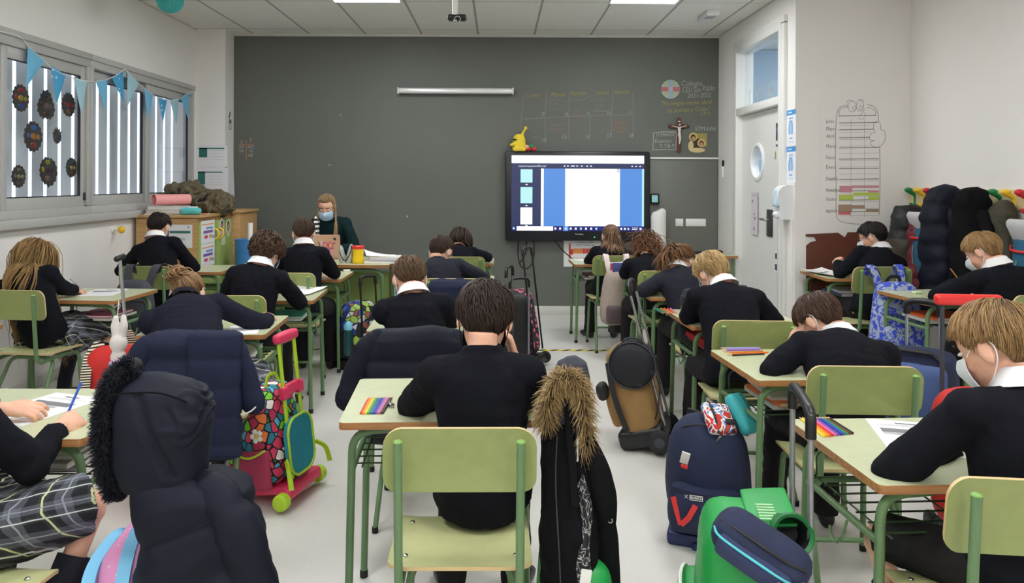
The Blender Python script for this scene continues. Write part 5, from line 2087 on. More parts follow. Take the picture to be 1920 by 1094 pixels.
# ---- red bag with striped straps and silver rod, left
b = bag_root('trolley_bag', 'red wheeled bag with black striped strap and silver pole beside the window desks', 'school bag', -2.02, 3.93, 195, 0, GB)
pouch(b, 'body', (0, 0, 0.30), (0.36, 0.22, 0.48), 0.08, M_red, bulge=(0.02, 0.03, 0.01), taper=0.22)
M_stp = stripe_mat('striped_webbing', 2, 0.012, (226, 214, 190), (24, 20, 22))
strap(b, [(0.10, -0.08, 0.55), (0.12, 0.05, 0.50), (0.12, 0.13, 0.38), (0.12, 0.145, 0.20), (0.12, 0.12, 0.08)], 0.05, M_stp, up=(0, 1, 0.2))
strap(b, [(0.02, -0.05, 0.52), (0.0, -0.05, 0.60), (-0.05, -0.05, 0.60), (-0.07, -0.05, 0.53)], 0.04, M_stp, up=(0, 1, 0), name='carry_loop')
mb = MB()
mb.box((0, 0, 0.04), (0.30, 0.20, 0.05), bev=0.012)
mb.build('base', M_black, b, 50)
for sx in (-1, 1):
    wheel(b, sx * 0.14, -0.09, 0.04, 0.03, M_nylon, M_grey)
for sx in (-1, 1):
    mb = MB()
    mb.tube([(-0.05 + sx * 0.012, -0.10 - 0.11 * (sx > 0), 0.12), (0.02 + sx * 0.012, -0.10 - 0.11 * (sx > 0), 0.99)], 0.009, 8)
    mb.build('handle_rod', mat('silver_rod', (176, 178, 180), 0.35), b, 60)
mb = MB()
mb.tube([(0.02, -0.08, 1.0), (0.02, -0.23, 1.0)], 0.016, 10, dome=True)
mb.build('handle_grip', M_black, b, 60)
t = thing('plush_keyring', 'small white long eared plush hanging above the red striped bag', 'plush toy', (-1.945, 3.80, 0.52), 0)
mb = MB()
mb.ell((0, 0, 0.07), (0.045, 0.035, 0.05))
mb.ell((0, 0, 0.0), (0.04, 0.03, 0.04))
mb.tube([(-0.015, 0, 0.10), (-0.02, 0, 0.16), (-0.015, 0.0, 0.20)], [0.018, 0.02, 0.014], 10, dome=True)
mb.tube([(0.018, 0, 0.10), (0.028, 0, 0.16), (0.025, 0, 0.205)], [0.018, 0.02, 0.014], 10, dome=True)
mb.build('body', mat('white_plush', (232, 226, 222), 0.95, bump=0.6, bscale=250), t, voxel=0.006, smooth=2)
mb = MB()
mb.ell((0.0, -0.03, -0.035), (0.035, 0.03, 0.03))
mb.build('pompom', mat('lilac_plush', (214, 190, 220), 0.95, bump=0.6, bscale=250), t)
mb = MB()
mb.tube([(0, 0, 0.11), (-0.02, 0.03, 0.22), (-0.03, 0.06, 0.28)], 0.002, 5)
mb.build('cord', M_offw, t)

# ---- comic print trolley near the teacher
b = bag_root('trolley_bag', 'dark blue cartoon print wheeled bag with black handle near the teacher desk', 'school bag', -1.035, 5.66, 55, 4, GB)
pouch(b, 'body', (0, 0.02, 0.29), (0.30, 0.20, 0.42), 0.07, M_comic, bulge=(0.02, 0.03, 0.01), taper=0.15)
pouch(b, 'front_pocket', (0, 0.13, 0.20), (0.24, 0.07, 0.20), 0.03, M_comic, bulge=(0, 0.02, 0))
pouch(b, 'side_pocket', (-0.155, 0.01, 0.20), (0.04, 0.16, 0.20), 0.018, M_nylon)
mb = MB()
mb.box((0, 0.0, 0.05), (0.30, 0.24, 0.08), bev=0.015)
mb.build('base', M_black, b, 50)
for sx in (-1, 1):
    wheel(b, sx * 0.15, -0.09, 0.045, 0.03, M_nylon, M_grey)
    strap(b, [(sx * 0.06, -0.02, 0.50), (sx * 0.09, 0.06, 0.47), (sx * 0.10, 0.12, 0.36)], 0.03, M_nylon, up=(0, 1, 0.5))
rods(b, 0.16, -0.10, 0.10, 0.69, M_black, M_black, 0.013)
t = thing('water_bottle', 'dark teal water bottle with light blue cap in the cartoon print bag', 'bottle', (-1.115, 5.515, 0.13), 0)
mb = MB()
mb.lathe([(0.0, 0.0), (0.034, 0.0), (0.036, 0.01), (0.036, 0.17), (0.028, 0.19), (0.0, 0.19)], 18, cap=False)
mb.build('body', mat('dark_teal_bottle', (22, 66, 70), 0.2), t)
mb = MB()
mb.lathe([(0.0, 0.19), (0.032, 0.19), (0.034, 0.22), (0.024, 0.235), (0.014, 0.25), (0.0, 0.252)], 18, cap=False)
mb.build('cap', mat('light_blue_cap', (120, 190, 214), 0.25), t)

# ---- flower dotted trolley in front of the screen, and two more handles beside it
b = bag_root('trolley_bag', 'black wheeled bag with pink flower dots standing below the screen', 'school bag', 0.235, 5.72, 60, 9, GB)
pouch(b, 'body', (0, 0.02, 0.34), (0.26, 0.20, 0.50), 0.06, M_pinkdot, bulge=(0.02, 0.03, 0.01), taper=0.12)
pouch(b, 'front_pocket', (0, 0.13, 0.20), (0.22, 0.06, 0.22), 0.03, M_pinkdot, bulge=(0, 0.02, 0))
mb = MB()
mb.box((0, 0.0, 0.05), (0.26, 0.24, 0.07), bev=0.015)
mb.build('base', M_black, b, 50)
for sx in (-1, 1):
    wheel(b, sx * 0.13, -0.09, 0.045, 0.03, M_nylon, M_grey)
rods(b, 0.15, -0.105, 0.12, 0.90, M_black, M_black, 0.012, tilt=-0.02)
mb = MB()
mb.lathe([(0.0, -0.006), (0.03, -0.006), (0.03, 0.006), (0.0, 0.006)], 16, M=Matrix.Translation((-0.17, -0.02, 0.28)) @ rot_xyz(y=90), cap=False)
mb.build('round_tag', M_redp, b, 60)
b = bag_root('trolley_bag', 'plain black wheeled bag with grey poles left of the flower dotted bag', 'school bag', 0.105, 5.42, 30, 0, GB)
pouch(b, 'body', (0, 0.02, 0.34), (0.24, 0.18, 0.52), 0.05, M_nylon, bulge=(0.02, 0.02, 0.01))
mb = MB()
mb.box((0, 0.0, 0.05), (0.24, 0.22, 0.07), bev=0.015)
mb.build('base', M_black, b, 50)
for sx in (-1, 1):
    wheel(b, sx * 0.12, -0.09, 0.045, 0.03, M_nylon, M_grey)
rods(b, 0.16, -0.095, 0.12, 0.72, mat('grey_rod', (150, 152, 154), 0.35, metal=0.6), M_black, 0.010)
b = bag_root('trolley_bag', 'black wheeled bag with short chrome handle beside the navy jacketed boy', 'school bag', -0.005, 5.0, 70, 0, GB)
pouch(b, 'body', (0, 0.0, 0.30), (0.24, 0.16, 0.46), 0.05, M_nylon, bulge=(0.02, 0.02, 0.01))
mb = MB()
mb.box((0, 0.0, 0.05), (0.24, 0.20, 0.07), bev=0.015)
mb.build('base', M_black, b, 50)
for sx in (-1, 1):
    wheel(b, sx * 0.12, -0.08, 0.045, 0.03, M_nylon, M_grey)
rods(b, 0.13, -0.085, 0.12, 0.85, M_chrome, M_black, 0.011)


# ---- backpacks hung over chair backs
def hung_pack(name, label, chair, w, d, h, top, m_body, m_pocket, m_strap, sx0=0.07, sw=0.045, pocket_h=0.42, tip=0.0):
    dx, dy, drz, dz, cx, cy, crz, ck = SEATS[chair]
    sc = 1.07 if ck else 1.0
    r = thing(name, label, 'school bag', (cx, cy, 0), crz)
    yb = -0.242 * sc
    zb = 0.805 * sc
    pouch(r, 'body', (0, yb - d / 2 - 0.012, top - h / 2), (w, d, h), 0.07, m_body, bulge=(0.02, 0.03, 0.01), taper=0.25)
    fp_ = pouch(r, 'front_pocket', (0, yb - d - 0.015, top - h + pocket_h * h / 2 + 0.02), (w * 0.82, 0.06, h * pocket_h), 0.028, m_pocket, bulge=(0, 0.015, 0))
    for sx in (-1, 1):
        strap(r, [(sx * sx0 * 0.8, yb - 0.035, top - 0.06), (sx * sx0, yb - 0.012, top + 0.03), (sx * sx0 * 1.15, yb + 0.018, zb + 0.003), (sx * sx0 * 1.15, yb + 0.05, zb + 0.005), (sx * sx0 * 1.15, yb + 0.085, zb - 0.08)], sw, m_strap, up=(0, -1, 0.35))
    zipline(r, [(-w * 0.36, yb - d * 0.75, top - h * 0.42), (-w * 0.26, yb - d * 0.7, top - h * 0.12), (0, yb - d * 0.66, top - h * 0.015), (w * 0.26, yb - d * 0.7, top - h * 0.12), (w * 0.36, yb - d * 0.75, top - h * 0.42)], M_nylon, 0.004)
    return r, yb


r, yb = hung_pack('backpack', 'dark grey backpack with white crest and three stripes on a chair by the cabinet', 'A1', 0.30, 0.15, 0.46, 0.72, M_grey, M_grey, M_grey, 0.085, 0.055)
y_ = yb - 0.19
mb = MB()
for k in range(3):
    x_ = -0.105 + k * 0.030
    mb.ribbon([(x_, y_ + 0.006, 0.485), (x_ + 0.004, y_ - 0.004, 0.41), (x_ + 0.014, y_ - 0.003, 0.34)], 0.014, 0.005, up=(0, -1, 0))
mb.build('stripes', M_offw, r, 60)
mb = MB()
T = Matrix.Translation((-0.07, yb - 0.186, 0.56)) @ rot_xyz(x=90)
mb.tube([T @ Vector((0.024 * math.cos(2 * PI * k / 18), 0.024 * math.sin(2 * PI * k / 18), 0)) for k in range(18)], 0.0045, 6, closed=True, cap=False)
mb.tube([T @ Vector((-0.018, -0.014, 0)), T @ Vector((0.018, 0.014, 0))], 0.0045, 6)
mb.tube([T @ Vector((-0.016, 0.026, 0)), T @ Vector((-0.010, 0.042, 0)), T @ Vector((0.010, 0.042, 0)), T @ Vector((0.016, 0.026, 0))], 0.005, 6)
mb.build('club_crest', M_offw, r, 60)

r, yb = hung_pack('backpack', 'beige backpack with taupe pocket and pale pink straps hung on a chair below the screen', 'D1', 0.31, 0.17, 0.44, 0.70, M_beige, M_taupe, M_pale, 0.075, 0.045, 0.34)
mb = MB()
mb.rbox((0, yb - 0.09, 0.235), (0.16, 0.10, 0.10), 0.04)
mb.build('wheel_base', M_nylon, r)
for k, (c_, h_) in enumerate((((232, 236, 244), 0.075), ((190, 60, 50), 0.06), ((60, 70, 130), 0.07))):
    mb = MB()
    mb.box((-0.01 + 0.01 * k, yb - 0.07 - 0.03 * k, 0.70), (0.15, 0.016, 0.06 + h_), M=rot_xyz(y=3 * k - 3), bev=0.002)
    tg_ = mb.build('exercise_book', mat('book_cover_%d' % k, c_, 0.5))
    dx, dy, drz, dz, cx, cy, crz, ck = SEATS['D1']
    tg_.location = (cx, cy, 0)
    tg_.rotation_euler = (0, 0, rad(crz))
    tag(tg_, ['white', 'red', 'dark blue'][k] + ' exercise book sticking out of the beige backpack', 'book')

r, yb = hung_pack('backpack', 'blue and grey camouflage backpack hung on the chair in the right alcove', 'E1', 0.33, 0.17, 0.47, 0.775, M_camo, M_camo, M_camo, 0.085, 0.055, 0.40)
for sx in (-1, 1):
    zipline(r, [(sx * 0.085 - 0.03, yb - 0.018, 0.81), (sx * 0.097 - 0.03, yb + 0.008, 0.862)], M_nylon, 0.004, 'piping')
    zipline(r, [(sx * 0.085 + 0.03, yb - 0.018, 0.81), (sx * 0.097 + 0.03, yb + 0.008, 0.862)], M_nylon, 0.004, 'piping')
strap(r, [(-0.05, yb - 0.06, 0.765), (-0.03, yb - 0.075, 0.81), (0.03, yb - 0.075, 0.81), (0.05, yb - 0.06, 0.765)], 0.022, M_nylon, up=(0, 1, 0), name='carry_loop')
text('FORVAL', 0.055, (0.005, yb - 0.238, 0.36), M_offw, r, th=0.004, align='CENTER', sx=0.85)
mb = MB()
mb.rbox((0, yb - 0.10, 0.31), (0.30, 0.15, 0.03), 0.012)
mb.build('base', M_grey, r)

# ---- pink glitter bag under the black coat
b = bag_root('trolley_bag', 'pink glitter wheeled bag with sky blue zips at the lower left', 'school bag', -0.925, 2.00, 100, 0, GB)
b.scale = (1, 1, 0.93)
pouch(b, 'body', (0, 0.01, 0.31), (0.33, 0.22, 0.44), 0.09, M_pinkb, bulge=(0.02, 0.03, 0.01), taper=0.12)
pouch(b, 'front_pocket', (0, 0.14, 0.22), (0.27, 0.08, 0.24), 0.04, M_pinkb, bulge=(0, 0.02, 0))
for off in (0.0, 0.085):
    mb = MB()
    mb.ribbon(smooth_path([(-0.187 + off * 0.2, 0.03 + off, 0.12), (-0.187 + off * 0.2, 0.03 + off, 0.36), (-0.162, 0.03 + off, 0.47 - off * 0.5), (-0.08, 0.03 + off * 1.1, 0.537 - off * 0.75), (0.08, 0.03 + off * 1.1, 0.537 - off * 0.75), (0.162, 0.03 + off, 0.47 - off * 0.5), (0.187 - off * 0.2, 0.03 + off, 0.36)], 5), 0.032, 0.008, up=(-1, 0.0, 0.5))
    mb.build('zip_tape', M_sky, b, 60)
mb = MB()
mb.box((0, 0.0, 0.05), (0.30, 0.22, 0.06), bev=0.012)
mb.build('base', M_nylon, b, 50)
for sx in (-1, 1):
    wheel(b, sx * 0.15, -0.10, 0.04, 0.03, M_nylon, M_grey)
rods(b, 0.16, -0.13, 0.12, 0.64, M_chrome, M_black, 0.012)

# ---- second green bag, under the fur trimmed coat
b = bag_root('trolley_bag', 'green wheeled bag mostly hidden under the fur trimmed coat', 'school bag', 0.218, 2.10, 95, 0, GB)
pouch(b, 'body', (0, 0.0, 0.22), (0.26, 0.17, 0.34), 0.05, M_betis, bulge=(0.015, 0.015, 0.01))
zipline(b, [(-0.14, -0.08, 0.33), (-0.135, 0.0, 0.36), (-0.14, 0.07, 0.33)], M_nylon, 0.006)
mb = MB()
mb.box((0, 0.0, 0.035), (0.24, 0.17, 0.05), bev=0.012)
mb.build('base', M_nylon, b, 50)
for sx in (-1, 1):
    wheel(b, sx * 0.12, -0.06, 0.04, 0.025, M_nylon, M_grey)
rods(b, 0.08, 0.0, 0.30, 0.78, M_chrome, M_black, 0.010)

# ---- small grey pouch lying on the floor
t = thing('pencil_case', 'dark grey pouch lying on the floor in the left aisle', 'pencil case', (-0.775, 4.56, 0.0), 20)
mb = MB()
rr = []
for y_, w_, h_ in ((-0.13, 0.035, 0.055), (-0.115, 0.055, 0.075), (-0.02, 0.062, 0.115), (0.06, 0.058, 0.13), (0.12, 0.048, 0.12), (0.135, 0.025, 0.10)):
    rr.append([Vector((w_ * math.cos(2 * PI * k / 16) * (1.0 if math.sin(2 * PI * k / 16) < 0.3 else 0.72), y_, max(0.001, h_ * 0.5 + h_ * 0.5 * math.sin(2 * PI * k / 16) * 1.02))) for k in range(16)])
mb.loft(rr)
mb.build('pouch', mat('slate_pouch', (74, 76, 78), 0.85, bump=0.3, bscale=300), t, 40, wob=0.006, wscale=18)
zipline(t, [(0.0, -0.12, 0.07), (0.005, -0.02, 0.117), (0.0, 0.06, 0.132), (0, 0.12, 0.122)], M_nylon, 0.003)
# ------------------------------------------------------------------ coats
M_puff = mat('navy_quilted_nylon', (32, 37, 60), 0.7, spec=0.2, bump=0.35, bscale=60)
M_puffd = mat('blackish_quilted_nylon', (19, 22, 36), 0.66, spec=0.22, bump=0.35, bscale=60)
M_blackc = mat('black_cotton', (13, 13, 16), 0.9, spec=0.15, bump=0.3, bscale=350)
M_olive = mat('olive_cotton', (62, 58, 44), 0.85, bump=0.3, bscale=350)
M_burg = mat('burgundy_quilted', (104, 38, 48), 0.55, bump=0.2, bscale=200)
g = NG('band_jacket', 0.6)
s = g.xyz()
M_band = g.color(g.ramp(g.math('MULTIPLY', s[2], 0.7), [(0.0, (84, 34, 42)), (0.605, (68, 62, 52)), (0.70, (24, 25, 30))]))
g = NG('scribble_lining', 0.7)
nz = g.n('ShaderNodeTexNoise')
nz.inputs['Scale'].default_value = 26
nz.inputs['Detail'].default_value = 3
nz.inputs['Distortion'].default_value = 2.2
g.link(g.tc.outputs['Object'], nz.inputs['Vector'])
ln_ = g.math('LESS_THAN', g.math('ABSOLUTE', g.math('SUBTRACT', nz.outputs['Fac'], 0.52)), 0.016)
M_lining = g.color(g.mix(ln_, (20, 20, 24), (200, 200, 200)))


def quilt_loft(mb, prof, nq, depth, n=40, rows=64, bulge=0.010, power=2.6, shear=None):
    """prof: rows of (z, x centre, y centre, half width, half depth); quilting gives the horizontal rolls"""
    prof = sorted(prof, key=lambda p: -p[0])
    zs = [p[0] for p in prof][::-1]
    rings = []
    z0, z1 = prof[0][0], prof[-1][0]
    for i in range(rows + 1):
        t = i / rows
        z = z0 + (z1 - z0) * t
        v = [float(np.interp(z, zs, [p[k] for p in prof][::-1])) for k in range(1, 5)]
        b = bulge * (abs(math.sin(PI * nq * t)) ** 0.6) if nq else 0.0
        ring = []
        for k in range(n):
            a = 2 * PI * k / n
            c, s_ = math.cos(a), math.sin(a)
            rx, ry = v[2] + b, v[3] + b
            x = rx * math.copysign(abs(c) ** (2 / power), c)
            y = ry * math.copysign(abs(s_) ** (2 / power), s_)
            zz = z + (shear(x, z) if shear else 0)
            ring.append(Vector((v[0] + x, v[1] + y, zz)))
        rings.append(ring)
    mb.loft(rings)


def quilt_sleeve(mb, pts, r0, r1, nq, n=18, flat=0.8):
    P = smooth_path(pts, 12)
    k = len(P)
    rs = [r0 + (r1 - r0) * i / (k - 1) + 0.007 * abs(math.sin(PI * nq * i / (k - 1))) ** 0.6 for i in range(k)]
    mb.tube(P, rs, n, flat=flat, dome=True)


def fur(root, path, n, ln, r, m, seed=1, droop=0.4, w=0.0022, name='fur_trim'):
    """tapering tufts around a path"""
    rng = random.Random(seed)
    pts, tans, us = frames(smooth_path(path, 8))
    mb = MB()
    mb.tube(pts, r * 0.8, 10, dome=True)
    core = len(mb.v)
    for k in range(n):
        i = rng.randrange(len(pts))
        a = rng.uniform(0, 2 * PI)
        w_ = tans[i].cross(us[i])
        d = us[i] * math.cos(a) + w_ * math.sin(a)
        p = pts[i] + d * r * 0.7 + tans[i] * rng.uniform(-0.01, 0.01)
        l_ = ln * rng.uniform(0.6, 1.25)
        d2 = (d + tans[i] * rng.uniform(-0.5, 0.5) + Vector((rng.uniform(-.3, .3), rng.uniform(-.3, .3), rng.uniform(-.3, .3) - droop))).normalized()
        q = p + d * l_ * 0.4 + d2 * l_ * 0.25
        e = q + d2 * l_ * 0.5 + Vector((0, 0, -droop * l_ * 0.5))
        mb.tube([p, q, e], [w, w * 0.8, w * 0.1], 3, cap=False)
    o = mb.build(name, m, root, 180)
    at_ = o.data.attributes.new('shade', 'FLOAT', 'POINT')
    sh = np.zeros(len(o.data.vertices), np.float32)
    rr = np.random.default_rng(seed).random(n)
    sh[core:] = np.clip(np.repeat(rr, 9) * 0.8 + np.tile(np.repeat([0.0, 0.1, 0.3], 3), n), 0, 1)[:len(sh) - core]
    at_.data.foreach_set('value', sh)
    return o


M_furb = hair_mat('black_fur', (12, 13, 18), (34, 38, 52), 0.6)
M_furt = hair_mat('tan_fur', (86, 66, 40), (196, 166, 116), 0.6)

# ---- big hooded black coat on the pink bag, left foreground
t = thing('hooded_coat', 'large blackish puffer coat with fur edged hood in the left foreground', 'coat', (-0.79, 1.88, 0))
mb = MB()
quilt_loft(mb, [(0.695, -0.035, 0.0, 0.075, 0.05), (0.675, -0.01, 0.0, 0.115, 0.07), (0.63, 0.02, 0.0, 0.125, 0.085), (0.52, 0.035, 0.0, 0.135, 0.095), (0.36, 0.045, -0.005, 0.150, 0.105), (0.10, 0.05, -0.005, 0.165, 0.11)], 4.2, 0, bulge=0.018,
           shear=lambda x, z: 0.085 * math.sin(x * 8 + 0.4) * min(1, (0.7 - z) * 4))
mb.build('coat_body', M_puffd, t, 60, wob=0.012, wscale=8, wob2=0.006, w2scale=15)
mb = MB()
quilt_sleeve(mb, [(0.06, -0.03, 0.655), (0.125, -0.06, 0.62), (0.175, -0.06, 0.50), (0.195, -0.04, 0.34), (0.20, -0.02, 0.16)], 0.046, 0.060, 4)
mb.build('sleeve', M_puffd, t, 60, wob=0.010, wscale=10, wob2=0.007, w2scale=18)
# hood: seen from its side, opening to the left
mb = MB()
rings = []
for q in range(15):
    v = q / 14
    z = 0.655 + 0.285 * v
    wl = -0.150 + 0.015 * math.sin(PI * v)
    wr = float(np.interp(v, [0, .12, .35, .6, .75, .88, .97, 1.0], [0.035, 0.048, 0.058, 0.066, 0.066, 0.045, -0.015, -0.06]))
    wl = float(np.interp(v, [0, 0.2, 0.7, 0.9, 1.0], [-0.155, -0.168, -0.172, -0.165, -0.12]))
    dy = float(np.interp(v, [0, 0.2, 0.6, 0.85, 1.0], [0.075, 0.085, 0.09, 0.07, 0.02]))
    cx_h, rx_h = (wl + wr) / 2, (wr - wl) / 2
    ring = []
    for k in range(36):
        a = 2 * PI * k / 36
        c, s_ = math.cos(a), math.sin(a)
        ring.append(Vector((cx_h + rx_h * math.copysign(abs(c) ** 0.75, c), dy * math.copysign(abs(s_) ** 0.8, s_), z)))
    rings.append(ring)
mb.loft(rings)
h_ = mb.build('hood', M_puffd, t, 180, voxel=0.0055, smooth=6, wob=0.008, wscale=9, wob2=0.0)
# creases pinched into the back of the hood
co_ = h_.data.vertices
for v in co_:
    p = v.co
    k_ = max(0.0, min(1.0, (p.x + 0.05) / 0.10)) * max(0.0, 1 - abs(p.z - 0.845) / 0.09)
    d_ = math.sin((p.z * 1.0 - p.x * 0.55 + 0.10 * noise.noise(p * 14)) * 105) * 0.0085 * k_
    k2 = max(0.0, 1 - abs((p.x + 0.05) + (p.z - 0.80) * 0.45) / 0.022) * (1 if 0.70 < p.z < 0.90 else 0)
    v.co = p + v.normal * (d_ - 0.010 * k2)
h_.data.update()
zipline(t, [(-0.155, -0.078, 0.905), (-0.10, -0.088, 0.913), (-0.03, -0.083, 0.912), (0.03, -0.065, 0.885)], M_blackc, 0.0025, 'seam')
fur(t, [(-0.135, 0.0, 0.955), (-0.165, -0.02, 0.93), (-0.185, -0.03, 0.86), (-0.185, -0.035, 0.78), (-0.175, -0.03, 0.70), (-0.160, -0.02, 0.645)], 5200, 0.017, 0.030, M_furb, 3, droop=0.1, w=0.0013)

# ---- fur trimmed black parka beside the central desk
t = thing('hooded_coat', 'long black parka with tan fur hood hanging right of the central desk', 'coat', (0.195, 2.12, 0))
mb = MB()
quilt_loft(mb, [(0.80, 0.0, 0.0, 0.045, 0.04), (0.74, 0.0, 0.0, 0.070, 0.055), (0.64, 0.005, 0.0, 0.080, 0.07), (0.46, 0.008, -0.03, 0.085, 0.105), (0.30, 0.008, -0.04, 0.088, 0.125), (0.10, 0.008, -0.045, 0.090, 0.13)], 0, 0, bulge=0)
mb.build('coat_body', M_blackc, t, 60, wob=0.014, wscale=9, wob2=0.006, w2scale=18)
mb = MB()
quilt_sleeve(mb, [(0.045, -0.03, 0.71), (0.085, -0.055, 0.62), (0.105, -0.06, 0.48), (0.108, -0.05, 0.32), (0.10, -0.04, 0.2)], 0.030, 0.036, 2)
mb.build('sleeve', M_blackc, t, 60, wob=0.006, wscale=12)
mb = MB()
mb.grid(lambda u, v: (0.020 + 0.075 * u * (0.25 + 0.75 * v) + 0.012 * math.sin(v * 9), -0.085 - 0.018 * math.sin(PI * u) - 0.085 * v, 0.60 - 0.44 * v + 0.03 * u), 8, 24, 0.004)
mb.build('lining', M_lining, t, 60, wob=0.005, wscale=16)
mb = MB()
mb.box((0.040, -0.160, 0.385), (0.028, 0.004, 0.036), M=rot_xyz(y=8))
mb.build('care_label', M_offw, t)
zipline(t, [(-0.03, -0.066, 0.72), (-0.035, -0.085, 0.6), (-0.03, -0.142, 0.45), (-0.022, -0.176, 0.25)], MATS['dark_plate'], 0.002)
mb = MB()
mb.ribbon(smooth_path([(0.0, -0.055, 0.83), (0.003, -0.068, 0.74), (0.012, -0.084, 0.64), (0.015, -0.118, 0.55)], 5), 0.020, 0.006, up=(0, -1, 0))
mb.build('placket', M_blackc, t, 60)
mb = MB()
quilt_loft(mb, [(0.925, 0.018, 0.02, 0.018, 0.02), (0.910, 0.018, 0.02, 0.042, 0.045), (0.87, 0.015, 0.015, 0.055, 0.06), (0.78, 0.008, 0.01, 0.06, 0.06), (0.72, 0.0, 0.0, 0.06, 0.055)], 0, 0, bulge=0)
mb.build('hood', mat('grey_navy_hood', (44, 46, 58), 0.8), t, 60, wob=0.006, wscale=14)
for k, (px_, pz_) in enumerate(((-0.048, 0.775), (0.115, 0.50), (-0.058, 0.44))):
    mb = MB()
    mb.tube([Vector((px_ + 0.006 * math.cos(2 * PI * q / 12), -0.088 if k else -0.055, pz_ + 0.006 * math.sin(2 * PI * q / 12))) for q in range(12)], 0.0016, 5, closed=True, cap=False)
    mb.build('snap_button', M_zip, t)
fur(t, [(-0.058, -0.035, 0.745), (-0.058, -0.045, 0.80), (-0.035, -0.055, 0.865), (0.0, -0.055, 0.885), (0.030, -0.055, 0.86), (0.045, -0.05, 0.79), (0.050, -0.045, 0.71), (0.045, -0.035, 0.665)], 2600, 0.033, 0.012, M_furt, 5, droop=0.5, w=0.0015)


# ---- coats hung over chair backs
def chair_coat(name, label, chair, w, dz_top, bottom, m, nq, sleeves=True, depth=0.052, trim=None, bulge=0.010):
    dx, dy, drz, dz, cx, cy, crz, ck = SEATS[chair]
    t = thing(name, label, 'coat', (cx, cy, 0), crz)
    yb = -0.215
    top = 0.805 + dz_top
    mb = MB()
    quilt_loft(mb, [(top, 0, yb, w * 0.40, 0.018), (top - 0.012, 0, yb, w * 0.46, 0.038), (top - 0.05, 0, yb - 0.004, w * 0.5, depth), (top - 0.2, 0, yb - 0.012, w * 0.5, depth + 0.006), (bottom + 0.05, 0, yb - 0.022, w * 0.49, depth + 0.010), (bottom, 0, yb - 0.022, w * 0.46, depth * 0.6)], nq, 0, bulge=bulge, power=4.0)
    mb.build('coat_body', m, t, 60, wob=0.014, wscale=9, wob2=0.013, w2scale=9)
    if sleeves:
        for sx in (-1, 1):
            mb = MB()
            quilt_sleeve(mb, [(sx * w * 0.40, yb - 0.02, top - 0.05), (sx * w * 0.52, yb - 0.035, top - 0.10), (sx * w * 0.62, yb - 0.04, top - 0.20), (sx * w * 0.68, yb - 0.04, top - 0.28)], 0.042, 0.048, 2.5, flat=0.6)
            sl = mb.build('sleeve', m, t, 60, wob=0.007, wscale=12)
            if trim:
                zipline(sl, [(sx * w * 0.58, yb - 0.075, top - 0.325), (sx * w * 0.70, yb - 0.080, top - 0.31), (sx * w * 0.80, yb - 0.055, top - 0.27)], trim, 0.003, 'piping')
    return t


t = chair_coat('quilted_coat', 'navy blue quilted coat draped over the chair of the girl in the fleece', 'B3', 0.37, 0.02, 0.30, M_puff, 4.5, trim=M_offw, bulge=0.015)
mb = MB()
quilt_loft(mb, [(0.83, 0.11, -0.262, 0.075, 0.012), (0.815, 0.11, -0.268, 0.100, 0.024), (0.60, 0.115, -0.288, 0.100, 0.026), (0.34, 0.115, -0.292, 0.098, 0.024), (0.33, 0.115, -0.29, 0.08, 0.010)], 4.5, 0, bulge=0.008, power=4)
mb.build('front_panel', M_puff, t, 60, wob=0.006, wscale=9)
chair_coat('quilted_coat', 'black puffer jacket draped over the chair in front of the central desk', 'C3', 0.40, 0.03, 0.36, M_puffd, 3.6, bulge=0.014)
chair_coat('quilted_coat', 'navy quilted jacket covering the chair of the boy in the navy jacket', 'C2', 0.31, 0.01, 0.50, M_puff, 2.5, sleeves=False)
chair_coat('jacket', 'dark grey jacket over the chair between the side ponytail girl and blond boy', 'D3', 0.42, 0.03, 0.45, mat('charcoal_cotton', (40, 42, 50), 0.85, bump=0.3, bscale=350), 0, sleeves=False, depth=0.06)

# ---- coat rail with coloured pegs
rail = thing('coat_rail', 'pale wooden coat rail with coloured peg hooks on the right wall', 'coat rail', (XA, 0, 0))
mb = MB()
for y0, y1 in ((4.83, 5.91), (3.70, 4.826)):
    mb.box((-0.010, (y0 + y1) / 2, 1.325), (0.02, y1 - y0, 0.13), bev=0.003)
mb.build('board', mat('pale_maple', (222, 202, 152), 0.5, vary=0.05, vscale=8), rail)
PC = {'G': mat('peg_green', (24, 128, 72), 0.35), 'Y': mat('peg_yellow', (240, 200, 48), 0.35), 'R': mat('peg_red', (206, 40, 56), 0.35), 'B': mat('peg_blue', (48, 104, 206), 0.35)}
HOOKY = [5.82 - 0.124 * k for k in range(13)]
for k, c in enumerate('GYRBYBRBGYRBG'):
    yy = HOOKY[k]
    mb = MB()
    mb.ell((-0.072, yy, 1.375), (0.032, 0.022, 0.020), nu=14, nv=8)
    mb.tube(smooth_path([(-0.075, yy, 1.368), (-0.045, yy, 1.352), (-0.022, yy, 1.33), (-0.020, yy, 1.28), (-0.026, yy, 1.262)], 4), [0.018, 0.016, 0.013, 0.012, 0.012], 10, dome=True)
    mb.tube(smooth_path([(-0.026, yy, 1.262), (-0.045, yy, 1.252), (-0.055, yy, 1.266)], 4), 0.010, 8, dome=True)
    mb.build('peg', PC[c], rail, 60)


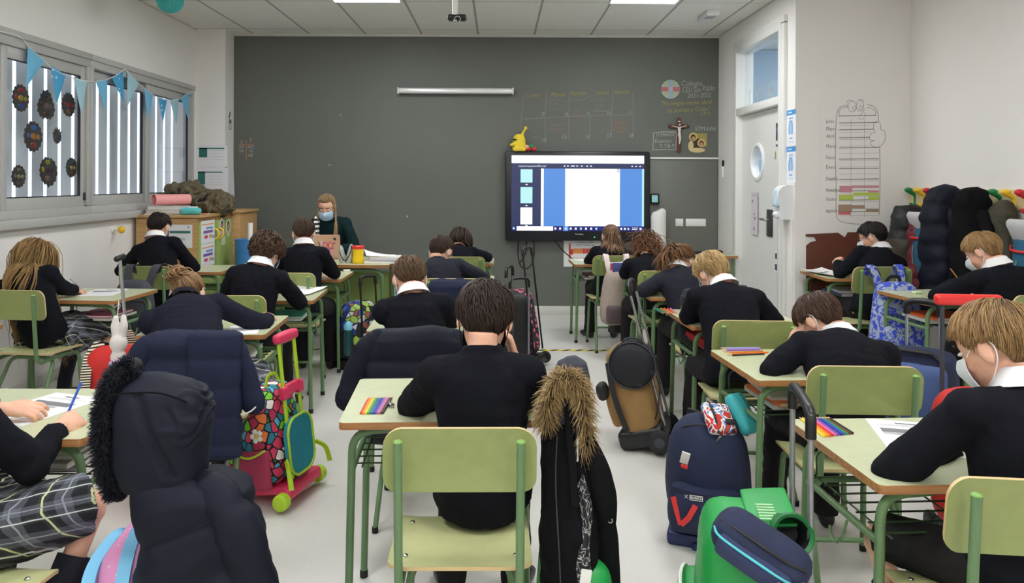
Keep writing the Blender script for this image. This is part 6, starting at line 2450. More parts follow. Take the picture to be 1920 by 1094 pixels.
def hung_coat(name, label, hk, w, d, top, bottom, m, nq, xo=-0.12, hood=False, power=2.6, bulge=0.012, sleeves=True):
    t = thing(name, label, 'coat', (XA + xo, hk, 0), 90)
    mb = MB()
    h = top - bottom
    quilt_loft(mb, [(top, 0, 0, w * 0.10, 0.02), (top - 0.02, 0, 0, w * 0.22, d * 0.3), (top - 0.10, 0, 0, w * 0.36 if not hood else w * 0.30, d * 0.45), (top - 0.24, 0, 0, w * 0.46 if not hood else w * 0.40, d * 0.5), (top - 0.45, 0, 0, w * 0.5, d * 0.5), (bottom, 0, 0, w * 0.5, d * 0.5)], nq, 0, bulge=bulge, power=power)
    mb.build('coat_body', m, t, 60, wob=0.016, wscale=7, wob2=0.010, w2scale=12)
    if sleeves:
        for sx in (-1, 1):
            mb = MB()
            quilt_sleeve(mb, [(sx * w * 0.34, 0, top - 0.2), (sx * w * 0.50, 0.0, top - 0.3), (sx * w * 0.54, -0.01, top - 0.5), (sx * w * 0.5, -0.02, max(bottom, top - 0.68))], 0.05, 0.05, nq * 0.6 if nq else 0)
            mb.build('sleeve', m, t, 60, wob=0.006, wscale=10)
    return t


hung_coat('jacket', 'short jacket with black, olive and burgundy bands hanging at the far end of the rail', 5.69, 0.26, 0.27, 1.27, 0.66, M_band, 3, xo=-0.142, sleeves=False)
hung_coat('quilted_coat', 'burgundy quilted jacket hanging behind the first grey and blue backpack', 5.56, 0.24, 0.20, 1.22, 0.60, M_burg, 5, xo=-0.108, sleeves=False)
hung_coat('hooded_coat', 'long black puffer coat with raised hood on the coat rail', 5.15, 0.29, 0.26, 1.42, 0.45, M_puffd, 7, xo=-0.20, hood=True)
hung_coat('hooded_coat', 'long plain black coat on the coat rail right of the black puffer', 4.86, 0.30, 0.24, 1.41, 0.50, M_blackc, 0, xo=-0.18, hood=True)
hung_coat('jacket', 'olive jacket hanging behind the fair haired boy', 4.70, 0.24, 0.17, 1.33, 0.62, M_olive, 0, xo=-0.095, sleeves=False)


def wall_pack(label, hk, xo, rz=90):
    t = thing('backpack', label, 'school bag', (XA + xo, hk, 0), rz)
    t.scale = (0.9, 0.6, 1)
    mb = MB()
    mb.rbox((0, 0, 0.93), (0.30, 0.20, 0.44), 0.08, bulge=(0.02, 0.03, 0.01), taper=0.05)
    mb.build('body', mat('petrol_blue_canvas', (34, 92, 122), 0.8, bump=0.3, bscale=350), t, 60, wob=0.005)
    mb = MB()
    mb.rbox((0, 0.070, 1.125), (0.29, 0.06, 0.21), 0.028, M=rot_xyz(x=-38), bulge=(0.0, 0.015, 0.0))
    mb.build('flap', mat('light_grey_canvas', (186, 186, 188), 0.8, bump=0.3, bscale=350), t, 60, wob=0.004)
    zipline(t, [(-0.145, 0.075, 1.05), (-0.10, 0.128, 1.028), (0, 0.148, 1.024), (0.10, 0.128, 1.028), (0.145, 0.075, 1.05)], M_redp, 0.008, 'piping')
    mb = MB()
    mb.plate([(-0.014, -0.01), (0.014, -0.01), (0, 0.014)], 0.003, M=Matrix.Translation((0.07, 0.136, 1.085)) @ rot_xyz(x=52, z=180))
    mb.build('emblem', mat('charcoal_print', (50, 50, 56), 0.7), t)
    zipline(t, [(0.04, 0.135, 0.97), (0.045, 0.14, 0.90), (0.035, 0.137, 0.83)], mat('pale_cord', (150, 176, 160), 0.7), 0.004, 'zip_cord')
    strap(t, [(-0.04, -0.05, 1.14), (0, -0.02, 1.26), (0.04, -0.05, 1.14)], 0.025, M_grey, up=(0, 1, 0), name='carry_loop')
    return t


wall_pack('grey and petrol blue backpack with red piping left of the long black puffer', 5.47, -0.13)
wall_pack('grey and petrol blue backpack with red piping cut by the right photo edge', 4.40, -0.11)
# ------------------------------------------------------------------ front wall
def em(name, rgb, strength=1.0):
    return mat(name, (0, 0, 0), 0.3, emit=rgb, estr=strength)


YW = 7.999
scr = thing('interactive_screen', 'big black framed interactive screen showing a document page on the blackboard', 'screen', (0.842, 7.94, 1.275))
WS, HS = 1.54, 0.955
mb = MB()
mb.box((0, 0.0, 0), (WS, 0.10, HS), bev=0.02)
mb.build('housing', mat('screen_housing', (24, 26, 32), 0.4), scr)
mb = MB()
sy = -0.0515
SX0, SX1, SZ0, SZ1 = -0.705, 0.705, -0.372, 0.432


def quad(a, b, c, d, mi, k=0):
    """rectangle in screen fractions, u to the right, v down"""
    x0, x1 = SX0 + (SX1 - SX0) * a, SX0 + (SX1 - SX0) * b
    z1, z0 = SZ1 - (SZ1 - SZ0) * c, SZ1 - (SZ1 - SZ0) * d
    y = sy - 0.0004 * k
    mb.add([(x0, y, z0), (x1, y, z0), (x1, y, z1), (x0, y, z1)], [(0, 1, 2, 3)], mi)


quad(0, 1, 0, 1, 0)
quad(0, 1, 0, .105, 1, 1)
quad(0, 1, .105, .175, 2, 1)
quad(0, .222, .175, .935, 2, 1)
quad(.222, .243, .175, .935, 1, 1)
quad(.405, .818, .175, .935, 1, 1)
quad(.985, 1, .175, .935, 3, 1)
for a_, b_, mi in ((.185, .36, 3), (.42, .635, 3), (.69, .915, 1)):
    quad(.068, .158, a_, b_, mi, 2)
for a_ in (.38, .66, .925):
    quad(.105, .122, a_, a_ + .012, 1, 2)
quad(0, 1, .935, 1, 4, 1)
quad(.04, .315, .938, .998, 1, 2)
quad(.392, .43, .937, 1, 5, 2)
for k, u in enumerate((.018, .332, .368, .412, .448, .486, .525, .563, .602, .641, .83, .857, .883, .975)):
    quad(u - .007, u + .007, .955, .981, 1 if k % 3 else 3, 3)
quad(.91, .955, .953, .960, 1, 3)
quad(.91, .955, .972, .979, 1, 3)
for u in (.4, .425, .455, .47, .495, .53, .57, .6, .91, .94, .97):
    quad(u - .006, u + .006, .133, .148, 1, 2)
quad(.795, .815, .175, .225, 6, 2)
mb.build('display', [em('screen_blue', (92, 150, 230), 0.95), em('screen_white', (250, 252, 255), 1.15), em('screen_navy', (52, 60, 104), 0.85), em('screen_cyan', (190, 246, 246), 1.0), em('screen_bar', (40, 44, 130), 0.8), em('screen_sel', (110, 160, 240), 1.0), em('screen_grey', (214, 214, 226), 1.0)], scr)
text('programacion-lengua-primaria-2022-web.pdf', 0.026, (SX0 + 0.075, sy - 0.001, SZ1 - 0.122), MATS['screen_white'], scr, name='screen_lettering', th=0.0003, sx=0.62)
text('Promethean', 0.022, (-0.025, -0.0512, -0.412), M_offw, scr, name='maker_lettering', th=0.0005, sx=0.8)
mb = MB()
mb.lathe([(0.0, -0.001), (0.007, -0.001), (0.007, 0.001), (0, 0.001)], 12, M=Matrix.Translation((0.18, -0.051, -0.437)) @ rot_xyz(x=90), cap=False)
mb.build('power_light', em('power_green', (90, 255, 150), 1.2), scr)
for k, (pts, lb) in enumerate((([(0.22, 7.93, 0.82), (0.21, 7.95, 0.66), (0.24, 7.95, 0.52), (0.32, 7.95, 0.50), (0.38, 7.95, 0.60), (0.38, 7.93, 0.80)], 'looping black cable hanging under the left of the screen'),
                               ([(0.30, 7.93, 0.82), (0.30, 7.95, 0.68), (0.25, 7.95, 0.58), (0.23, 7.95, 0.56)], 'short black cable hanging inside the cable loop under the screen'),
                               ([(0.60, 7.93, 0.80), (0.68, 7.90, 0.70), (0.80, 7.86, 0.60), (0.90, 7.80, 0.55)], 'thin black cable running slantwise below the screen towards the wall chart'))):
    mb = MB()
    mb.tube(smooth_path(pts, 8), 0.006, 6)
    tag(mb.build('cable', M_black), lb, 'cable')

t = thing('projection_screen_case', 'long white roll-up projection screen case on the blackboard', 'projector screen', (-0.465, 7.945, 2.395))
mb = MB()
mb.rbox((0, 0, 0), (1.235, 0.075, 0.062), 0.022)
mb.build('case', mat('white_enamel', (226, 227, 228), 0.25, metal=0.25), t, 60)
for sx in (-1, 1):
    mb = MB()
    mb.box((sx * 0.613, 0, 0), (0.018, 0.082, 0.07), bev=0.008)
    mb.build('end_cap', M_offw, t)
    mb = MB()
    mb.box((sx * 0.45, 0.046, 0.0), (0.03, 0.02, 0.05), bev=0.003)
    mb.build('bracket', M_offw, t)

# ---- chalk drawings
CH = {'w': mat('chalk_white', (186, 188, 184), 0.95), 'y': mat('chalk_yellow', (176, 166, 84), 0.95), 'o': mat('chalk_orange', (170, 120, 96), 0.95), 'p': mat('chalk_faint', (134, 136, 132), 0.95), 'b': mat('chalk_blue', (120, 134, 150), 0.95), 'r': mat('chalk_rose', (158, 122, 110), 0.95)}


def wp(px, py):
    return at(px, py, YW - 0.001)


def stroke(mb, pts, w=0.008):
    mb.ribbon([wp(*p) for p in pts], w, 0.001, up=(0, 1, 0))


def chalk(parent, lines, col, name='lettering'):
    """lines: (string, px, py of the baseline start, height in px, slope, shear, width factor)"""
    parts = []
    for s_, px, py, h, slope, sh, sx in lines:
        size = h / 173.75 * 1.35
        M = Matrix.Translation(wp(px, py) + Vector((0, -0.0005, 0))) @ rot_xyz(x=90) @ Matrix.Rotation(slope, 4, 'Z') @ Matrix.Diagonal((sx, 1, 1, 1))
        parts.append((s_, size, M, sh))
    return join_text(parts, name, CH[col], parent)


def board_thing(name, label, cat, px, py):
    return thing(name, label, cat, (0, 0, 0))


ct = board_thing('chalk_timetable', 'faint chalk week timetable drawn above the screen', 'chalk drawing', 0, 0)
mb = MB()
for pts in ([(982, 176), (977, 222), (977, 270)], [(1024, 170), (1021, 222), (1023, 268)], [(1067, 170), (1066, 218), (1066, 262)], [(1106, 212), (1105, 262)], [(1149, 168), (1146, 216), (1146, 258)], [(1186, 172), (1187, 214), (1187, 254)],
            [(978, 223), (1021, 221), (1066, 218), (1105, 217), (1146, 216), (1187, 214)], [(1067, 184), (1078, 188), (1092, 187), (1106, 179)], [(1106, 209), (1144, 207)]):
    stroke(mb, pts, 0.007)
mb.build('grid_lines', CH['p'], ct)
chalk(ct, [('Lunes', 986, 182, 9, 0.02, 0.2, .85), ('Martes', 1032, 181, 9, 0.02, 0.2, .8), ('Miercoles', 1069, 179, 9, 0.06, 0.2, .62), ('Jueves', 1117, 177, 9, 0.03, 0.2, .8), ('Viernes', 1151, 176, 9, 0.06, 0.2, .75)], 'y', 'day_lettering')
chalk(ct, [('7', 1014, 219, 9, 0, .1, 1), ('8', 1059, 217, 7, 0, .1, 1), ('9', 1100, 216, 7, 0, .1, 1), ('10', 1137, 215, 7, 0, .1, .8), ('11', 1178, 213, 7, 0, .1, .8), ('14', 1014, 266, 8, 0, .1, .8), ('15', 1053, 261, 9, 0.1, .1, .8), ('16', 1096, 259, 8, 0, .1, .8), ('17', 1137, 257, 8, 0, .1, .8), ('18', 1178, 257, 8, 0, .1, .8)], 'w', 'date_lettering')
chalk(ct, [('Deberes', 1028, 190, 6, .05, .2, .8), ('Lengua', 1029, 198, 6, .05, .2, .8), ('Continuo', 1029, 208, 6, .08, .2, .75), ('Plastica', 1113, 190, 6, .02, .2, .8), ('Lengua', 1114, 198, 6, .02, .2, .8), ('Ingles', 1112, 208, 6, .02, .2, .8), ('Leer', 996, 250, 6, .1, .2, .8), ('texto', 998, 259, 6, .1, .2, .8)], 'p', 'note_lettering')
chalk(ct, [('Comprension', 1028, 236, 6, .06, .2, .7), ('Completar', 1028, 245, 6, .06, .2, .75), ('Leer', 1074, 210, 6, .03, .2, .8), ('Musica', 1072, 217, 6, .03, .2, .8), ('Ciencias', 1112, 216, 5, .0, .2, .8)], 'r', 'rose_lettering')
chalk(ct, [('Examen', 1151, 232, 8, .06, .1, .75), ('Mates', 1153, 241, 7, .05, .1, .8), ('Tema 7', 1150, 249, 8, .05, .1, .75)], 'o', 'exam_lettering')

ct = board_thing('chalk_emblem', 'round coloured chalk emblem with red bar at the upper right of the blackboard', 'chalk drawing', 0, 0)
mb = MB()
cen = wp(1256.5, 166)
T = Matrix.Translation(cen) @ rot_xyz(x=90)
Rm = 0.102
mb.lathe([(0, -0.0006), (Rm, -0.0006), (Rm, 0.0006), (0, 0.0006)], 40, 0, T, cap=False)
mb.box(cen + Vector((0, -0.0012, 0)), (0.046, 0.001, 0.195), 1)
mb.box(cen + Vector((0, -0.0018, 0)), (0.200, 0.001, 0.050), 2)
mb.box(cen + Vector((0, -0.0024, 0)), (0.048, 0.001, 0.050), 3)
mb.build('emblem', [mat('chalk_pale_green', (172, 184, 158), 0.95), mat('chalk_pale_blue', (152, 178, 186), 0.95), mat('chalk_red', (182, 112, 116), 0.95), mat('chalk_lilac', (176, 178, 190), 0.95)], ct)
ct = board_thing('chalk_lettering', 'white chalk school name and year beside the round emblem', 'chalk lettering', 0, 0)
chalk(ct, [('Colegio', 1276, 160, 11, .0, .15, .85), ('CEU San', 1278, 172, 11, .02, .15, .66), ('Pablo', 1316, 169, 11, .06, .15, .74), ('2021-2022', 1288, 182, 9, .04, .1, .85)], 'w')
ct = board_thing('chalk_lettering', 'yellow chalk quotation in two lines under the school name', 'chalk lettering', 0, 0)
chalk(ct, [('"No tengais miedo, abrid', 1238, 197, 9, .04, .15, .78), ('las puertas a Cristo"', 1250, 210, 9, .05, .15, .80), ('S.JP II', 1313, 214, 6, .04, .1, 1)], 'y')
ct = board_thing('chalk_note', 'white chalk box with exam date left of the crucifix', 'chalk drawing', 0, 0)
mb = MB()
for pts in ([(1225, 248), (1240, 246), (1268, 246)], [(1268, 246), (1267, 279)], [(1267, 279), (1224, 280)], [(1224, 280), (1225, 248)]):
    stroke(mb, pts, 0.007)
mb.build('box_line', CH['w'], ct)
chalk(ct, [('15 MARZO', 1229, 255, 7, .04, .1, .78), ('Examen', 1227, 267, 8, .03, .1, .9), ('T-7/8-9', 1236, 277, 8, .05, .1, .85)], 'w')
ct = board_thing('chalk_lettering', 'short white chalk initials above the small picture', 'chalk lettering', 0, 0)
chalk(ct, [('SYM-HW', 1302, 244, 9, .0, .15, .85)], 'w')
ct = board_thing('chalk_cross', 'small orange chalk cross with letters at the left end of the blackboard', 'chalk drawing', 0, 0)
mb = MB()
stroke(mb, [(461, 264), (461.5, 304)], 0.012)
stroke(mb, [(448, 273.5), (474, 273)], 0.012)
mb.build('cross_line', CH['o'], ct)
chalk(ct, [('Z', 450, 271, 6, 0, .1, 1), ('S', 467, 267, 7, 0, .1, 1), ('AD', 448, 281, 6, .1, .1, .9), ('PPE', 448, 289, 6, .1, .1, .8), ('NET', 464, 281, 6, .1, .1, .9), ('OZ', 466, 288, 5, .1, .1, .9), ('NB', 465, 297, 6, .2, .1, .9)], 'w')
mb = MB()
for px, py, r_ in ((638, 217, .006), (617, 311, .006), (620, 311, .005), (764, 407, .010), (1261, 349, .012), (1290, 340, .010), (1293, 379, .008), (1291, 365, .005)):
    mb.box(wp(px, py), (r_ * 1.4, 0.0012, r_ * 2), 0, bev=0.0004)
tag(mb.build('chalk_dabs', CH['w']), 'small white chalk dabs scattered over the blackboard', 'chalk marks', kind='stuff')

# ---- crucifix
cr = thing('crucifix', 'dark wooden crucifix with pale figure on the blackboard', 'crucifix', wp(1272, 252) - Vector((0, 0.012, 0)))
M_cw = mat('dark_walnut', (92, 52, 34), 0.45, vary=0.15, vscale=30)
mb = MB()
mb.box((0, 0, -0.005), (0.046, 0.02, 0.36), bev=0.004)
mb.box((0, 0, 0.093), (0.195, 0.02, 0.042), bev=0.004)
for p in ((-0.1, 0, 0.093), (0.1, 0, 0.093), (0, 0, 0.178)):
    mb.ell(p, (0.014, 0.011, 0.014), nu=10, nv=6)
mb.build('cross', M_cw, cr, voxel=0.004, smooth=1)
mb = MB()
mb.loft([ellring(Vector((0, -0.022, z_)), Vector((1, 0, 0)), Vector((0, -1, 0)), rx, ry, 10) for z_, rx, ry in ((0.085, .016, .008), (0.06, .019, .010), (0.03, .013, .008), (0.015, .017, .010), (0.0, .015, .010))])
mb.ell((0.003, -0.026, 0.108), (0.010, 0.011, 0.014), nu=12, nv=8)
for sx in (-1, 1):
    mb.tube(smooth_path([(sx * 0.012, -0.022, 0.082), (sx * 0.045, -0.02, 0.088), (sx * 0.078, -0.016, 0.100)], 3), [0.007, 0.0055, 0.004], 8, dome=True)
    mb.tube(smooth_path([(sx * 0.008, -0.022, 0.0), (sx * 0.006 + 0.006, -0.028, -0.045), (sx * 0.002, -0.022, -0.095)], 3), [0.010, 0.008, 0.005], 8, dome=True)
mb.build('figure', mat('pale_ivory', (214, 206, 200), 0.4), cr, voxel=0.003, smooth=2)
mb = MB()
mb.box((0, -0.012, 0.145), (0.026, 0.004, 0.012), bev=0.001)
mb.build('plaque', mat('pale_ivory', (214, 206, 200), 0.4), cr)
# ---- small picture: plain stand-in with two haloed dark figures
pc = thing('holy_picture', 'small ochre cut-out picture of two haloed figures beside the crucifix', 'picture', wp(1307, 266))
mb = MB()
mb.box((0.045, -0.001, 0.03), (0.12, 0.003, 0.14), 0)
for c_, r_, mi in (((-0.045, -0.003, 0.062), .046, 1), ((0.045, -0.0042, -0.005), .044, 1)):
    mb.lathe([(0, -0.0008), (r_, -0.0008), (r_, 0.0008), (0, 0.0008)], 24, mi, Matrix.Translation(c_) @ rot_xyz(x=90), cap=False)
for c_, rx, rz_, yy, mi in (((-0.02, -0.02), .085, .068, -.0036, 2), ((-0.07, -0.035), .030, .055, -.0052, 3), ((-0.045, 0.055), .028, .034, -.0055, 2), ((-0.042, 0.045), .018, .022, -.0064, 4), ((0.045, -0.01), .026, .031, -.0058, 2), ((0.045, -0.018), .018, .021, -.0066, 4), ((0.0, -0.082), .085, .026, -.006, 3)):
    mb.add([(c_[0] + rx * math.cos(2 * PI * k / 20), yy, c_[1] + rz_ * math.sin(2 * PI * k / 20)) for k in range(20)], [tuple(range(20))], mi)
mb.build('print', [mat('ochre_print', (156, 146, 84), 0.8), mat('halo_print', (206, 180, 110), 0.8), mat('umber_print', (66, 50, 40), 0.8), mat('cream_print', (204, 186, 140), 0.8), mat('flesh_print', (186, 146, 108), 0.8)], pc)

# ---- soft toys on top of the screen
pl = thing('plush_toy', 'yellow plush toy with one long feeler sitting on the screen', 'plush toy', at(973, 284, 7.92), 0)
pl.location.z = 1.7525
mb = MB()
mb.loft([ellring(Vector((0.0, 0, z_)), Vector((1, 0, 0)), Vector((0, 1, 0)), rx, ry, 18) for z_, rx, ry in ((0.0, .06, .045), (0.03, .075, .055), (0.08, .07, .05), (0.13, .068, .05), (0.165, .05, .04), (0.185, .022, .02))])
mb.tube(smooth_path([(0.03, 0, 0.165), (0.048, 0, 0.21), (0.062, 0, 0.235)], 4), [0.016, 0.013, 0.012], 10, dome=True)
mb.ell((0.068, 0, 0.246), (0.02, 0.018, 0.02))
mb.tube([(-0.04, -0.03, 0.08), (-0.085, -0.05, 0.065)], [0.022, 0.016], 10, dome=True)
mb.tube([(-0.03, -0.03, 0.02), (-0.05, -0.06, 0.018)], [0.026, 0.022], 10, dome=True)
mb.tube([(0.04, -0.03, 0.02), (0.05, -0.06, 0.018)], [0.026, 0.022], 10, dome=True)
mb.build('body', mat('yellow_plush', (234, 208, 62), 0.95, bump=0.4, bscale=250), pl, voxel=0.006, smooth=3)
mb = MB()
mb.tube(smooth_path([(-0.072, -0.015, 0.125), (-0.05, -0.045, 0.120), (-0.025, -0.05, 0.122)], 4), [0.004, 0.010, 0.003], 8, dome=True)
mb.build('eye', M_black, pl)
pl2 = thing('plush_toy', 'small red and green plush toy beside the yellow one on the screen', 'plush toy', (0.325, 7.92, 1.7525))
mb = MB()
mb.ell((-0.02, 0, 0.025), (0.04, 0.03, 0.026), 0)
mb.ell((0.05, 0.01, 0.025), (0.028, 0.025, 0.026), 0)
mb.build('feet', mat('red_plush', (204, 60, 60), 0.95, bump=0.4, bscale=250), pl2, voxel=0.006)
mb = MB()
mb.ell((0.02, 0.01, 0.052), (0.038, 0.028, 0.024), 0)
mb.build('shell', mat('green_plush', (60, 140, 96), 0.95, bump=0.4, bscale=250), pl2)
mb = MB()
mb.ell((-0.03, -0.018, 0.046), (0.026, 0.022, 0.022), 0)
mb.build('head', mat('peach_plush', (230, 180, 140), 0.95, bump=0.4, bscale=250), pl2)

# ---- small things right of the screen
t = thing('wall_controller', 'small black framed touch panel right of the screen', 'control panel', at(1228, 372, 7.96))
mb = MB()
mb.rbox((0, 0, 0), (0.092, 0.05, 0.115), 0.014)
mb.build('housing', M_black, t)
mb = MB()
mb.box((-0.006, -0.0255, 0.002), (0.064, 0.002, 0.075))
mb.build('display', em('panel_teal', (150, 205, 208), 0.75), t)
t = thing('paper_roll', 'white paper wrapped roll standing behind the right end of the screen', 'paper roll', (1.705, 7.90, 0.0))
mb = MB()
rr = []
for z_, r_ in ((0.0, .07), (0.02, .078), (0.6, .082), (0.9, .083), (1.05, .082), (1.10, .078), (1.125, .060), (1.13, .03)):
    rr.append([Vector((r_ * math.cos(2 * PI * k / 20), 0.85 * r_ * math.sin(2 * PI * k / 20), z_ + (0.02 * math.cos(2 * PI * k / 20) if z_ > 1.08 else 0))) for k in range(20)])
mb.loft(rr)
mb.build('wrapper', mat('white_paper', (226, 224, 222), 0.7), t, 60, wob=0.004, wscale=14)
for nm, px, w_, lb in (('light_switch', 1274, 0.082, 'single white light switch on the lower board panel'), ('light_switch', 1305, 0.215, 'wide triple white light switch on the lower board panel')):
    t = thing(nm, lb, 'switch', at(px, 416, 7.978))
    mb = MB()
    mb.box((0, 0, 0), (w_, 0.012, 0.082), bev=0.004)
    mb.build('plate', mat('white_switch', (232, 232, 230), 0.3), t)
    for k in range(1 if w_ < .1 else 3):
        mb = MB()
        mb.box((0 if w_ < .1 else (-0.068 + 0.068 * k), -0.008, 0), (0.058, 0.006, 0.062), bev=0.002)
        mb.build('rocker', MATS['white_switch'], t)
t = thing('marker_holder', 'slim white marker fixed to the wall strip right of the board', 'marker', (XR - 0.012, 7.80, 1.56))
mb = MB()
mb.tube([(0, 0, -0.075), (0, -0.012, 0.06)], [0.010, 0.012], 10, dome=True)
mb.build('barrel', M_offw, t)
mb = MB()
mb.tube([(-0.003, -0.014, 0.045), (-0.003, -0.017, 0.09)], 0.0125, 10, dome=True)
mb.build('cap', M_black, t)

# ---- wall chart under the screen
t = thing('wall_chart', 'white wall chart with orange and red blocks under the screen', 'poster', (0.905, YW, 0.66))
mb = MB()
mb.box((0, -0.002, 0), (0.40, 0.003, 0.30), 0)
mb.box((-0.135, -0.0042, 0.02), (0.020, 0.001, 0.16), 1)
mb.box((-0.115, -0.0042, 0.01), (0.03, 0.001, 0.06), 1)
for k in range(8):
    mb.box((-0.085 + 0.034 * k, -0.0042, 0.02), (0.032, 0.001, 0.055), 2 if k < 3 else 1)
for k in range(7):
    mb.box((-0.055 + 0.028 * k, -0.0042, 0.085), (0.012, 0.001, 0.012), 3)
for k in range(4):
    mb.box((-0.10 + 0.05 * k, -0.0042, -0.06), (0.045, 0.001, 0.03), 4)
for k in range(3):
    mb.box((-0.125, -0.0042, -0.085 - 0.012 * k), (0.035, 0.001, 0.005), 1)
mb.build('print', [mat('chart_paper', (222, 224, 222), 0.6), mat('chart_red', (206, 70, 60), 0.6), mat('chart_orange', (232, 142, 60), 0.6), mat('chart_grey', (110, 110, 112), 0.6), mat('chart_pale', (214, 196, 206), 0.6)], t)
text('DICCIONARIO DE LA MATERIA', 0.018, (-0.075, -0.0045, 0.108), mat('chart_ink', (90, 90, 130), 0.6), t, sx=0.8, th=0.0005)

# ------------------------------------------------------------------ ceiling things
t = thing('ceiling_camera', 'black camera bar on a white pole under the ceiling', 'camera', (-0.335, 5.6, 0))
mb = MB()
mb.tube([(0, 0, ZC), (0, 0, 2.665)], 0.021, 14)
mb.lathe([(0.0, ZC), (0.06, ZC), (0.06, ZC - 0.015), (0.0, ZC - 0.015)], 20, cap=False)
mb.build('pole', mat('white_pole', (228, 228, 226), 0.35), t, 40)
mb = MB()
mb.rbox((0.015, 0.02, 2.668), (0.145, 0.09, 0.045), 0.02)
mb.build('housing', M_black, t)
mb = MB()
mb.box((0, 0, 2.655), (0.03, 0.03, 0.05), bev=0.004)
mb.tube([Vector((0.02 + 0.022 * math.cos(2 * PI * k / 16), -0.028, 2.648 + 0.022 * math.sin(2 * PI * k / 16))) for k in range(16)], 0.004, 6, closed=True, cap=False)
mb.build('clamp', MATS['grey_aluminium'], t, voxel=0.004)
t = thing('emergency_light', 'white box shaped emergency light on the ceiling by the door', 'light', (1.96, 6.95, ZC))
mb = MB()
mb.rbox((0, 0, -0.024), (0.12, 0.34, 0.05), 0.012)
mb.build('housing', mat('white_housing', (226, 226, 228), 0.4), t)
mb = MB()
mb.rbox((-0.01, -0.08, -0.046), (0.085, 0.12, 0.012), 0.005)
mb.build('lens', mat('grey_lens', (170, 172, 176), 0.3), t)
t = thing('paper_pompom', 'turquoise honeycomb paper ball hanging from the ceiling', 'paper ball', (-2.63, 5.92, 2.865))
mb = MB()
for k in range(28):
    a = PI * 2 * k / 28
    b_ = a + rad(4)
    V = [(0, 0, 0)]
    pts = []
    for i in range(17):
        th = PI * i / 16
        r_ = 0.103 * math.sin(th) * (1 + 0.035 * (i % 2))
        pts.append((r_, 0.103 * math.cos(th)))
    for ang, off in ((a, 0.0012), (a, -0.0012)):
        pass
    V = [(r_ * math.cos(a) - 0.0008 * math.sin(a), r_ * math.sin(a) + 0.0008 * math.cos(a), z_) for r_, z_ in pts] + [(r_ * math.cos(a) + 0.0008 * math.sin(a), r_ * math.sin(a) - 0.0008 * math.cos(a), z_) for r_, z_ in pts]
    mb.add(V, [tuple(range(17)), tuple(range(17, 34))[::-1]] + [(i, i + 17, i + 18, i + 1) for i in range(16)])
mb.ell((0, 0, 0), (0.088, 0.088, 0.100))
mb.build('paper', mat('turquoise_tissue', (94, 196, 196), 0.85), t, 30)
mb = MB()
mb.tube([(0, 0, 0.1), (0, 0, ZC - 2.865)], 0.0015, 5)
mb.build('cord', M_offw, t)

# ------------------------------------------------------------------ window decorations
def lw(px, py, off=0.02):
    """point on the left wall plane seen at (px, py)"""
    x = XL + off
    y = x * FOC / (px - PPX)
    return at(px, py, y)


bt = thing('bunting', 'string of light blue triangular pennants across the left windows', 'bunting', (0, 0, 0))
string = [(-20, 60), (25, 68), (40, 76), (51, 90), (80, 116), (100, 134), (125, 146), (150, 154), (175, 156), (200, 152), (218, 144), (232, 133.5), (240, 140), (258, 158), (275, 173), (293, 185), (315, 191), (335, 188), (350, 178), (362, 173)]
mb = MB()
mb.tube(smooth_path([lw(*p, 0.022) for p in string], 3), 0.0035, 6)
mb.build('cord', mat('white_cord', (226, 226, 224), 0.8), bt)
M_fl = [mat('flag_blue', (112, 182, 218), 0.85), dots_mat('flag_dots', (70, 158, 206), (190, 222, 236), 17, 0.17), mat('flag_pale', (160, 200, 214), 0.85)]
flags = [((51, 90), (83, 118), (48, 168), 0), ((94, 126), (123, 145), (105, 200), 1), ((137, 149), (163, 155), (152, 218), 2), ((179, 156), (200, 152), (198, 212), 0), ((209, 149), (230, 137), (232, 196), 1), ((238, 138), (259, 160), (238, 203), 2), ((269, 167), (286, 181), (277, 226), 0), ((296, 186), (312, 190), (305, 232), 1), ((318, 190), (334, 188), (330, 236), 2), ((338, 186), (354, 176), (353, 228), 0)]
for a_, b_, c_, k in flags:
    A, B, Cc = lw(*a_, 0.022), lw(*b_, 0.022), lw(*c_, 0.028)
    n_ = Vector((1, 0, 0)) * 0.0012
    mb = MB()
    N = 6
    V = []
    top = [A.lerp(B, q / N) for q in range(N + 1)]
    rows = []
    for r_ in range(N + 1):
        t_ = r_ / N
        rows.append([top[q].lerp(Cc, t_) + Vector((0.012 * math.sin(q / N * PI) * math.sin(t_ * PI), 0, 0)) for q in range(N + 1)])
    mb.grid(lambda u, v: rows[int(round(v * N))][int(round(u * N))] if v < 1 else rows[N][0] + (rows[N][1] - rows[N][0]) * u, N, N, 0.0015)
    mb.build('pennant', M_fl[k], bt, 60)

SUN = [((36, 188), 34, 50, [(190, 50, 60), (180, 160, 40), (60, 90, 170)]), ((84, 202), 30, 55, [(90, 70, 50), (140, 110, 110), (90, 50, 40)]), ((126, 200), 30, 44, [(130, 70, 40), (190, 50, 50), (150, 110, 40)]), ((60, 260), 33, 56, [(60, 110, 190), (190, 130, 60), (160, 60, 60)]), ((105, 260), 22, 26, [(110, 80, 60), (60, 80, 90), (80, 90, 100)]), ((33, 335), 28, 42, [(120, 115, 90), (150, 140, 100), (90, 85, 70)]), ((87, 323), 34, 52, [(170, 160, 40), (90, 50, 80), (140, 110, 110)]), ((132, 318), 22, 36, [(70, 90, 110), (190, 170, 90), (130, 60, 40)])]
SUNL = ['dark scalloped suncatcher with red and yellow panes at the upper left of the window', 'dark three lobed suncatcher between the two top ones', 'dark scalloped suncatcher with red centre, right of the top row', 'dark oval suncatcher with blue ends in the middle of the window', 'smallest dark suncatcher with a fringe on top', 'grey gold suncatcher at the lower left of the window', 'dark bag shaped suncatcher with yellow spots, lower middle', 'small suncatcher with yellow centre at the lower right of the pane']
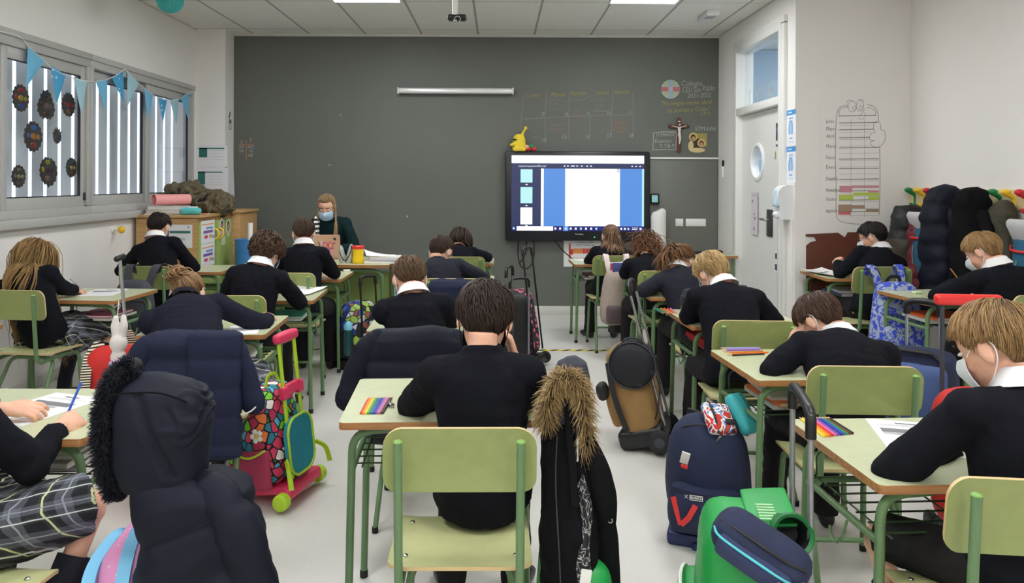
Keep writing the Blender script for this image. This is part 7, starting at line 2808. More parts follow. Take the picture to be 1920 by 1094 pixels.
for k, ((px, py), w_, h_, cols) in enumerate(SUN):
    c_ = lw(px, py, -0.052)
    sc_ = c_.y / FOC
    rz_ = h_ * sc_ / 2
    ry_ = w_ * sc_ * 0.95
    ry_ = min(max(ry_, 0.5 * rz_), 0.95 * rz_)
    t = thing('suncatcher', SUNL[k], 'window decoration', (XL - 0.045, c_.y, c_.z), 90)
    mb = MB()
    nS = 30
    rng_ = random.Random(k)
    out = []
    for q in range(nS):
        a = 2 * PI * q / nS
        f_ = 1.0 + (0.07 if q % 2 else -0.05)
        if k == 1:
            f_ *= 0.82 + 0.22 * abs(math.cos(1.5 * (a - PI / 2)))
        if k == 6:
            f_ *= 1.0 + 0.25 * math.cos(a + 0.7) * (1 if math.cos(a) > 0 else 0.3)
        if k == 4 and math.sin(a) > 0.3 and q % 2:
            f_ *= 1.3
        out.append((ry_ * f_ * math.cos(a), rz_ * f_ * math.sin(a)))
    mb.plate(out, 0.004, M=rot_xyz(x=90))
    mb.build('card', mat('dark_foil_card', (66, 58, 54), 0.4), t, 30)
    for q, cc in enumerate(cols + cols[:2]):
        px_, pz_ = [(0, .58), (0.0, 0.0), (0, -.58), (-.55, 0.05), (.55, -.02)][q]
        mb = MB()
        mb.ell((px_ * ry_, -0.003, pz_ * rz_), (ry_ * (.34 if q < 3 else .2), 0.003, rz_ * (.19 if q != 1 else .22)), nu=14, nv=6)
        mb.build('foil_pane', mat('foil_%d_%d_%d' % cc, cc, 0.25, metal=0.3), t)

# ------------------------------------------------------------------ left pier notices
def pier(px, py):
    return at(px, py, 7.744)


t_ = [((396, 295), 0.34, 0.23, 'upper white notice with a dark green block on the white pier', (-0.085, 0.035, 0.085, 0.10)), ((396, 340), 0.36, 0.25, 'lower white notice with a tall dark green block on the white pier', (-0.10, 0.02, 0.075, 0.135))]
for (px, py), w_, h_, lb, (gx, gz, gw, gh) in t_:
    c_ = pier(px, py)
    t = thing('notice', lb, 'notice', c_)
    mb = MB()
    mb.box((0, -0.0015, 0), (w_, 0.002, h_), 0)
    mb.box((gx, -0.003, gz), (gw, 0.001, gh), 1)
    mb.box((gx + 0.09, -0.003, gz + gh / 2 - 0.006), (0.26, 0.001, 0.012), 1)
    for k in range(4):
        mb.box((gx + 0.15, -0.003, gz + 0.02 - 0.03 * k), (0.13, 0.001, 0.004), 2)
    mb.build('print', [mat('notice_paper', (224, 224, 228), 0.6), mat('notice_green', (34, 108, 100), 0.6), mat('notice_ink', (190, 190, 196), 0.6)], t)
t = thing('notice', 'plain white sheet curling off the corner of the white pier', 'notice', (-2.8595, 7.872, EYE - 7 * 7.87 / FOC), 90)
mb = MB()
mb.grid(lambda u, v: (-0.095 + 0.19 * u, -0.004 - 0.018 * u ** 3 * (0.4 + 0.6 * v), 0.145 - 0.29 * v), 10, 6, 0.0012)
mb.build('sheet', mat('notice_paper', (224, 224, 228), 0.6), t)
t = thing('clapperboard_sticker', 'black film clapperboard sticker on the white pier', 'sticker', (-2.8592, 7.888, EYE + 108 * 7.888 / FOC), 90)
mb = MB()
for a_, b_ in (((-0.028, -0.075), (0.028, -0.075)), ((0.028, -0.075), (0.028, -0.005)), ((-0.028, -0.005), (-0.028, -0.075))):
    mb.ribbon([(a_[0], -0.001, a_[1]), (b_[0], -0.001, b_[1])], 0.005, 0.001, up=(0, 1, 0))
mb.box((0, -0.001, 0.0), (0.062, 0.001, 0.012))
mb.box((0, -0.001, 0.028), (0.062, 0.001, 0.006))
for k in range(4):
    mb.box((-0.024 + 0.016 * k, -0.001, 0.015), (0.007, 0.001, 0.024), M=rot_xyz(y=25))
M45 = rot_xyz(y=-58)
for k in range(4):
    p = Vector((-0.03, 0, 0.036)) + (M45 @ Vector((0.014 + 0.020 * k, 0, 0.012)))
    mb.box((p.x, -0.001, p.z), (0.008, 0.001, 0.022), M=M45 @ rot_xyz(y=25))
for off in (0.0, 0.024):
    a_, b_ = Vector((-0.03, 0, 0.036)) + M45 @ Vector((0, 0, off)), Vector((-0.03, 0, 0.036)) + M45 @ Vector((0.082, 0, off))
    mb.ribbon([(a_.x, -0.001, a_.z), (b_.x, -0.001, b_.z)], 0.005, 0.001, up=(0, 1, 0))
mb.build('sticker', M_black, t, 30)
tag(t, None, None)
t = thing('door_stop_knob', 'yellow round knob on a white base low on the window wall', 'knob', (XL, 6.2, 0.995))
t.location = lw(211, 434, -0.004)
mb = MB()
mb.lathe([(0.0, 0.0), (0.028, 0.0), (0.028, 0.012), (0.012, 0.016), (0.012, 0.06), (0.0, 0.06)], 16, M=rot_xyz(y=90), cap=False)
mb.build('base', M_offw, t)
mb = MB()
mb.ell((0.075, 0, 0), (0.028, 0.030, 0.030))
mb.build('ball', mat('yellow_knob', (240, 190, 40), 0.4), t)

# ------------------------------------------------------------------ door wall notices, dispenser
def rw(px, py, x):
    y = x * FOC / (px - PPX)
    return at(px, py, y)


def wall_sheet(name, label, cat, px, py, x, w_, h_, blocks, base):
    """a sheet on the door wall; blocks (y, z, w, h, material) in fractions of the sheet, y to the right as seen"""
    c_ = rw(px, py, x)
    t = thing(name, label, cat, c_, -90)
    mb = MB()
    ms = [base]
    mb.box((0, -0.001, 0), (w_, 0.002, h_), 0)
    for k, (u, v, a_, b_, m_) in enumerate(blocks):
        if m_ not in ms:
            ms.append(m_)
        mb.box((u * w_, -0.0022 - 0.0002 * (k % 3), v * h_), (a_ * w_, 0.001, b_ * h_), ms.index(m_))
    mb.build('print', ms, t)
    return t


M_hb = mat('hygiene_blue', (70, 150, 216), 0.5)
M_hp = mat('hygiene_pale', (176, 206, 232), 0.5)
M_hw = mat('hygiene_white', (236, 238, 242), 0.5)
for py, zz, lb in ((238, 0, 'upper hygiene poster with blue header on the wall end by the door'), (307, 1, 'lower hygiene poster with blue header on the wall end by the door')):
    t = wall_sheet('hygiene_poster', lb, 'poster', 1483, py, XR - 0.001, 0.20, 0.295, [(0, 0.43, 1, 0.14, M_hb), (-0.1, 0.43, 0.4, 0.03, M_hw), (0.02, 0.02, 0.34, 0.36, M_hp), (0.02, 0.02, 0.2, 0.24, M_hw), (0, -0.28, 0.3, 0.03, M_hb), (0, 0.27, 0.4, 0.025, M_hb), (0, -0.38, 0.5, 0.02, M_hp)], M_hw)
    mb = MB()
    mb.tube(smooth_path([(-0.03, -0.004, -0.05), (-0.035, -0.004, 0.0), (-0.02, -0.004, 0.05), (0.0, -0.004, 0.06), (0.02, -0.004, 0.05), (0.035, -0.004, 0.0), (0.03, -0.004, -0.05)], 4), 0.003, 5)
    mb.build('hand_outline', M_hb, t)
wall_sheet('photo_print', 'small colour photograph of a group taped on the door leaf', 'photo', 1459, 250, XR + 0.020, 0.10, 0.20, [(-0.1, 0.2, 0.7, 0.25, mat('photo_violet', (96, 84, 130), 0.5)), (0.1, -0.08, 0.6, 0.3, mat('photo_brown', (120, 84, 66), 0.5)), (-0.2, -0.34, 0.5, 0.16, M_offw)], mat('photo_dark', (60, 50, 60), 0.5))
wall_sheet('colour_chart', 'narrow rainbow colour chart under the photograph on the door', 'poster', 1461, 308, XR + 0.020, 0.06, 0.22, [(0, .40, 1, .2, mat('cc_yellow', (196, 186, 120), 0.5)), (0, .22, 1, .17, mat('cc_violet', (140, 130, 160), 0.5)), (0, .05, 1, .17, mat('cc_orange', (206, 140, 100), 0.5)), (0, -.12, 1, .17, mat('cc_red', (196, 100, 90), 0.5)), (0, -.28, 1, .14, mat('cc_purple', (120, 90, 120), 0.5)), (0, -.42, 1, .15, mat('cc_green', (130, 176, 90), 0.5))], M_offw)
wall_sheet('sticky_note', 'tiny pale yellow note on the door left of the rainbow chart', 'note', 1451, 287, XR + 0.020, 0.05, 0.06, [], mat('note_cream', (228, 220, 190), 0.7))
wall_sheet('drawing', 'pale translucent drawing sheet with dark red dots on the door left of the handle', 'drawing', 1415, 398, XR + 0.020, 0.17, 0.40, [(-0.3, 0.28, 0.14, 0.06, mat('dot_plum', (110, 76, 96), 0.6)), (0.0, -0.02, 0.10, 0.045, mat('dot_wine', (150, 76, 90), 0.6)), (0.08, -0.12, 0.14, 0.06, MATS['dot_wine']), (-0.05, -0.36, 0.14, 0.06, MATS['dot_wine']), (0.0, 0.42, 0.6, 0.05, mat('dot_grey', (190, 184, 196), 0.6))], mat('pale_lilac_sheet', (214, 206, 212), 0.6))
M_ph = mat('photo_ink', (70, 66, 84), 0.5)
wall_sheet('photo_print', 'sheet with four tiny photographs low on the door', 'photo', 1458, 490, XR + 0.020, 0.11, 0.20, [(-0.2, 0.25, 0.4, 0.24, M_ph), (0.28, 0.28, 0.2, 0.3, MATS['photo_violet']), (-0.2, -0.22, 0.4, 0.26, M_ph), (0.28, -0.25, 0.2, 0.3, M_ph)], M_offw)
# dispenser
c_ = Vector((XR, 6.02, 1.27))
t = thing('soap_dispenser', 'white hand gel dispenser on the wall end beside the door', 'dispenser', c_)
mb = MB()
poly = [(0.0, -0.14), (0.0, 0.14), (-0.05, 0.14), (-0.09, 0.125), (-0.118, 0.09), (-0.125, 0.03), (-0.105, -0.02), (-0.10, -0.14)]
mb.plate(poly[::-1], 0.125, M=rot_xyz(x=90))
mb.build('housing', mat('white_abs', (228, 230, 232), 0.3), t, 40)
mb = MB()
mb.rbox((-0.108, 0.0, 0.03), (0.05, 0.09, 0.14), 0.02, M=rot_xyz(y=8))
mb.build('window', mat('clear_blue_plastic', (196, 216, 230), 0.2), t)
mb = MB()
mb.rbox((-0.11, 0, -0.10), (0.06, 0.06, 0.05), 0.018, M=rot_xyz(y=-20))
mb.build('push_bar', MATS['white_abs'], t)
mb = MB()
mb.box((XR - 0.012, 5.985, 0.57), (0.024, 0.05, 1.12), bev=0.004)
struct(mb.build('trim_5', M_white))
# paper figures behind the transom glass
for k, (px, pz, sx) in enumerate(((1398, 176, 1), (1410, 172, 1), (1423, 166, 1), (1437, 164, 1), (1450, 160, 1))):
    y_ = (XR + 0.10) * FOC / (px - PPX)
    t = thing('paper_figure', ['white paper cut-out letter, leftmost behind the glass above the door', 'white paper cut-out letter, second from left behind the glass above the door', 'white paper cut-out letter, middle one behind the glass above the door', 'white paper cut-out letter, second from right behind the glass above the door', 'white paper cut-out letter, rightmost behind the glass above the door'][k], 'paper cut-out', (XR + 0.075, y_, 2.165), -90)
    mb = MB()
    h_ = 0.17
    if k in (0, 4):
        P_ = [(-0.05, h_), (-0.025, 0.0), (0.0, h_ * 0.7), (0.025, 0.0), (0.05, h_)]
    elif k == 1:
        P_ = [(0, 0), (0, h_)]
    else:
        P_ = [(-0.03, 0), (-0.03, h_), (0.03, 0), (0.03, h_)]
    mb.ribbon([(a_, 0, b_) for a_, b_ in P_], 0.02, 0.002, up=(0, 1, 0))
    mb.build('cut_out', M_offw, t, 30)

# ------------------------------------------------------------------ alcove end wall
def aw(px, py):
    return at(px, py, YA - 0.002)


t = thing('growth_chart', 'tall pencil drawn bar chart with cartoon eyes and thumb on white paper', 'drawing', (0, 0, 0))
mb = MB()
a_, b_ = aw(1537, 172), aw(1672, 424)
mb.box(((a_.x + b_.x) / 2, YA - 0.0009, (a_.z + b_.z) / 2), (b_.x - a_.x, 0.0016, a_.z - b_.z))
mb.build('paper', mat('drawing_paper', (231, 228, 225), 0.75), t)
M_pen = mat('pencil_grey', (150, 150, 152), 0.8)
M_ink = mat('pen_dark', (84, 84, 88), 0.8)


def curve_on(mb, pts, w_=0.006, sm=True):
    P_ = [aw(*p) for p in pts]
    mb.ribbon(smooth_path(P_, 5) if sm and len(P_) > 2 else P_, w_, 0.0012, up=(0, 1, 0))


mb = MB()
curve_on(mb, [(1590, 195), (1577, 197), (1570, 206), (1567, 230), (1566, 290), (1568, 350), (1568, 395), (1573, 410), (1590, 416), (1620, 418)], 0.005)
curve_on(mb, [(1625, 193), (1638, 197), (1645, 208), (1647, 226)], 0.005)
curve_on(mb, [(1649, 270), (1650, 330), (1649, 400)], 0.005)
curve_on(mb, [(1573, 216), (1574, 204), (1581, 199), (1592, 198)], 0.004)
curve_on(mb, [(1624, 199), (1634, 200), (1640, 206), (1641, 214)], 0.004)
for c0, r0, r1 in (((1597, 197), 8, 10), ((1612, 196), 7, 10), ((1601, 200), 3, 4), ((1613, 199), 3, 4)):
    curve_on(mb, [(c0[0] + r0 * math.cos(2 * PI * k / 12), c0[1] + r1 * math.sin(2 * PI * k / 12)) for k in range(13)], 0.0035)
curve_on(mb, [(1602, 214), (1610, 214), (1618, 207), (1620, 201)], 0.0035)
curve_on(mb, [(1609, 218), (1616, 221), (1622, 214), (1620, 207)], 0.0035)
curve_on(mb, [(1586, 191), (1590, 186), (1597, 185)], 0.004)
curve_on(mb, [(1608, 185), (1614, 184), (1619, 187)], 0.004)
curve_on(mb, [(1641, 246), (1637, 236), (1640, 226), (1647, 225), (1651, 232), (1651, 240), (1658, 243), (1659, 258), (1652, 270), (1643, 273), (1635, 271), (1632, 266), (1634, 262), (1640, 261), (1632, 260), (1630, 254), (1634, 247), (1641, 246)], 0.004)
for k in range(14):
    y_ = 233 + 13 * k
    curve_on(mb, [(1574, y_), (1648 if y_ > 275 else 1630, y_ - 1)], 0.0022, False)
for x_ in (1595, 1620):
    curve_on(mb, [(x_, 220), (x_ + 1, 405)], 0.002, False)
mb.build('pencil_outline', M_pen, t)
mb = MB()
for y_, x1 in ((215, 1642), (228, 1645), (241, 1638), (256, 1630), (275, 1647), (296, 1647), (314, 1648), (334, 1648), (356, 1648), (373, 1648), (395, 1648)):
    curve_on(mb, [(1573, y_), (x1, y_ - 1.5)], 0.005, False)
mb.build('level_lines', M_ink, t)
mb = MB()
for a0, b0, c0, d0, mi in ((1574, 346, 1598, 358, 0), (1598, 345, 1648, 349, 0), (1628, 354, 1648, 358, 0), (1573, 363, 1600, 372, 1), (1600, 358, 1648, 364, 1), (1628, 365, 1648, 372, 1), (1572, 381, 1598, 394, 2), (1598, 382, 1622, 388, 2), (1624, 389, 1648, 395, 2), (1572, 395, 1595, 400, 3)):
    p, q = aw(a0, b0), aw(c0, d0)
    mb.box(((p.x + q.x) / 2, YA - 0.0028, (p.z + q.z) / 2), (q.x - p.x, 0.0008, p.z - q.z), mi)
mb.build('coloured_bars', [mat('crayon_pink', (206, 140, 152), 0.8), mat('crayon_lime', (184, 204, 92), 0.8), mat('crayon_brown', (166, 140, 118), 0.8), mat('crayon_red', (204, 110, 112), 0.8)], t)
parts = []
for s_, py in (('Junio', 228), ('Mayo', 242), ('Abril', 256), ('Marzo', 275), ('Febrero', 296), ('Enero', 314), ('Diciembre', 336), ('Noviembre', 357), ('Octubre', 374), ('Septiembre', 396)):
    parts.append((s_, 0.042, Matrix.Translation(aw(1548, py) + Vector((0, -0.001, 0))) @ rot_xyz(x=90) @ Matrix.Diagonal((0.55 if len(s_) > 6 else 0.8, 1, 1, 1)), 0.1))
join_text(parts, 'month_lettering', M_ink, t)
t = thing('torn_board', 'torn dark brown hardboard panel leaning on the alcove wall', 'board', (0, 0, 0))
mb = MB()
pts = [(1511, 437), (1571, 434), (1584, 443), (1590, 433), (1640, 432), (1640, 600), (1512, 600), (1512, 458), (1520, 452), (1531, 449), (1533, 453), (1527, 442), (1511, 441)]
P2 = [aw(*p) for p in pts]
n_ = len(P2)
V = [(p.x, YA + 0.002, p.z) for p in P2] + [(p.x, YA - 0.014, p.z) for p in P2]
mb.add(V, [tuple(range(n_)), tuple(range(2 * n_ - 1, n_ - 1, -1))] + [(k, k + n_, (k + 1) % n_ + n_, (k + 1) % n_) for k in range(n_)])
mb.build('panel', mat('brown_hardboard', (96, 50, 36), 0.6, vary=0.08, vscale=6), t, 30)
# ------------------------------------------------------------------ cabinet by the window and what lies on it
M_beech = grainy('beech_board', (196, 158, 108), (178, 138, 88), 0.5)
M_gdoor = mat('green_door', (150, 172, 96), 0.5)
cab = thing('cabinet', 'beech cabinet with green doors under the window, paper sheets taped on', 'cabinet', (0, 0, 0))
CX0, CX1, CY0, CY1, CZ = -3.14, -2.59, 6.40, 7.19, 1.11
mb = MB()
mb.box(((CX0 + CX1) / 2, (CY0 + CY1) / 2, CZ / 2), (CX1 - CX0 - 0.02, CY1 - CY0, CZ - 0.03))
mb.build('body', M_beech, cab)
mb = MB()
mb.box(((CX0 + CX1) / 2 + 0.005, (CY0 + CY1) / 2, CZ + 0.002), (CX1 - CX0 + 0.03, CY1 - CY0 + 0.03, 0.024), bev=0.003)
mb.build('top', M_beech, cab)
for y0, y1 in ((CY0 + 0.01, 6.79), (6.80, CY1 - 0.01)):
    mb = MB()
    mb.box((CX1, (y0 + y1) / 2, CZ / 2 - 0.005), (0.02, y1 - y0, CZ - 0.09), bev=0.002)
    d_ = mb.build('door', M_gdoor, cab)
    hy = y1 - 0.05 if y0 < 6.5 else y0 + 0.05
    mb = MB()
    mb.tube(smooth_path([(CX1 + 0.008, hy, 0.99), (CX1 + 0.045, hy, 0.965), (CX1 + 0.045, hy, 0.915), (CX1 + 0.008, hy, 0.89)], 5), 0.008, 8)
    mb.build('handle', mat('yellow_handle', (232, 196, 60), 0.4), d_)
c2 = thing('cabinet', 'plain beech cupboard standing behind the green doored cabinet', 'cabinet', (0, 0, 0))
mb = MB()
mb.box((-2.81, 7.46, 0.555), (0.60, 0.50, 1.11), bev=0.002)
mb.build('body', M_beech, c2)
mb = MB()
mb.box((-2.806, 7.46, 1.122), (0.63, 0.52, 0.024), bev=0.003)
mb.build('top', M_beech, c2)


def sheet(name, label, cat, c, rz, w_, h_, blocks, base):
    t = thing(name, label, cat, c, rz)
    mb = MB()
    ms = [base]
    mb.box((0, -0.001, 0), (w_, 0.002, h_), 0)
    for k, (u, v, a_, b_, m_) in enumerate(blocks):
        if m_ not in ms:
            ms.append(m_)
        mb.box((u * w_, -0.0023 - 0.0002 * (k % 3), v * h_), (a_ * w_, 0.001, b_ * h_), ms.index(m_))
    mb.build('print', ms, t)
    return t


M_np, M_ng = MATS['notice_paper'], MATS['notice_green']
M_i1, M_i2, M_i3, M_i4 = mat('print_orange', (220, 150, 90), 0.6), mat('print_blue', (96, 140, 200), 0.6), mat('print_violet', (120, 90, 160), 0.6), mat('print_pink', (200, 80, 110), 0.6)
sheet('notice', 'white notice with dark green band on the beech side of the cabinet', 'notice', at(335, 446, CY0 - 0.001), 0, 0.24, 0.20, [(0, 0.18, 0.86, 0.10, M_ng), (0.36, 0.40, 0.05, 0.06, M_ng), (-0.2, -0.15, 0.2, 0.12, MATS['notice_ink']), (0.15, -0.12, 0.2, 0.12, MATS['notice_ink'])], M_np)
for py, lb in ((437, 'upper timetable sheet on the green cabinet door'), (480, 'lower timetable sheet on the green cabinet door')):
    y_ = CX1 * FOC / (388 - PPX)
    sheet('timetable_sheet', lb, 'notice', (CX1 + 0.0105, y_, EYE - (py - PPY) * y_ / FOC), 90, 0.30, 0.20, [(0, 0.33, 0.9, 0.05, M_i1), (0.1, 0.16, 0.5, 0.08, M_i2), (0, 0.0, 0.7, 0.12, M_i3), (-0.15, -0.22, 0.25, 0.14, M_i4), (0.2, -0.22, 0.2, 0.14, M_i1), (0.38, -0.25, 0.12, 0.12, M_i2)], M_np)
for px, lb in ((414, 'left oval portrait card on the green cabinet door'), (426, 'right oval portrait card on the green cabinet door')):
    y_ = CX1 * FOC / (px - PPX)
    t = thing('portrait_card', lb, 'card', (CX1 + 0.0115, y_, EYE - 89 * y_ / FOC), 90)
    mb = MB()
    mb.plate([(0.05 * math.cos(2 * PI * k / 24), 0.085 * math.sin(2 * PI * k / 24)) for k in range(24)], 0.002, 0, rot_xyz(x=90))
    mb.plate([(0.036 * math.cos(2 * PI * k / 20), 0.01 + 0.055 * math.sin(2 * PI * k / 20)) for k in range(20)], 0.0035, 1, rot_xyz(x=90))
    mb.plate([(0.022 * math.cos(2 * PI * k / 20), 0.005 + 0.032 * math.sin(2 * PI * k / 20)) for k in range(20)], 0.0050, 2, rot_xyz(x=90))
    mb.plate([(0.034, -0.03), (-0.034, -0.03), (-0.03, -0.07), (0.03, -0.07)], 0.004, 3, rot_xyz(x=90))
    mb.build('print', [M_offw, mat('card_dark', (92, 60, 50), 0.6), mat('card_flesh', (190, 140, 116), 0.6), mat('card_rose', (214, 170, 176), 0.6)], t)
y_ = CX1 * FOC / (417 - PPX)
sheet('sticky_note', 'small pale green note under the oval portrait cards', 'note', (CX1 + 0.0115, y_, EYE - 114 * y_ / FOC), 90, 0.10, 0.075, [], mat('note_green', (200, 216, 170), 0.7))
# on top
ZT = CZ + 0.0145
M_page = mat('page_edges', (224, 220, 210), 0.8, bump=0.4, bscale=600)


def book(name, label, cat, loc, rz, w_, d_, h_, rgb, mname, group=None, soft=False):
    t = thing(name, label, cat, loc, rz, group)
    mc = mat(mname, rgb, 0.5)
    mb = MB()
    mb.box((0, 0, 0.0008), (w_, d_, 0.0016))
    mb.box((0, 0, h_ - 0.0008), (w_, d_, 0.0016))
    mb.box((-w_ / 2 + 0.0008, 0, h_ / 2), (0.0016, d_, h_ - 0.003))
    mb.build('cover', mc, t)
    mb = MB()
    mb.box((0.001, 0, h_ / 2), (w_ - 0.006, d_ - 0.006, h_ - 0.0036))
    mb.build('pages', M_page, t)
    return t


z_ = ZT
for k, (w_, h_, c_, rz_, lb) in enumerate(((0.34, 0.012, (214, 212, 208), 4, 'thin white folder at the bottom of the pile on the cabinet'), (0.30, 0.032, (190, 190, 196), -3, 'light grey binder, second from the bottom of the pile on the cabinet'), (0.29, 0.030, (206, 204, 200), 6, 'pale binder on top of the pile, right under the pink roll'))):
    book('binder', lb, 'binder', (-2.91, 6.555, z_), rz_, w_, 0.24, h_, c_, 'binder_%d' % k, 'binders piled on the cabinet')
    z_ += h_ + 0.0005
t = thing('pink_roll', 'rolled pink paper lying on the pile of binders', 'paper roll', (-2.91, 6.60, z_ + 0.052), 50)
mb = MB()
mb.grid(lambda u, v: (-0.16 + 0.32 * v, (0.050 - 0.010 * u) * math.cos(rad(420) * u), (0.050 - 0.010 * u) * math.sin(rad(420) * u)), 40, 8, 0.002)
mb.build('sheet', mat('pink_card', (236, 158, 156), 0.6), t, 60)
t = thing('wipes_pack', 'turquoise and white pack of wet wipes on the cabinet edge', 'wipes', (-2.685, 6.47, ZT), 8)
mb = MB()
mb.rbox((0, 0, 0.032), (0.165, 0.085, 0.06), 0.025, bulge=(0.004, 0.004, 0.006))
mb.build('pack', mat('turquoise_film', (92, 190, 192), 0.3), t, wob=0.004, wscale=20)
mb = MB()
mb.rbox((0.02, 0.0, 0.066), (0.07, 0.05, 0.012), 0.005)
mb.build('lid', M_offw, t)
t = thing('paper_sheets', 'loose papers with an orange print on the cabinet corner', 'papers', (-2.625, 6.62, ZT), 15)
mb = MB()
mb.box((0, 0, 0.0015), (0.07, 0.20, 0.003))
mb.box((0.0, -0.02, 0.004), (0.06, 0.18, 0.001), 1, M=rot_xyz(z=8))
mb.build('sheet', [M_offw, mat('sheet_salmon', (226, 160, 130), 0.6)], t)
t = thing('drawstring_bag', 'crumpled olive brown bag with straps heaped on the back of the cabinet', 'bag', (-2.83, 6.97, ZT), -8)
mb = MB()
mb.rbox((0.10, 0, 0.08), (0.40, 0.26, 0.16), 0.06, bulge=(0.03, 0.03, 0.03), n=14)
mb.rbox((-0.10, 0, 0.17), (0.30, 0.22, 0.16), 0.06, bulge=(0.02, 0.02, 0.03), n=12)
mb.build('cloth', mat('olive_brown_cloth', (92, 82, 60), 0.7, vary=0.15, vscale=10), t, voxel=0.008, smooth=3, wob=0.035, wscale=14, wob2=0.028, w2scale=20)
for pts in ([(-0.12, -0.13, 0.22), (-0.03, -0.17, 0.10), (0.10, -0.18, 0.09), (0.20, -0.16, 0.18)], [(0.13, -0.17, 0.14), (0.08, -0.20, 0.06), (0.02, -0.2, 0.02)]):
    mb = MB()
    mb.tube(smooth_path(pts, 6), 0.009, 8)
    mb.build('strap', M_black, t)
t = thing('waste_bin', 'blue plastic bin with a white tube standing between cabinet and teacher', 'bin', (-2.36, 6.95, 0), 0)
mb = MB()
mb.lathe([(0.0, 0.0), (0.085, 0.0), (0.10, 0.45), (0.105, 0.86), (0.112, 0.875), (0.104, 0.875), (0.094, 0.45), (0.0, 0.03)], 24, cap=False)
mb.build('bin', mat('bin_blue', (70, 134, 200), 0.45), t)
mb = MB()
mb.tube([(0.09, -0.05, 0.87), (0.125, -0.08, 0.86), (0.13, -0.08, 0.76), (0.10, -0.05, 0.74)], 0.008, 8)
mb.build('handle', M_offw, t)
t = thing('cardboard_tube', 'white tube sticking up out of the blue bin', 'tube', (-2.345, 6.93, 0.06), 0)
mb = MB()
mb.lathe([(0.024, 0.0), (0.024, 0.97), (0.018, 0.97), (0.018, 0.0)], 18, M=rot_xyz(y=1.5), cap=False)
mb.build('tube', M_offw, t)

# ------------------------------------------------------------------ teacher's desk
td = thing('teacher_desk', 'wide green topped teacher desk in front of the blackboard', 'desk', (0, 0, 0))
TX0, TX1, TY0, TY1, TZ = -2.10, -0.895, 6.06, 6.74, 0.74
mb = MB()
mb.plate(rrect(TX1 - TX0, TY1 - TY0, 0.02, 4), 0.026, 0, Matrix.Translation(((TX0 + TX1) / 2, (TY0 + TY1) / 2, TZ - 0.013)), 1)
mb.build('tabletop', [M_top, M_edge], td, 30)
for x_ in (TX0 + 0.06, TX1 - 0.06):
    for y_ in (TY0 + 0.06, TY1 - 0.06):
        mb = MB()
        s_ = 1 if x_ < -1.5 else -1
        mb.tube(round_path([(x_, y_, 0.01), (x_, y_, TZ - 0.06), (x_ + s_ * 0.16, y_, TZ - 0.05)], 0.08, 6), 0.017, 10)
        mb.build('leg', M_tube, td, 60)
for y_ in (TY0 + 0.06, TY1 - 0.06):
    mb = MB()
    mb.tube([(TX0 + 0.2, y_, TZ - 0.05), (TX1 - 0.2, y_, TZ - 0.05)], 0.016, 8)
    mb.build('rail', M_tube, td)
mb = MB()
mb.box(((TX0 + TX1) / 2, TY1 - 0.03, 0.37), (TX1 - TX0 - 0.05, 0.016, 0.48), bev=0.003)
mb.build('modesty_panel', M_gdoor, td)
put(chair0, -1.62, 7.36, 180, 'green school chair under the woman teacher', GC)
lp = thing('laptop', 'rose gold laptop with small stickers open in front of the teacher', 'laptop', (-1.54, 6.50, TZ), 0)
M_rose = mat('rose_gold', (222, 178, 156), 0.35, metal=0.4)
mb = MB()
mb.rbox((0, 0.115, 0.008), (0.32, 0.22, 0.015), 0.006)
mb.build('base', M_rose, lp)
T = Matrix.Translation((0, 0.0, 0.012)) @ rot_xyz(x=14)
mb = MB()
mb.plate(rrect(0.32, 0.21, 0.012, 4), 0.008, M=T @ Matrix.Translation((0, 0, 0.105)) @ rot_xyz(x=90))
ld = mb.build('lid', M_rose, lp, 30)
mb = MB()
mb.box((0, 0, 0), (0.29, 0.001, 0.18), M=None)
mb.v = [T @ Matrix.Translation((0, 0.0048, 0.108)) @ v for v in mb.v]
mb.build('display', em('laptop_glow', (200, 214, 230), 0.7), ld)
mb = MB()
for u, v, r_ in ((0.115, 0.175, .013), (0.108, 0.135, .007), (0.095, 0.085, .006)):
    mb.lathe([(0, -0.001), (r_, -0.001), (r_, 0.001), (0, 0.001)], 14, 0, T @ Matrix.Translation((u, -0.0045, v)) @ rot_xyz(x=90), cap=False)
mb.build('stickers', mat('sticker_dark', (60, 70, 66), 0.5), ld)
cp = thing('pen_cup', 'pink cup holding scissors and pens on the teacher desk', 'cup', (-1.435, 6.22, TZ))
mb = MB()
mb.lathe([(0.0, 0.0), (0.036, 0.0), (0.046, 0.115), (0.042, 0.115), (0.033, 0.006), (0.0, 0.006)], 22, cap=False)
mb.build('cup', mat('pink_cup', (222, 150, 178), 0.35), cp)
sc_ = thing('scissors', 'scissors with pink handles standing in the pink cup', 'scissors', (-1.430, 6.215, TZ + 0.02), 10)
for sx in (-1, 1):
    mb = MB()
    cn = Vector((sx * 0.022, 0, 0.125))
    mb.tube([cn + Vector((0.017 * math.cos(2 * PI * k / 18), 0, 0.027 * math.sin(2 * PI * k / 18))) for k in range(18)], 0.0048, 8, closed=True, cap=False)
    mb.build('handle', mat('pink_handle', (214, 70, 104), 0.4), sc_)
    mb = MB()
    mb.ribbon([(sx * 0.012, 0.001 * sx, 0.098), (-sx * 0.004, 0.001 * sx, 0.0)], [0.012, 0.002], 0.002, up=(0, 1, 0))
    mb.build('blade', M_steel, sc_)
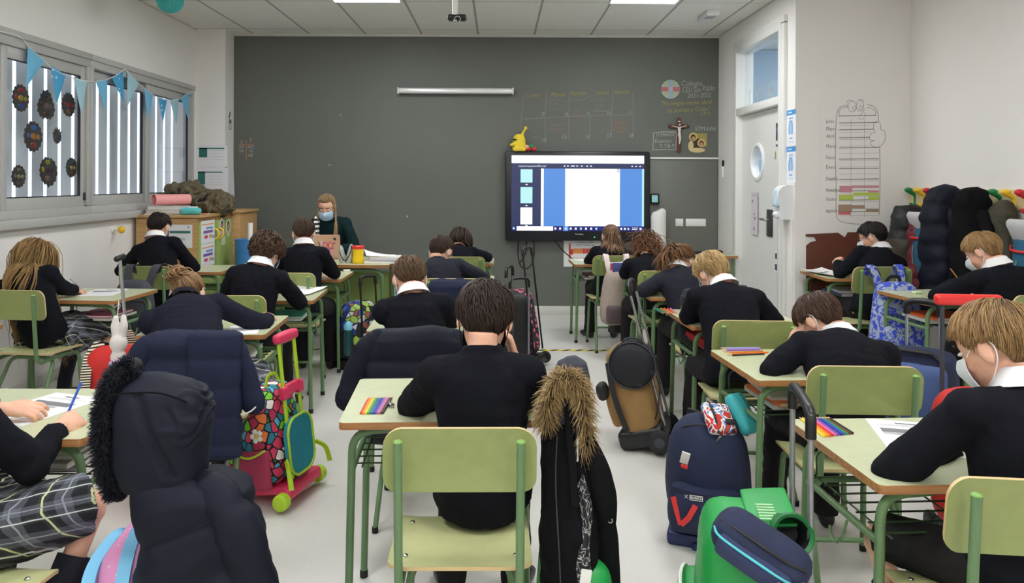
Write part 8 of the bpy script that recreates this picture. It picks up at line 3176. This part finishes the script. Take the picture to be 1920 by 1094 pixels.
for k, (dx, tx, c_, lb) in enumerate(((-0.02, -0.05, (60, 62, 70), 'black pen leaning left in the pink cup'), (-0.012, -0.036, (210, 214, 220), 'silver pen leaning left in the pink cup'), (-0.016, -0.028, (70, 90, 130), 'blue pen leaning left in the pink cup'))):
    t = thing('pen', lb, 'pen', (-1.435 + dx, 6.22 + 0.012 * (k - 1), TZ + 0.012))
    mb = MB()
    mb.tube([(0, 0, 0), (tx, 0, 0.16)], 0.005, 8, dome=True)
    mb.build('barrel', mat('pen_%d' % k, c_, 0.35), t)
pk = thing('pencil_case', 'grey patterned pencil case standing open on the teacher desk', 'pencil case', (-1.275, 6.20, TZ), 0)
for sx, h_ in ((-1, 0.145), (1, 0.155)):
    mb = MB()
    mb.loft([[Vector((sx * (0.024 + ox) + rx * math.cos(2 * PI * k / 18), 0.034 * fy * math.sin(2 * PI * k / 18), z_)) for k in range(18)] for z_, ox, rx, fy in ((0.0, .0, .024, 1), (0.02, .004, .030, 1.1), (0.07, .010, .026, 1.1), (0.12, .016, .018, 1.0), (h_, .022, .010, .7))])
    mb.build('pouch', dots_mat('grey_dash_print', (176, 178, 172), (90, 92, 90), 60, 0.25) if 'grey_dash_print' not in MATS else MATS['grey_dash_print'], pk, 60)
mb = MB()
mb.tube(smooth_path([(-0.052, -0.02, 0.14), (-0.035, -0.038, 0.07), (0.0, -0.042, 0.025), (0.035, -0.038, 0.07), (0.052, -0.02, 0.145)], 5), 0.004, 6)
mb.build('zip', M_black, pk)
jr = thing('plastic_jar', 'yellow plastic jar with red lid on the teacher desk', 'jar', (-1.170, 6.185, TZ))
mb = MB()
mb.lathe([(0.0, 0.0), (0.042, 0.0), (0.048, 0.008), (0.048, 0.045), (0.043, 0.07), (0.046, 0.10), (0.048, 0.12), (0.0, 0.12)], 26, cap=False)
mb.build('body', mat('yellow_pvc', (244, 204, 30), 0.35), jr)
mb = MB()
mb.lathe([(0.0, 0.12), (0.049, 0.12), (0.051, 0.124), (0.050, 0.142), (0.044, 0.147), (0.0, 0.147)], 26, cap=False)
mb.build('lid', M_redp, jr)
for k, (x_, y_, rz_, rx_, lb) in enumerate(((-0.985, 6.24, 3, 0, 'lowest paper bundle right of the yellow jar'), (-0.965, 6.26, -6, 0, 'grey paper bundle in the middle of the pile on the teacher desk'), (-0.955, 6.30, 8, 0, 'upper paper bundle of the pile on the teacher desk'), (-1.00, 6.30, 16, 5, 'curled top sheet of the pile on the teacher desk'), (-0.935, 6.46, -18, 0, 'paper sheet at the far right corner of the teacher desk'))):
    t = thing('paper_stack', lb, 'papers', (x_, y_, TZ + (0.016 * k if k < 4 else 0.0)), rz_, 'papers on the teacher desk')
    mb = MB()
    if k == 3:
        mb.grid(lambda u, v: (-0.13 + 0.26 * u, -0.09 + 0.18 * v, 0.002 + 0.05 * (1 - u) ** 2 * (0.3 + 0.7 * v)), 10, 6, 0.0015)
    elif k == 4:
        mb.box((0, 0, 0.002), (0.13, 0.18, 0.004))
    else:
        mb.box((0, 0, 0.008), (0.26, 0.20, 0.0155), bev=0.001)
    mb.build('sheets', [M_page, mat('grey_bundle', (170, 168, 176), 0.7), M_page, mat('white_sheet', (238, 238, 240), 0.6), MATS['notice_paper']][k], t)

# ------------------------------------------------------------------ corner table with keyboard and mouse
ct = thing('corner_table', 'pale wooden corner table right of the blackboard by the door', 'table', (1.99, 7.50, 0))
mb = MB()
mb.plate(rrect(0.70, 0.56, 0.015, 4), 0.024, 0, Matrix.Translation((0, 0, 0.698)), 1)
mb.build('tabletop', [M_top, M_edge], ct, 30)
for sx in (-1, 1):
    for sy_ in (-1, 1):
        mb = MB()
        mb.tube([(sx * 0.31, sy_ * 0.23, 0.005), (sx * 0.31, sy_ * 0.23, 0.686)], 0.014, 10)
        mb.build('leg', M_tube, ct)
kb = thing('keyboard', 'black keyboard lying on the corner table', 'keyboard', (1.93, 7.46, 0.7105), 4)
mb = MB()
mb.box((0, 0, 0.009), (0.34, 0.13, 0.018), bev=0.004)
mb.build('case', M_black, kb)
mb = MB()
for i in range(14):
    for j in range(5):
        mb.box((-0.152 + 0.0235 * i, -0.048 + 0.024 * j, 0.020), (0.019, 0.019, 0.005), bev=0.001)
tag(mb.build('keys', mat('key_black', (36, 36, 38), 0.5), kb), kind='stuff')
ms_ = thing('mouse', 'black computer mouse beside the keyboard on the corner table', 'mouse', (2.20, 7.42, 0.7105), 10)
mb = MB()
mb.rbox((0, 0, 0.018), (0.062, 0.105, 0.034), 0.016, bulge=(0, 0, 0.008))
mb.build('shell', M_black, ms_)

# ------------------------------------------------------------------ floor tape
g = NG('hazard_tape', 0.5)
s = g.xyz()
fr = g.math('FRACT', g.math('DIVIDE', g.math('ADD', g.math('SUBTRACT', s[0], s[1]), 40.0), 0.105))
M_tape = g.color(g.mix(g.math('LESS_THAN', fr, 0.55), (24, 24, 24), (232, 214, 50)))
mb = MB()
mb.box((-0.35, 6.27, 0.0012), (3.9, 0.05, 0.0016))
tag(mb.build('floor_tape', M_tape), 'yellow and black striped tape stuck across the floor', 'tape')

# ------------------------------------------------------------------ pencils
PCOL = {'red': (206, 44, 40), 'orange': (238, 120, 36), 'amber': (244, 170, 40), 'yellow': (246, 214, 50), 'green': (50, 140, 70), 'teal': (36, 120, 120), 'lime': (120, 180, 70), 'blue': (44, 90, 200), 'navy': (44, 52, 130), 'violet': (120, 80, 180), 'pink': (224, 110, 170), 'brown': (110, 64, 40), 'black': (40, 38, 40), 'mauve': (170, 130, 190), 'lavender': (150, 170, 220), 'grey': (120, 124, 128), 'ochre': (196, 140, 70)}
PM = {}


def pencil(col, label, p, q, group, r=0.0037):
    if col not in PM:
        mb = MB()
        L_ = 0.175
        mb.lathe([(0.0, 0.0), (1.0, 0.0), (1.0, 0.86)], 6, 0, cap=False)
        mb.lathe([(1.0, 0.86), (0.35, 0.965)], 6, 1, cap=False)
        mb.lathe([(0.35, 0.965), (0.0, 1.0)], 6, 0, cap=False)
        o = mb.build('pencil', [mat('pencil_' + col, PCOL[col], 0.35), mat('pencil_wood', (214, 176, 128), 0.6)], None, 30)
        PM[col] = o
    else:
        o = PM[col].copy()
        COL.objects.link(o)
    d = Vector(q) - Vector(p)
    o.rotation_euler = d.to_track_quat('Z', 'Y').to_euler()
    o.location = p
    o.scale = (r, r, d.length)
    return tag(o, label, 'pencil', group)


def on_desk(px, py, z=0.7, r=0.0037):
    y = FOC * (EYE - z - r) / (py - PPY)
    return at(px, py, y)


for k, c in enumerate(['red', 'orange', 'amber', 'yellow', 'lime', 'green', 'teal', 'blue', 'navy', 'violet', 'mauve', 'pink', 'brown', 'black']):
    x = k / 13
    pencil(c, '%s pencil in the rainbow row on the nearest central desk' % c, on_desk(678 + 41 * x, 776.5 - 0.5 * x), on_desk(694 + 44 * x, 746 - 2 * x), 'rainbow row of pencils on the central desk', 0.0034)
for k, c in enumerate(['yellow', 'amber', 'orange', 'red', 'pink', 'violet', 'navy', 'blue', 'green', 'brown', 'black']):
    x = k / 10
    p_, q_ = on_desk(1500 + 52 * x, 780 - 1 * x), on_desk(1547 + 54 * x, 816 - 6 * x)
    pencil(c, '%s pencil in the fan of pencils on the lower right desk' % c, q_, p_, 'fan of pencils on the lower right desk')
for k, (c, a0, a1) in enumerate((('lavender', (1350, 651.5), (1425, 650.5)), ('mauve', (1352, 654), (1428, 652.5)), ('violet', (1354, 657), (1426, 655)), ('ochre', (1358, 659.5), (1432, 656.5)), ('orange', (1362, 662.5), (1442, 659)), ('black', (1364, 665), (1434, 662)))):
    pencil(c, '%s pencil in the flat bundle on the desk of the boy hiding his face' % c, on_desk(*a1), on_desk(*a0), 'bundle of pencils on the second right desk')
for k, c in enumerate(['teal', 'green', 'ochre', 'orange', 'red', 'pink']):
    pencil(c, '%s pencil in the small row on the desk of the blond boy' % c, on_desk(1228 + 6 * k, 577.3), on_desk(1246 + 5.2 * k, 587.5), 'row of pencils on the blond boy desk')
t = thing('sharpener', 'small metal sharpener beside the rainbow pencils', 'sharpener', on_desk(735, 762) - Vector((0, 0, 0.0037)), 30)
mb = MB()
mb.box((0, 0, 0.006), (0.014, 0.026, 0.012), bev=0.002)
mb.box((0.001, 0, 0.0125), (0.009, 0.022, 0.0015), M=rot_xyz(y=6))
mb.build('body', M_steel, t)
# pencils held in hands
for who, hnd, col, d, lb in (('A2', 'R', 'grey', Vector((-0.14, 0.02, 0.11)), 'grey pencil held by the long haired blonde girl'), ('B4', 'R', 'blue', Vector((0.03, 0.04, 0.11)), 'blue pen upright in the hand at the lower left'), ('E2', 'L', 'ochre', Vector((-0.06, 0.03, 0.10)), 'pencil held by the fair boy beside the coats')):
    rt, HM_, W0, inf = PEOPLE[who]
    p = W0 @ (inf['hd'][hnd] + (inf['hd'][hnd] - inf['el'][hnd]).normalized() * 0.07)
    pencil(col, lb, p + d * 0.6 + Vector((0, 0, 0.01)), p - d * 0.3 + Vector((0, 0, 0.01)), 'pencils held in hands')

# ------------------------------------------------------------------ papers on the desks
M_sheet = MATS['white_sheet']
M_pr = mat('print_grey', (120, 120, 124), 0.7)
M_prl = mat('print_line', (176, 176, 180), 0.7)


def paper(label, px, py, rz, z=0.7, w_=0.21, h_=0.297, curl=0.0, name='worksheet', header=True):
    y = FOC * (EYE - z) / (py - PPY)
    c = at(px, py, y)
    t = thing(name, label, 'paper', (c.x, c.y, z + 0.0008), rz)

    def fz(u, v):
        return (w_ * (u - 0.5), h_ * (v - 0.5), curl * ((2 * u - 1) ** 2 * 0.5 + 0.5 * max(0, 2 * v - 1) ** 2))
    mb = MB()
    mb.grid(fz, 8, 8, 0.0006)
    if header:
        def strip(u0, u1, v, hh, mi):
            k0 = [fz(u0 + (u1 - u0) * q / 4, v) for q in range(5)]
            V = [(a, b - hh / 2, c_ + 0.0009) for a, b, c_ in k0] + [(a, b + hh / 2, c_ + 0.0009) for a, b, c_ in k0]
            mb.add(V, [(q, q + 1, q + 6, q + 5) for q in range(4)], mi)
        strip(0.36, 0.64, 0.90, 0.010, 1)
        for v in (0.84, 0.81, 0.42, 0.34, 0.26, 0.18, 0.10):
            strip(0.1, 0.9, v, 0.0022, 2)
        strip(0.1, 0.85, 0.66, 0.035, 1)
        strip(0.1, 0.7, 0.56, 0.018, 2)
    mb.build('sheet', [M_sheet, M_pr, M_prl], t, 60)
    return t


paper('printed worksheet under the hands at the lower left', 78, 770, -18)
paper('printed worksheet half under the arm of the nearest right boy', 1722, 818, -14, w_=0.21)
paper('worksheet on the desk of the long haired blonde girl', 196, 552, 8)
paper('white paper curling up in front of the curly haired child', 570, 549, -10, curl=0.02, header=False)
paper('curled worksheet held by the boy with glasses in the alcove', 1548, 511, 20, z=0.737, curl=0.03)
paper('white paper at the left end of the desk below the screen', 1092, 488, 30, w_=0.10, h_=0.16, header=False)
paper('open paper before the girl with the blue hair band', 1196, 508, 10, w_=0.16, h_=0.2, header=False)
paper('white sheet half under the arm of the girl in the fleece', 458, 621, 10, w_=0.15, h_=0.21, header=False)
for px, py, w_, lb, rgb in ((651, 511, 0.055, 'small white eraser on the desk touching the teacher desk', (226, 226, 214)), (1720, 548, 0.05, 'pale green eraser on the desk beside the hanging coats', (196, 214, 170))):
    z = 0.7 if px < 1000 else 0.735
    t = thing('eraser', lb, 'eraser', at(px, py, FOC * (EYE - z) / (py - PPY)), 12)
    mb = MB()
    mb.rbox((0, 0, 0.009), (w_, 0.03, 0.017), 0.005)
    mb.build('block', mat('eraser_%d' % px, rgb, 0.7), t)

# ------------------------------------------------------------------ books on the wire shelves
BK = [('A3', 0.14, 0.20, 0.26, 0.25, 0.016, (238, 128, 40), 'folder', 'orange folder on the shelf cut by the left photo edge'), ('A3', 0.14, 0.18, 0.27, 0.26, 0.028, (206, 204, 206), 'book', 'thick pale book under the orange folder at the left photo edge'),
      ('B4', 0.12, 0.24, 0.26, 0.30, 0.018, (70, 70, 76), 'book', 'lower dark book on the shelf of the nearest left desk'), ('B4', 0.14, 0.22, 0.25, 0.29, 0.020, (150, 148, 152), 'book', 'grey book, second on the shelf of the nearest left desk'), ('B4', 0.13, 0.23, 0.24, 0.28, 0.012, (206, 204, 204), 'notebook', 'pale notebook on top of the shelf of the nearest left desk'),
      ('C4', -0.10, 0.20, 0.22, 0.28, 0.020, (56, 70, 120), 'book', 'blue book on the shelf of the nearest central desk'), ('C4', -0.06, 0.17, 0.24, 0.28, 0.018, (226, 226, 224), 'notebook', 'white notebook on the shelf of the nearest central desk'),
      ('D4', -0.05, 0.22, 0.36, 0.28, 0.020, (150, 34, 40), 'book', 'dark red book at the bottom of the blond boy shelf'), ('D4', -0.09, 0.23, 0.30, 0.27, 0.024, (206, 40, 44), 'folder', 'bright red folder in the middle of the blond boy shelf'), ('D4', 0.04, 0.18, 0.26, 0.24, 0.010, (186, 186, 188), 'notebook', 'grey notebook on top of the blond boy shelf'),
      ('D5', -0.08, 0.22, 0.28, 0.28, 0.018, (196, 196, 200), 'notebook', 'grey notebook on the shelf of the boy hiding his face'), ('D5', -0.11, 0.20, 0.24, 0.28, 0.014, (232, 120, 56), 'folder', 'orange folder on the shelf of the boy hiding his face'), ('D5', -0.07, 0.22, 0.28, 0.27, 0.012, (224, 224, 226), 'notebook', 'white notebook on top of the shelf of the boy hiding his face'),
      ('B2', 0.12, 0.22, 0.26, 0.28, 0.016, (230, 230, 232), 'notebook', 'white notebook on the shelf of the curly haired child'), ('B2', 0.14, 0.20, 0.24, 0.27, 0.012, (70, 176, 168), 'folder', 'turquoise folder on the shelf of the curly haired child'),
      ('E2', -0.10, 0.20, 0.30, 0.28, 0.018, (226, 226, 226), 'notebook', 'white notebook on the shelf beside the hanging coats'), ('E2', -0.08, 0.20, 0.28, 0.27, 0.014, (232, 96, 40), 'folder', 'orange folder on the shelf beside the hanging coats'),
      ('E1', 0.0, 0.20, 0.40, 0.28, 0.024, (60, 74, 104), 'book', 'blue grey book on the shelf in the alcove'), ('E1', 0.02, 0.18, 0.38, 0.27, 0.018, (190, 192, 200), 'notebook', 'light notebook on top of the shelf in the alcove'),
      ('D1', -0.08, 0.2, 0.3, 0.27, 0.016, (186, 186, 190), 'notebook', 'grey notebook on the shelf below the screen'), ('D1', -0.06, 0.2, 0.28, 0.27, 0.02, (120, 50, 56), 'book', 'dark red book on the shelf below the screen'),
      ('A2', 0.10, 0.22, 0.30, 0.28, 0.02, (70, 66, 72), 'book', 'dark book on the shelf of the long haired blonde girl'), ('A2', 0.14, 0.2, 0.24, 0.26, 0.014, (190, 70, 120), 'folder', 'pink folder on the shelf of the long haired blonde girl'),
      ('B3', 0.13, 0.22, 0.24, 0.28, 0.018, (226, 224, 224), 'notebook', 'white notebook on the shelf of the girl in the fleece')]
lev = {}
for k, (dk, lx, ly, w_, d_, h_, rgb, nm, lb) in enumerate(BK):
    dx, dy, drz, dz = SEATS[dk][:4]
    z0 = lev.get(dk, dz - 0.145)
    p = Matrix.Translation((dx, dy, 0)) @ Matrix.Rotation(rad(drz), 4, 'Z') @ Vector((lx * 0.6, ly + 0.035, z0))
    book(nm, lb, nm, p, drz + (k % 3 - 1) * 4, min(w_, 0.34), d_, h_, rgb, 'cover_%d' % k, 'books on the desk shelves')
    lev[dk] = z0 + h_ + 0.0006

# ------------------------------------------------------------------ hair bands
for who, c_, rr_, m_ in (('D2', (0.0, -0.103, 0.078), 0.034, mat('royal_blue_band', (60, 60, 170), 0.8)), ('D3', (-0.045, -0.108, 0.0), 0.02, M_navy), ('D1', (0, -0.114, 0.025), 0.011, mat('band_brown', (50, 38, 34), 0.8))):
    rt, HM_, W0, inf = PEOPLE[who]
    mb = MB()
    mb.M = HM_
    d = Vector((c_[0], c_[1] - 0.0, c_[2])) - Vector((0, 0, 0.03))
    Q = d.to_track_quat('Z', 'Y').to_matrix().to_4x4()
    mb.tube([Vector(c_) + Q @ Vector((rr_ * (1 + 0.1 * (k % 2)) * math.cos(2 * PI * k / 20), rr_ * (1 + 0.1 * (k % 2)) * math.sin(2 * PI * k / 20), 0)) for k in range(20)], rr_ * 0.5, 8, closed=True, cap=False)
    mb.build('hair_band', m_, rt, 60)
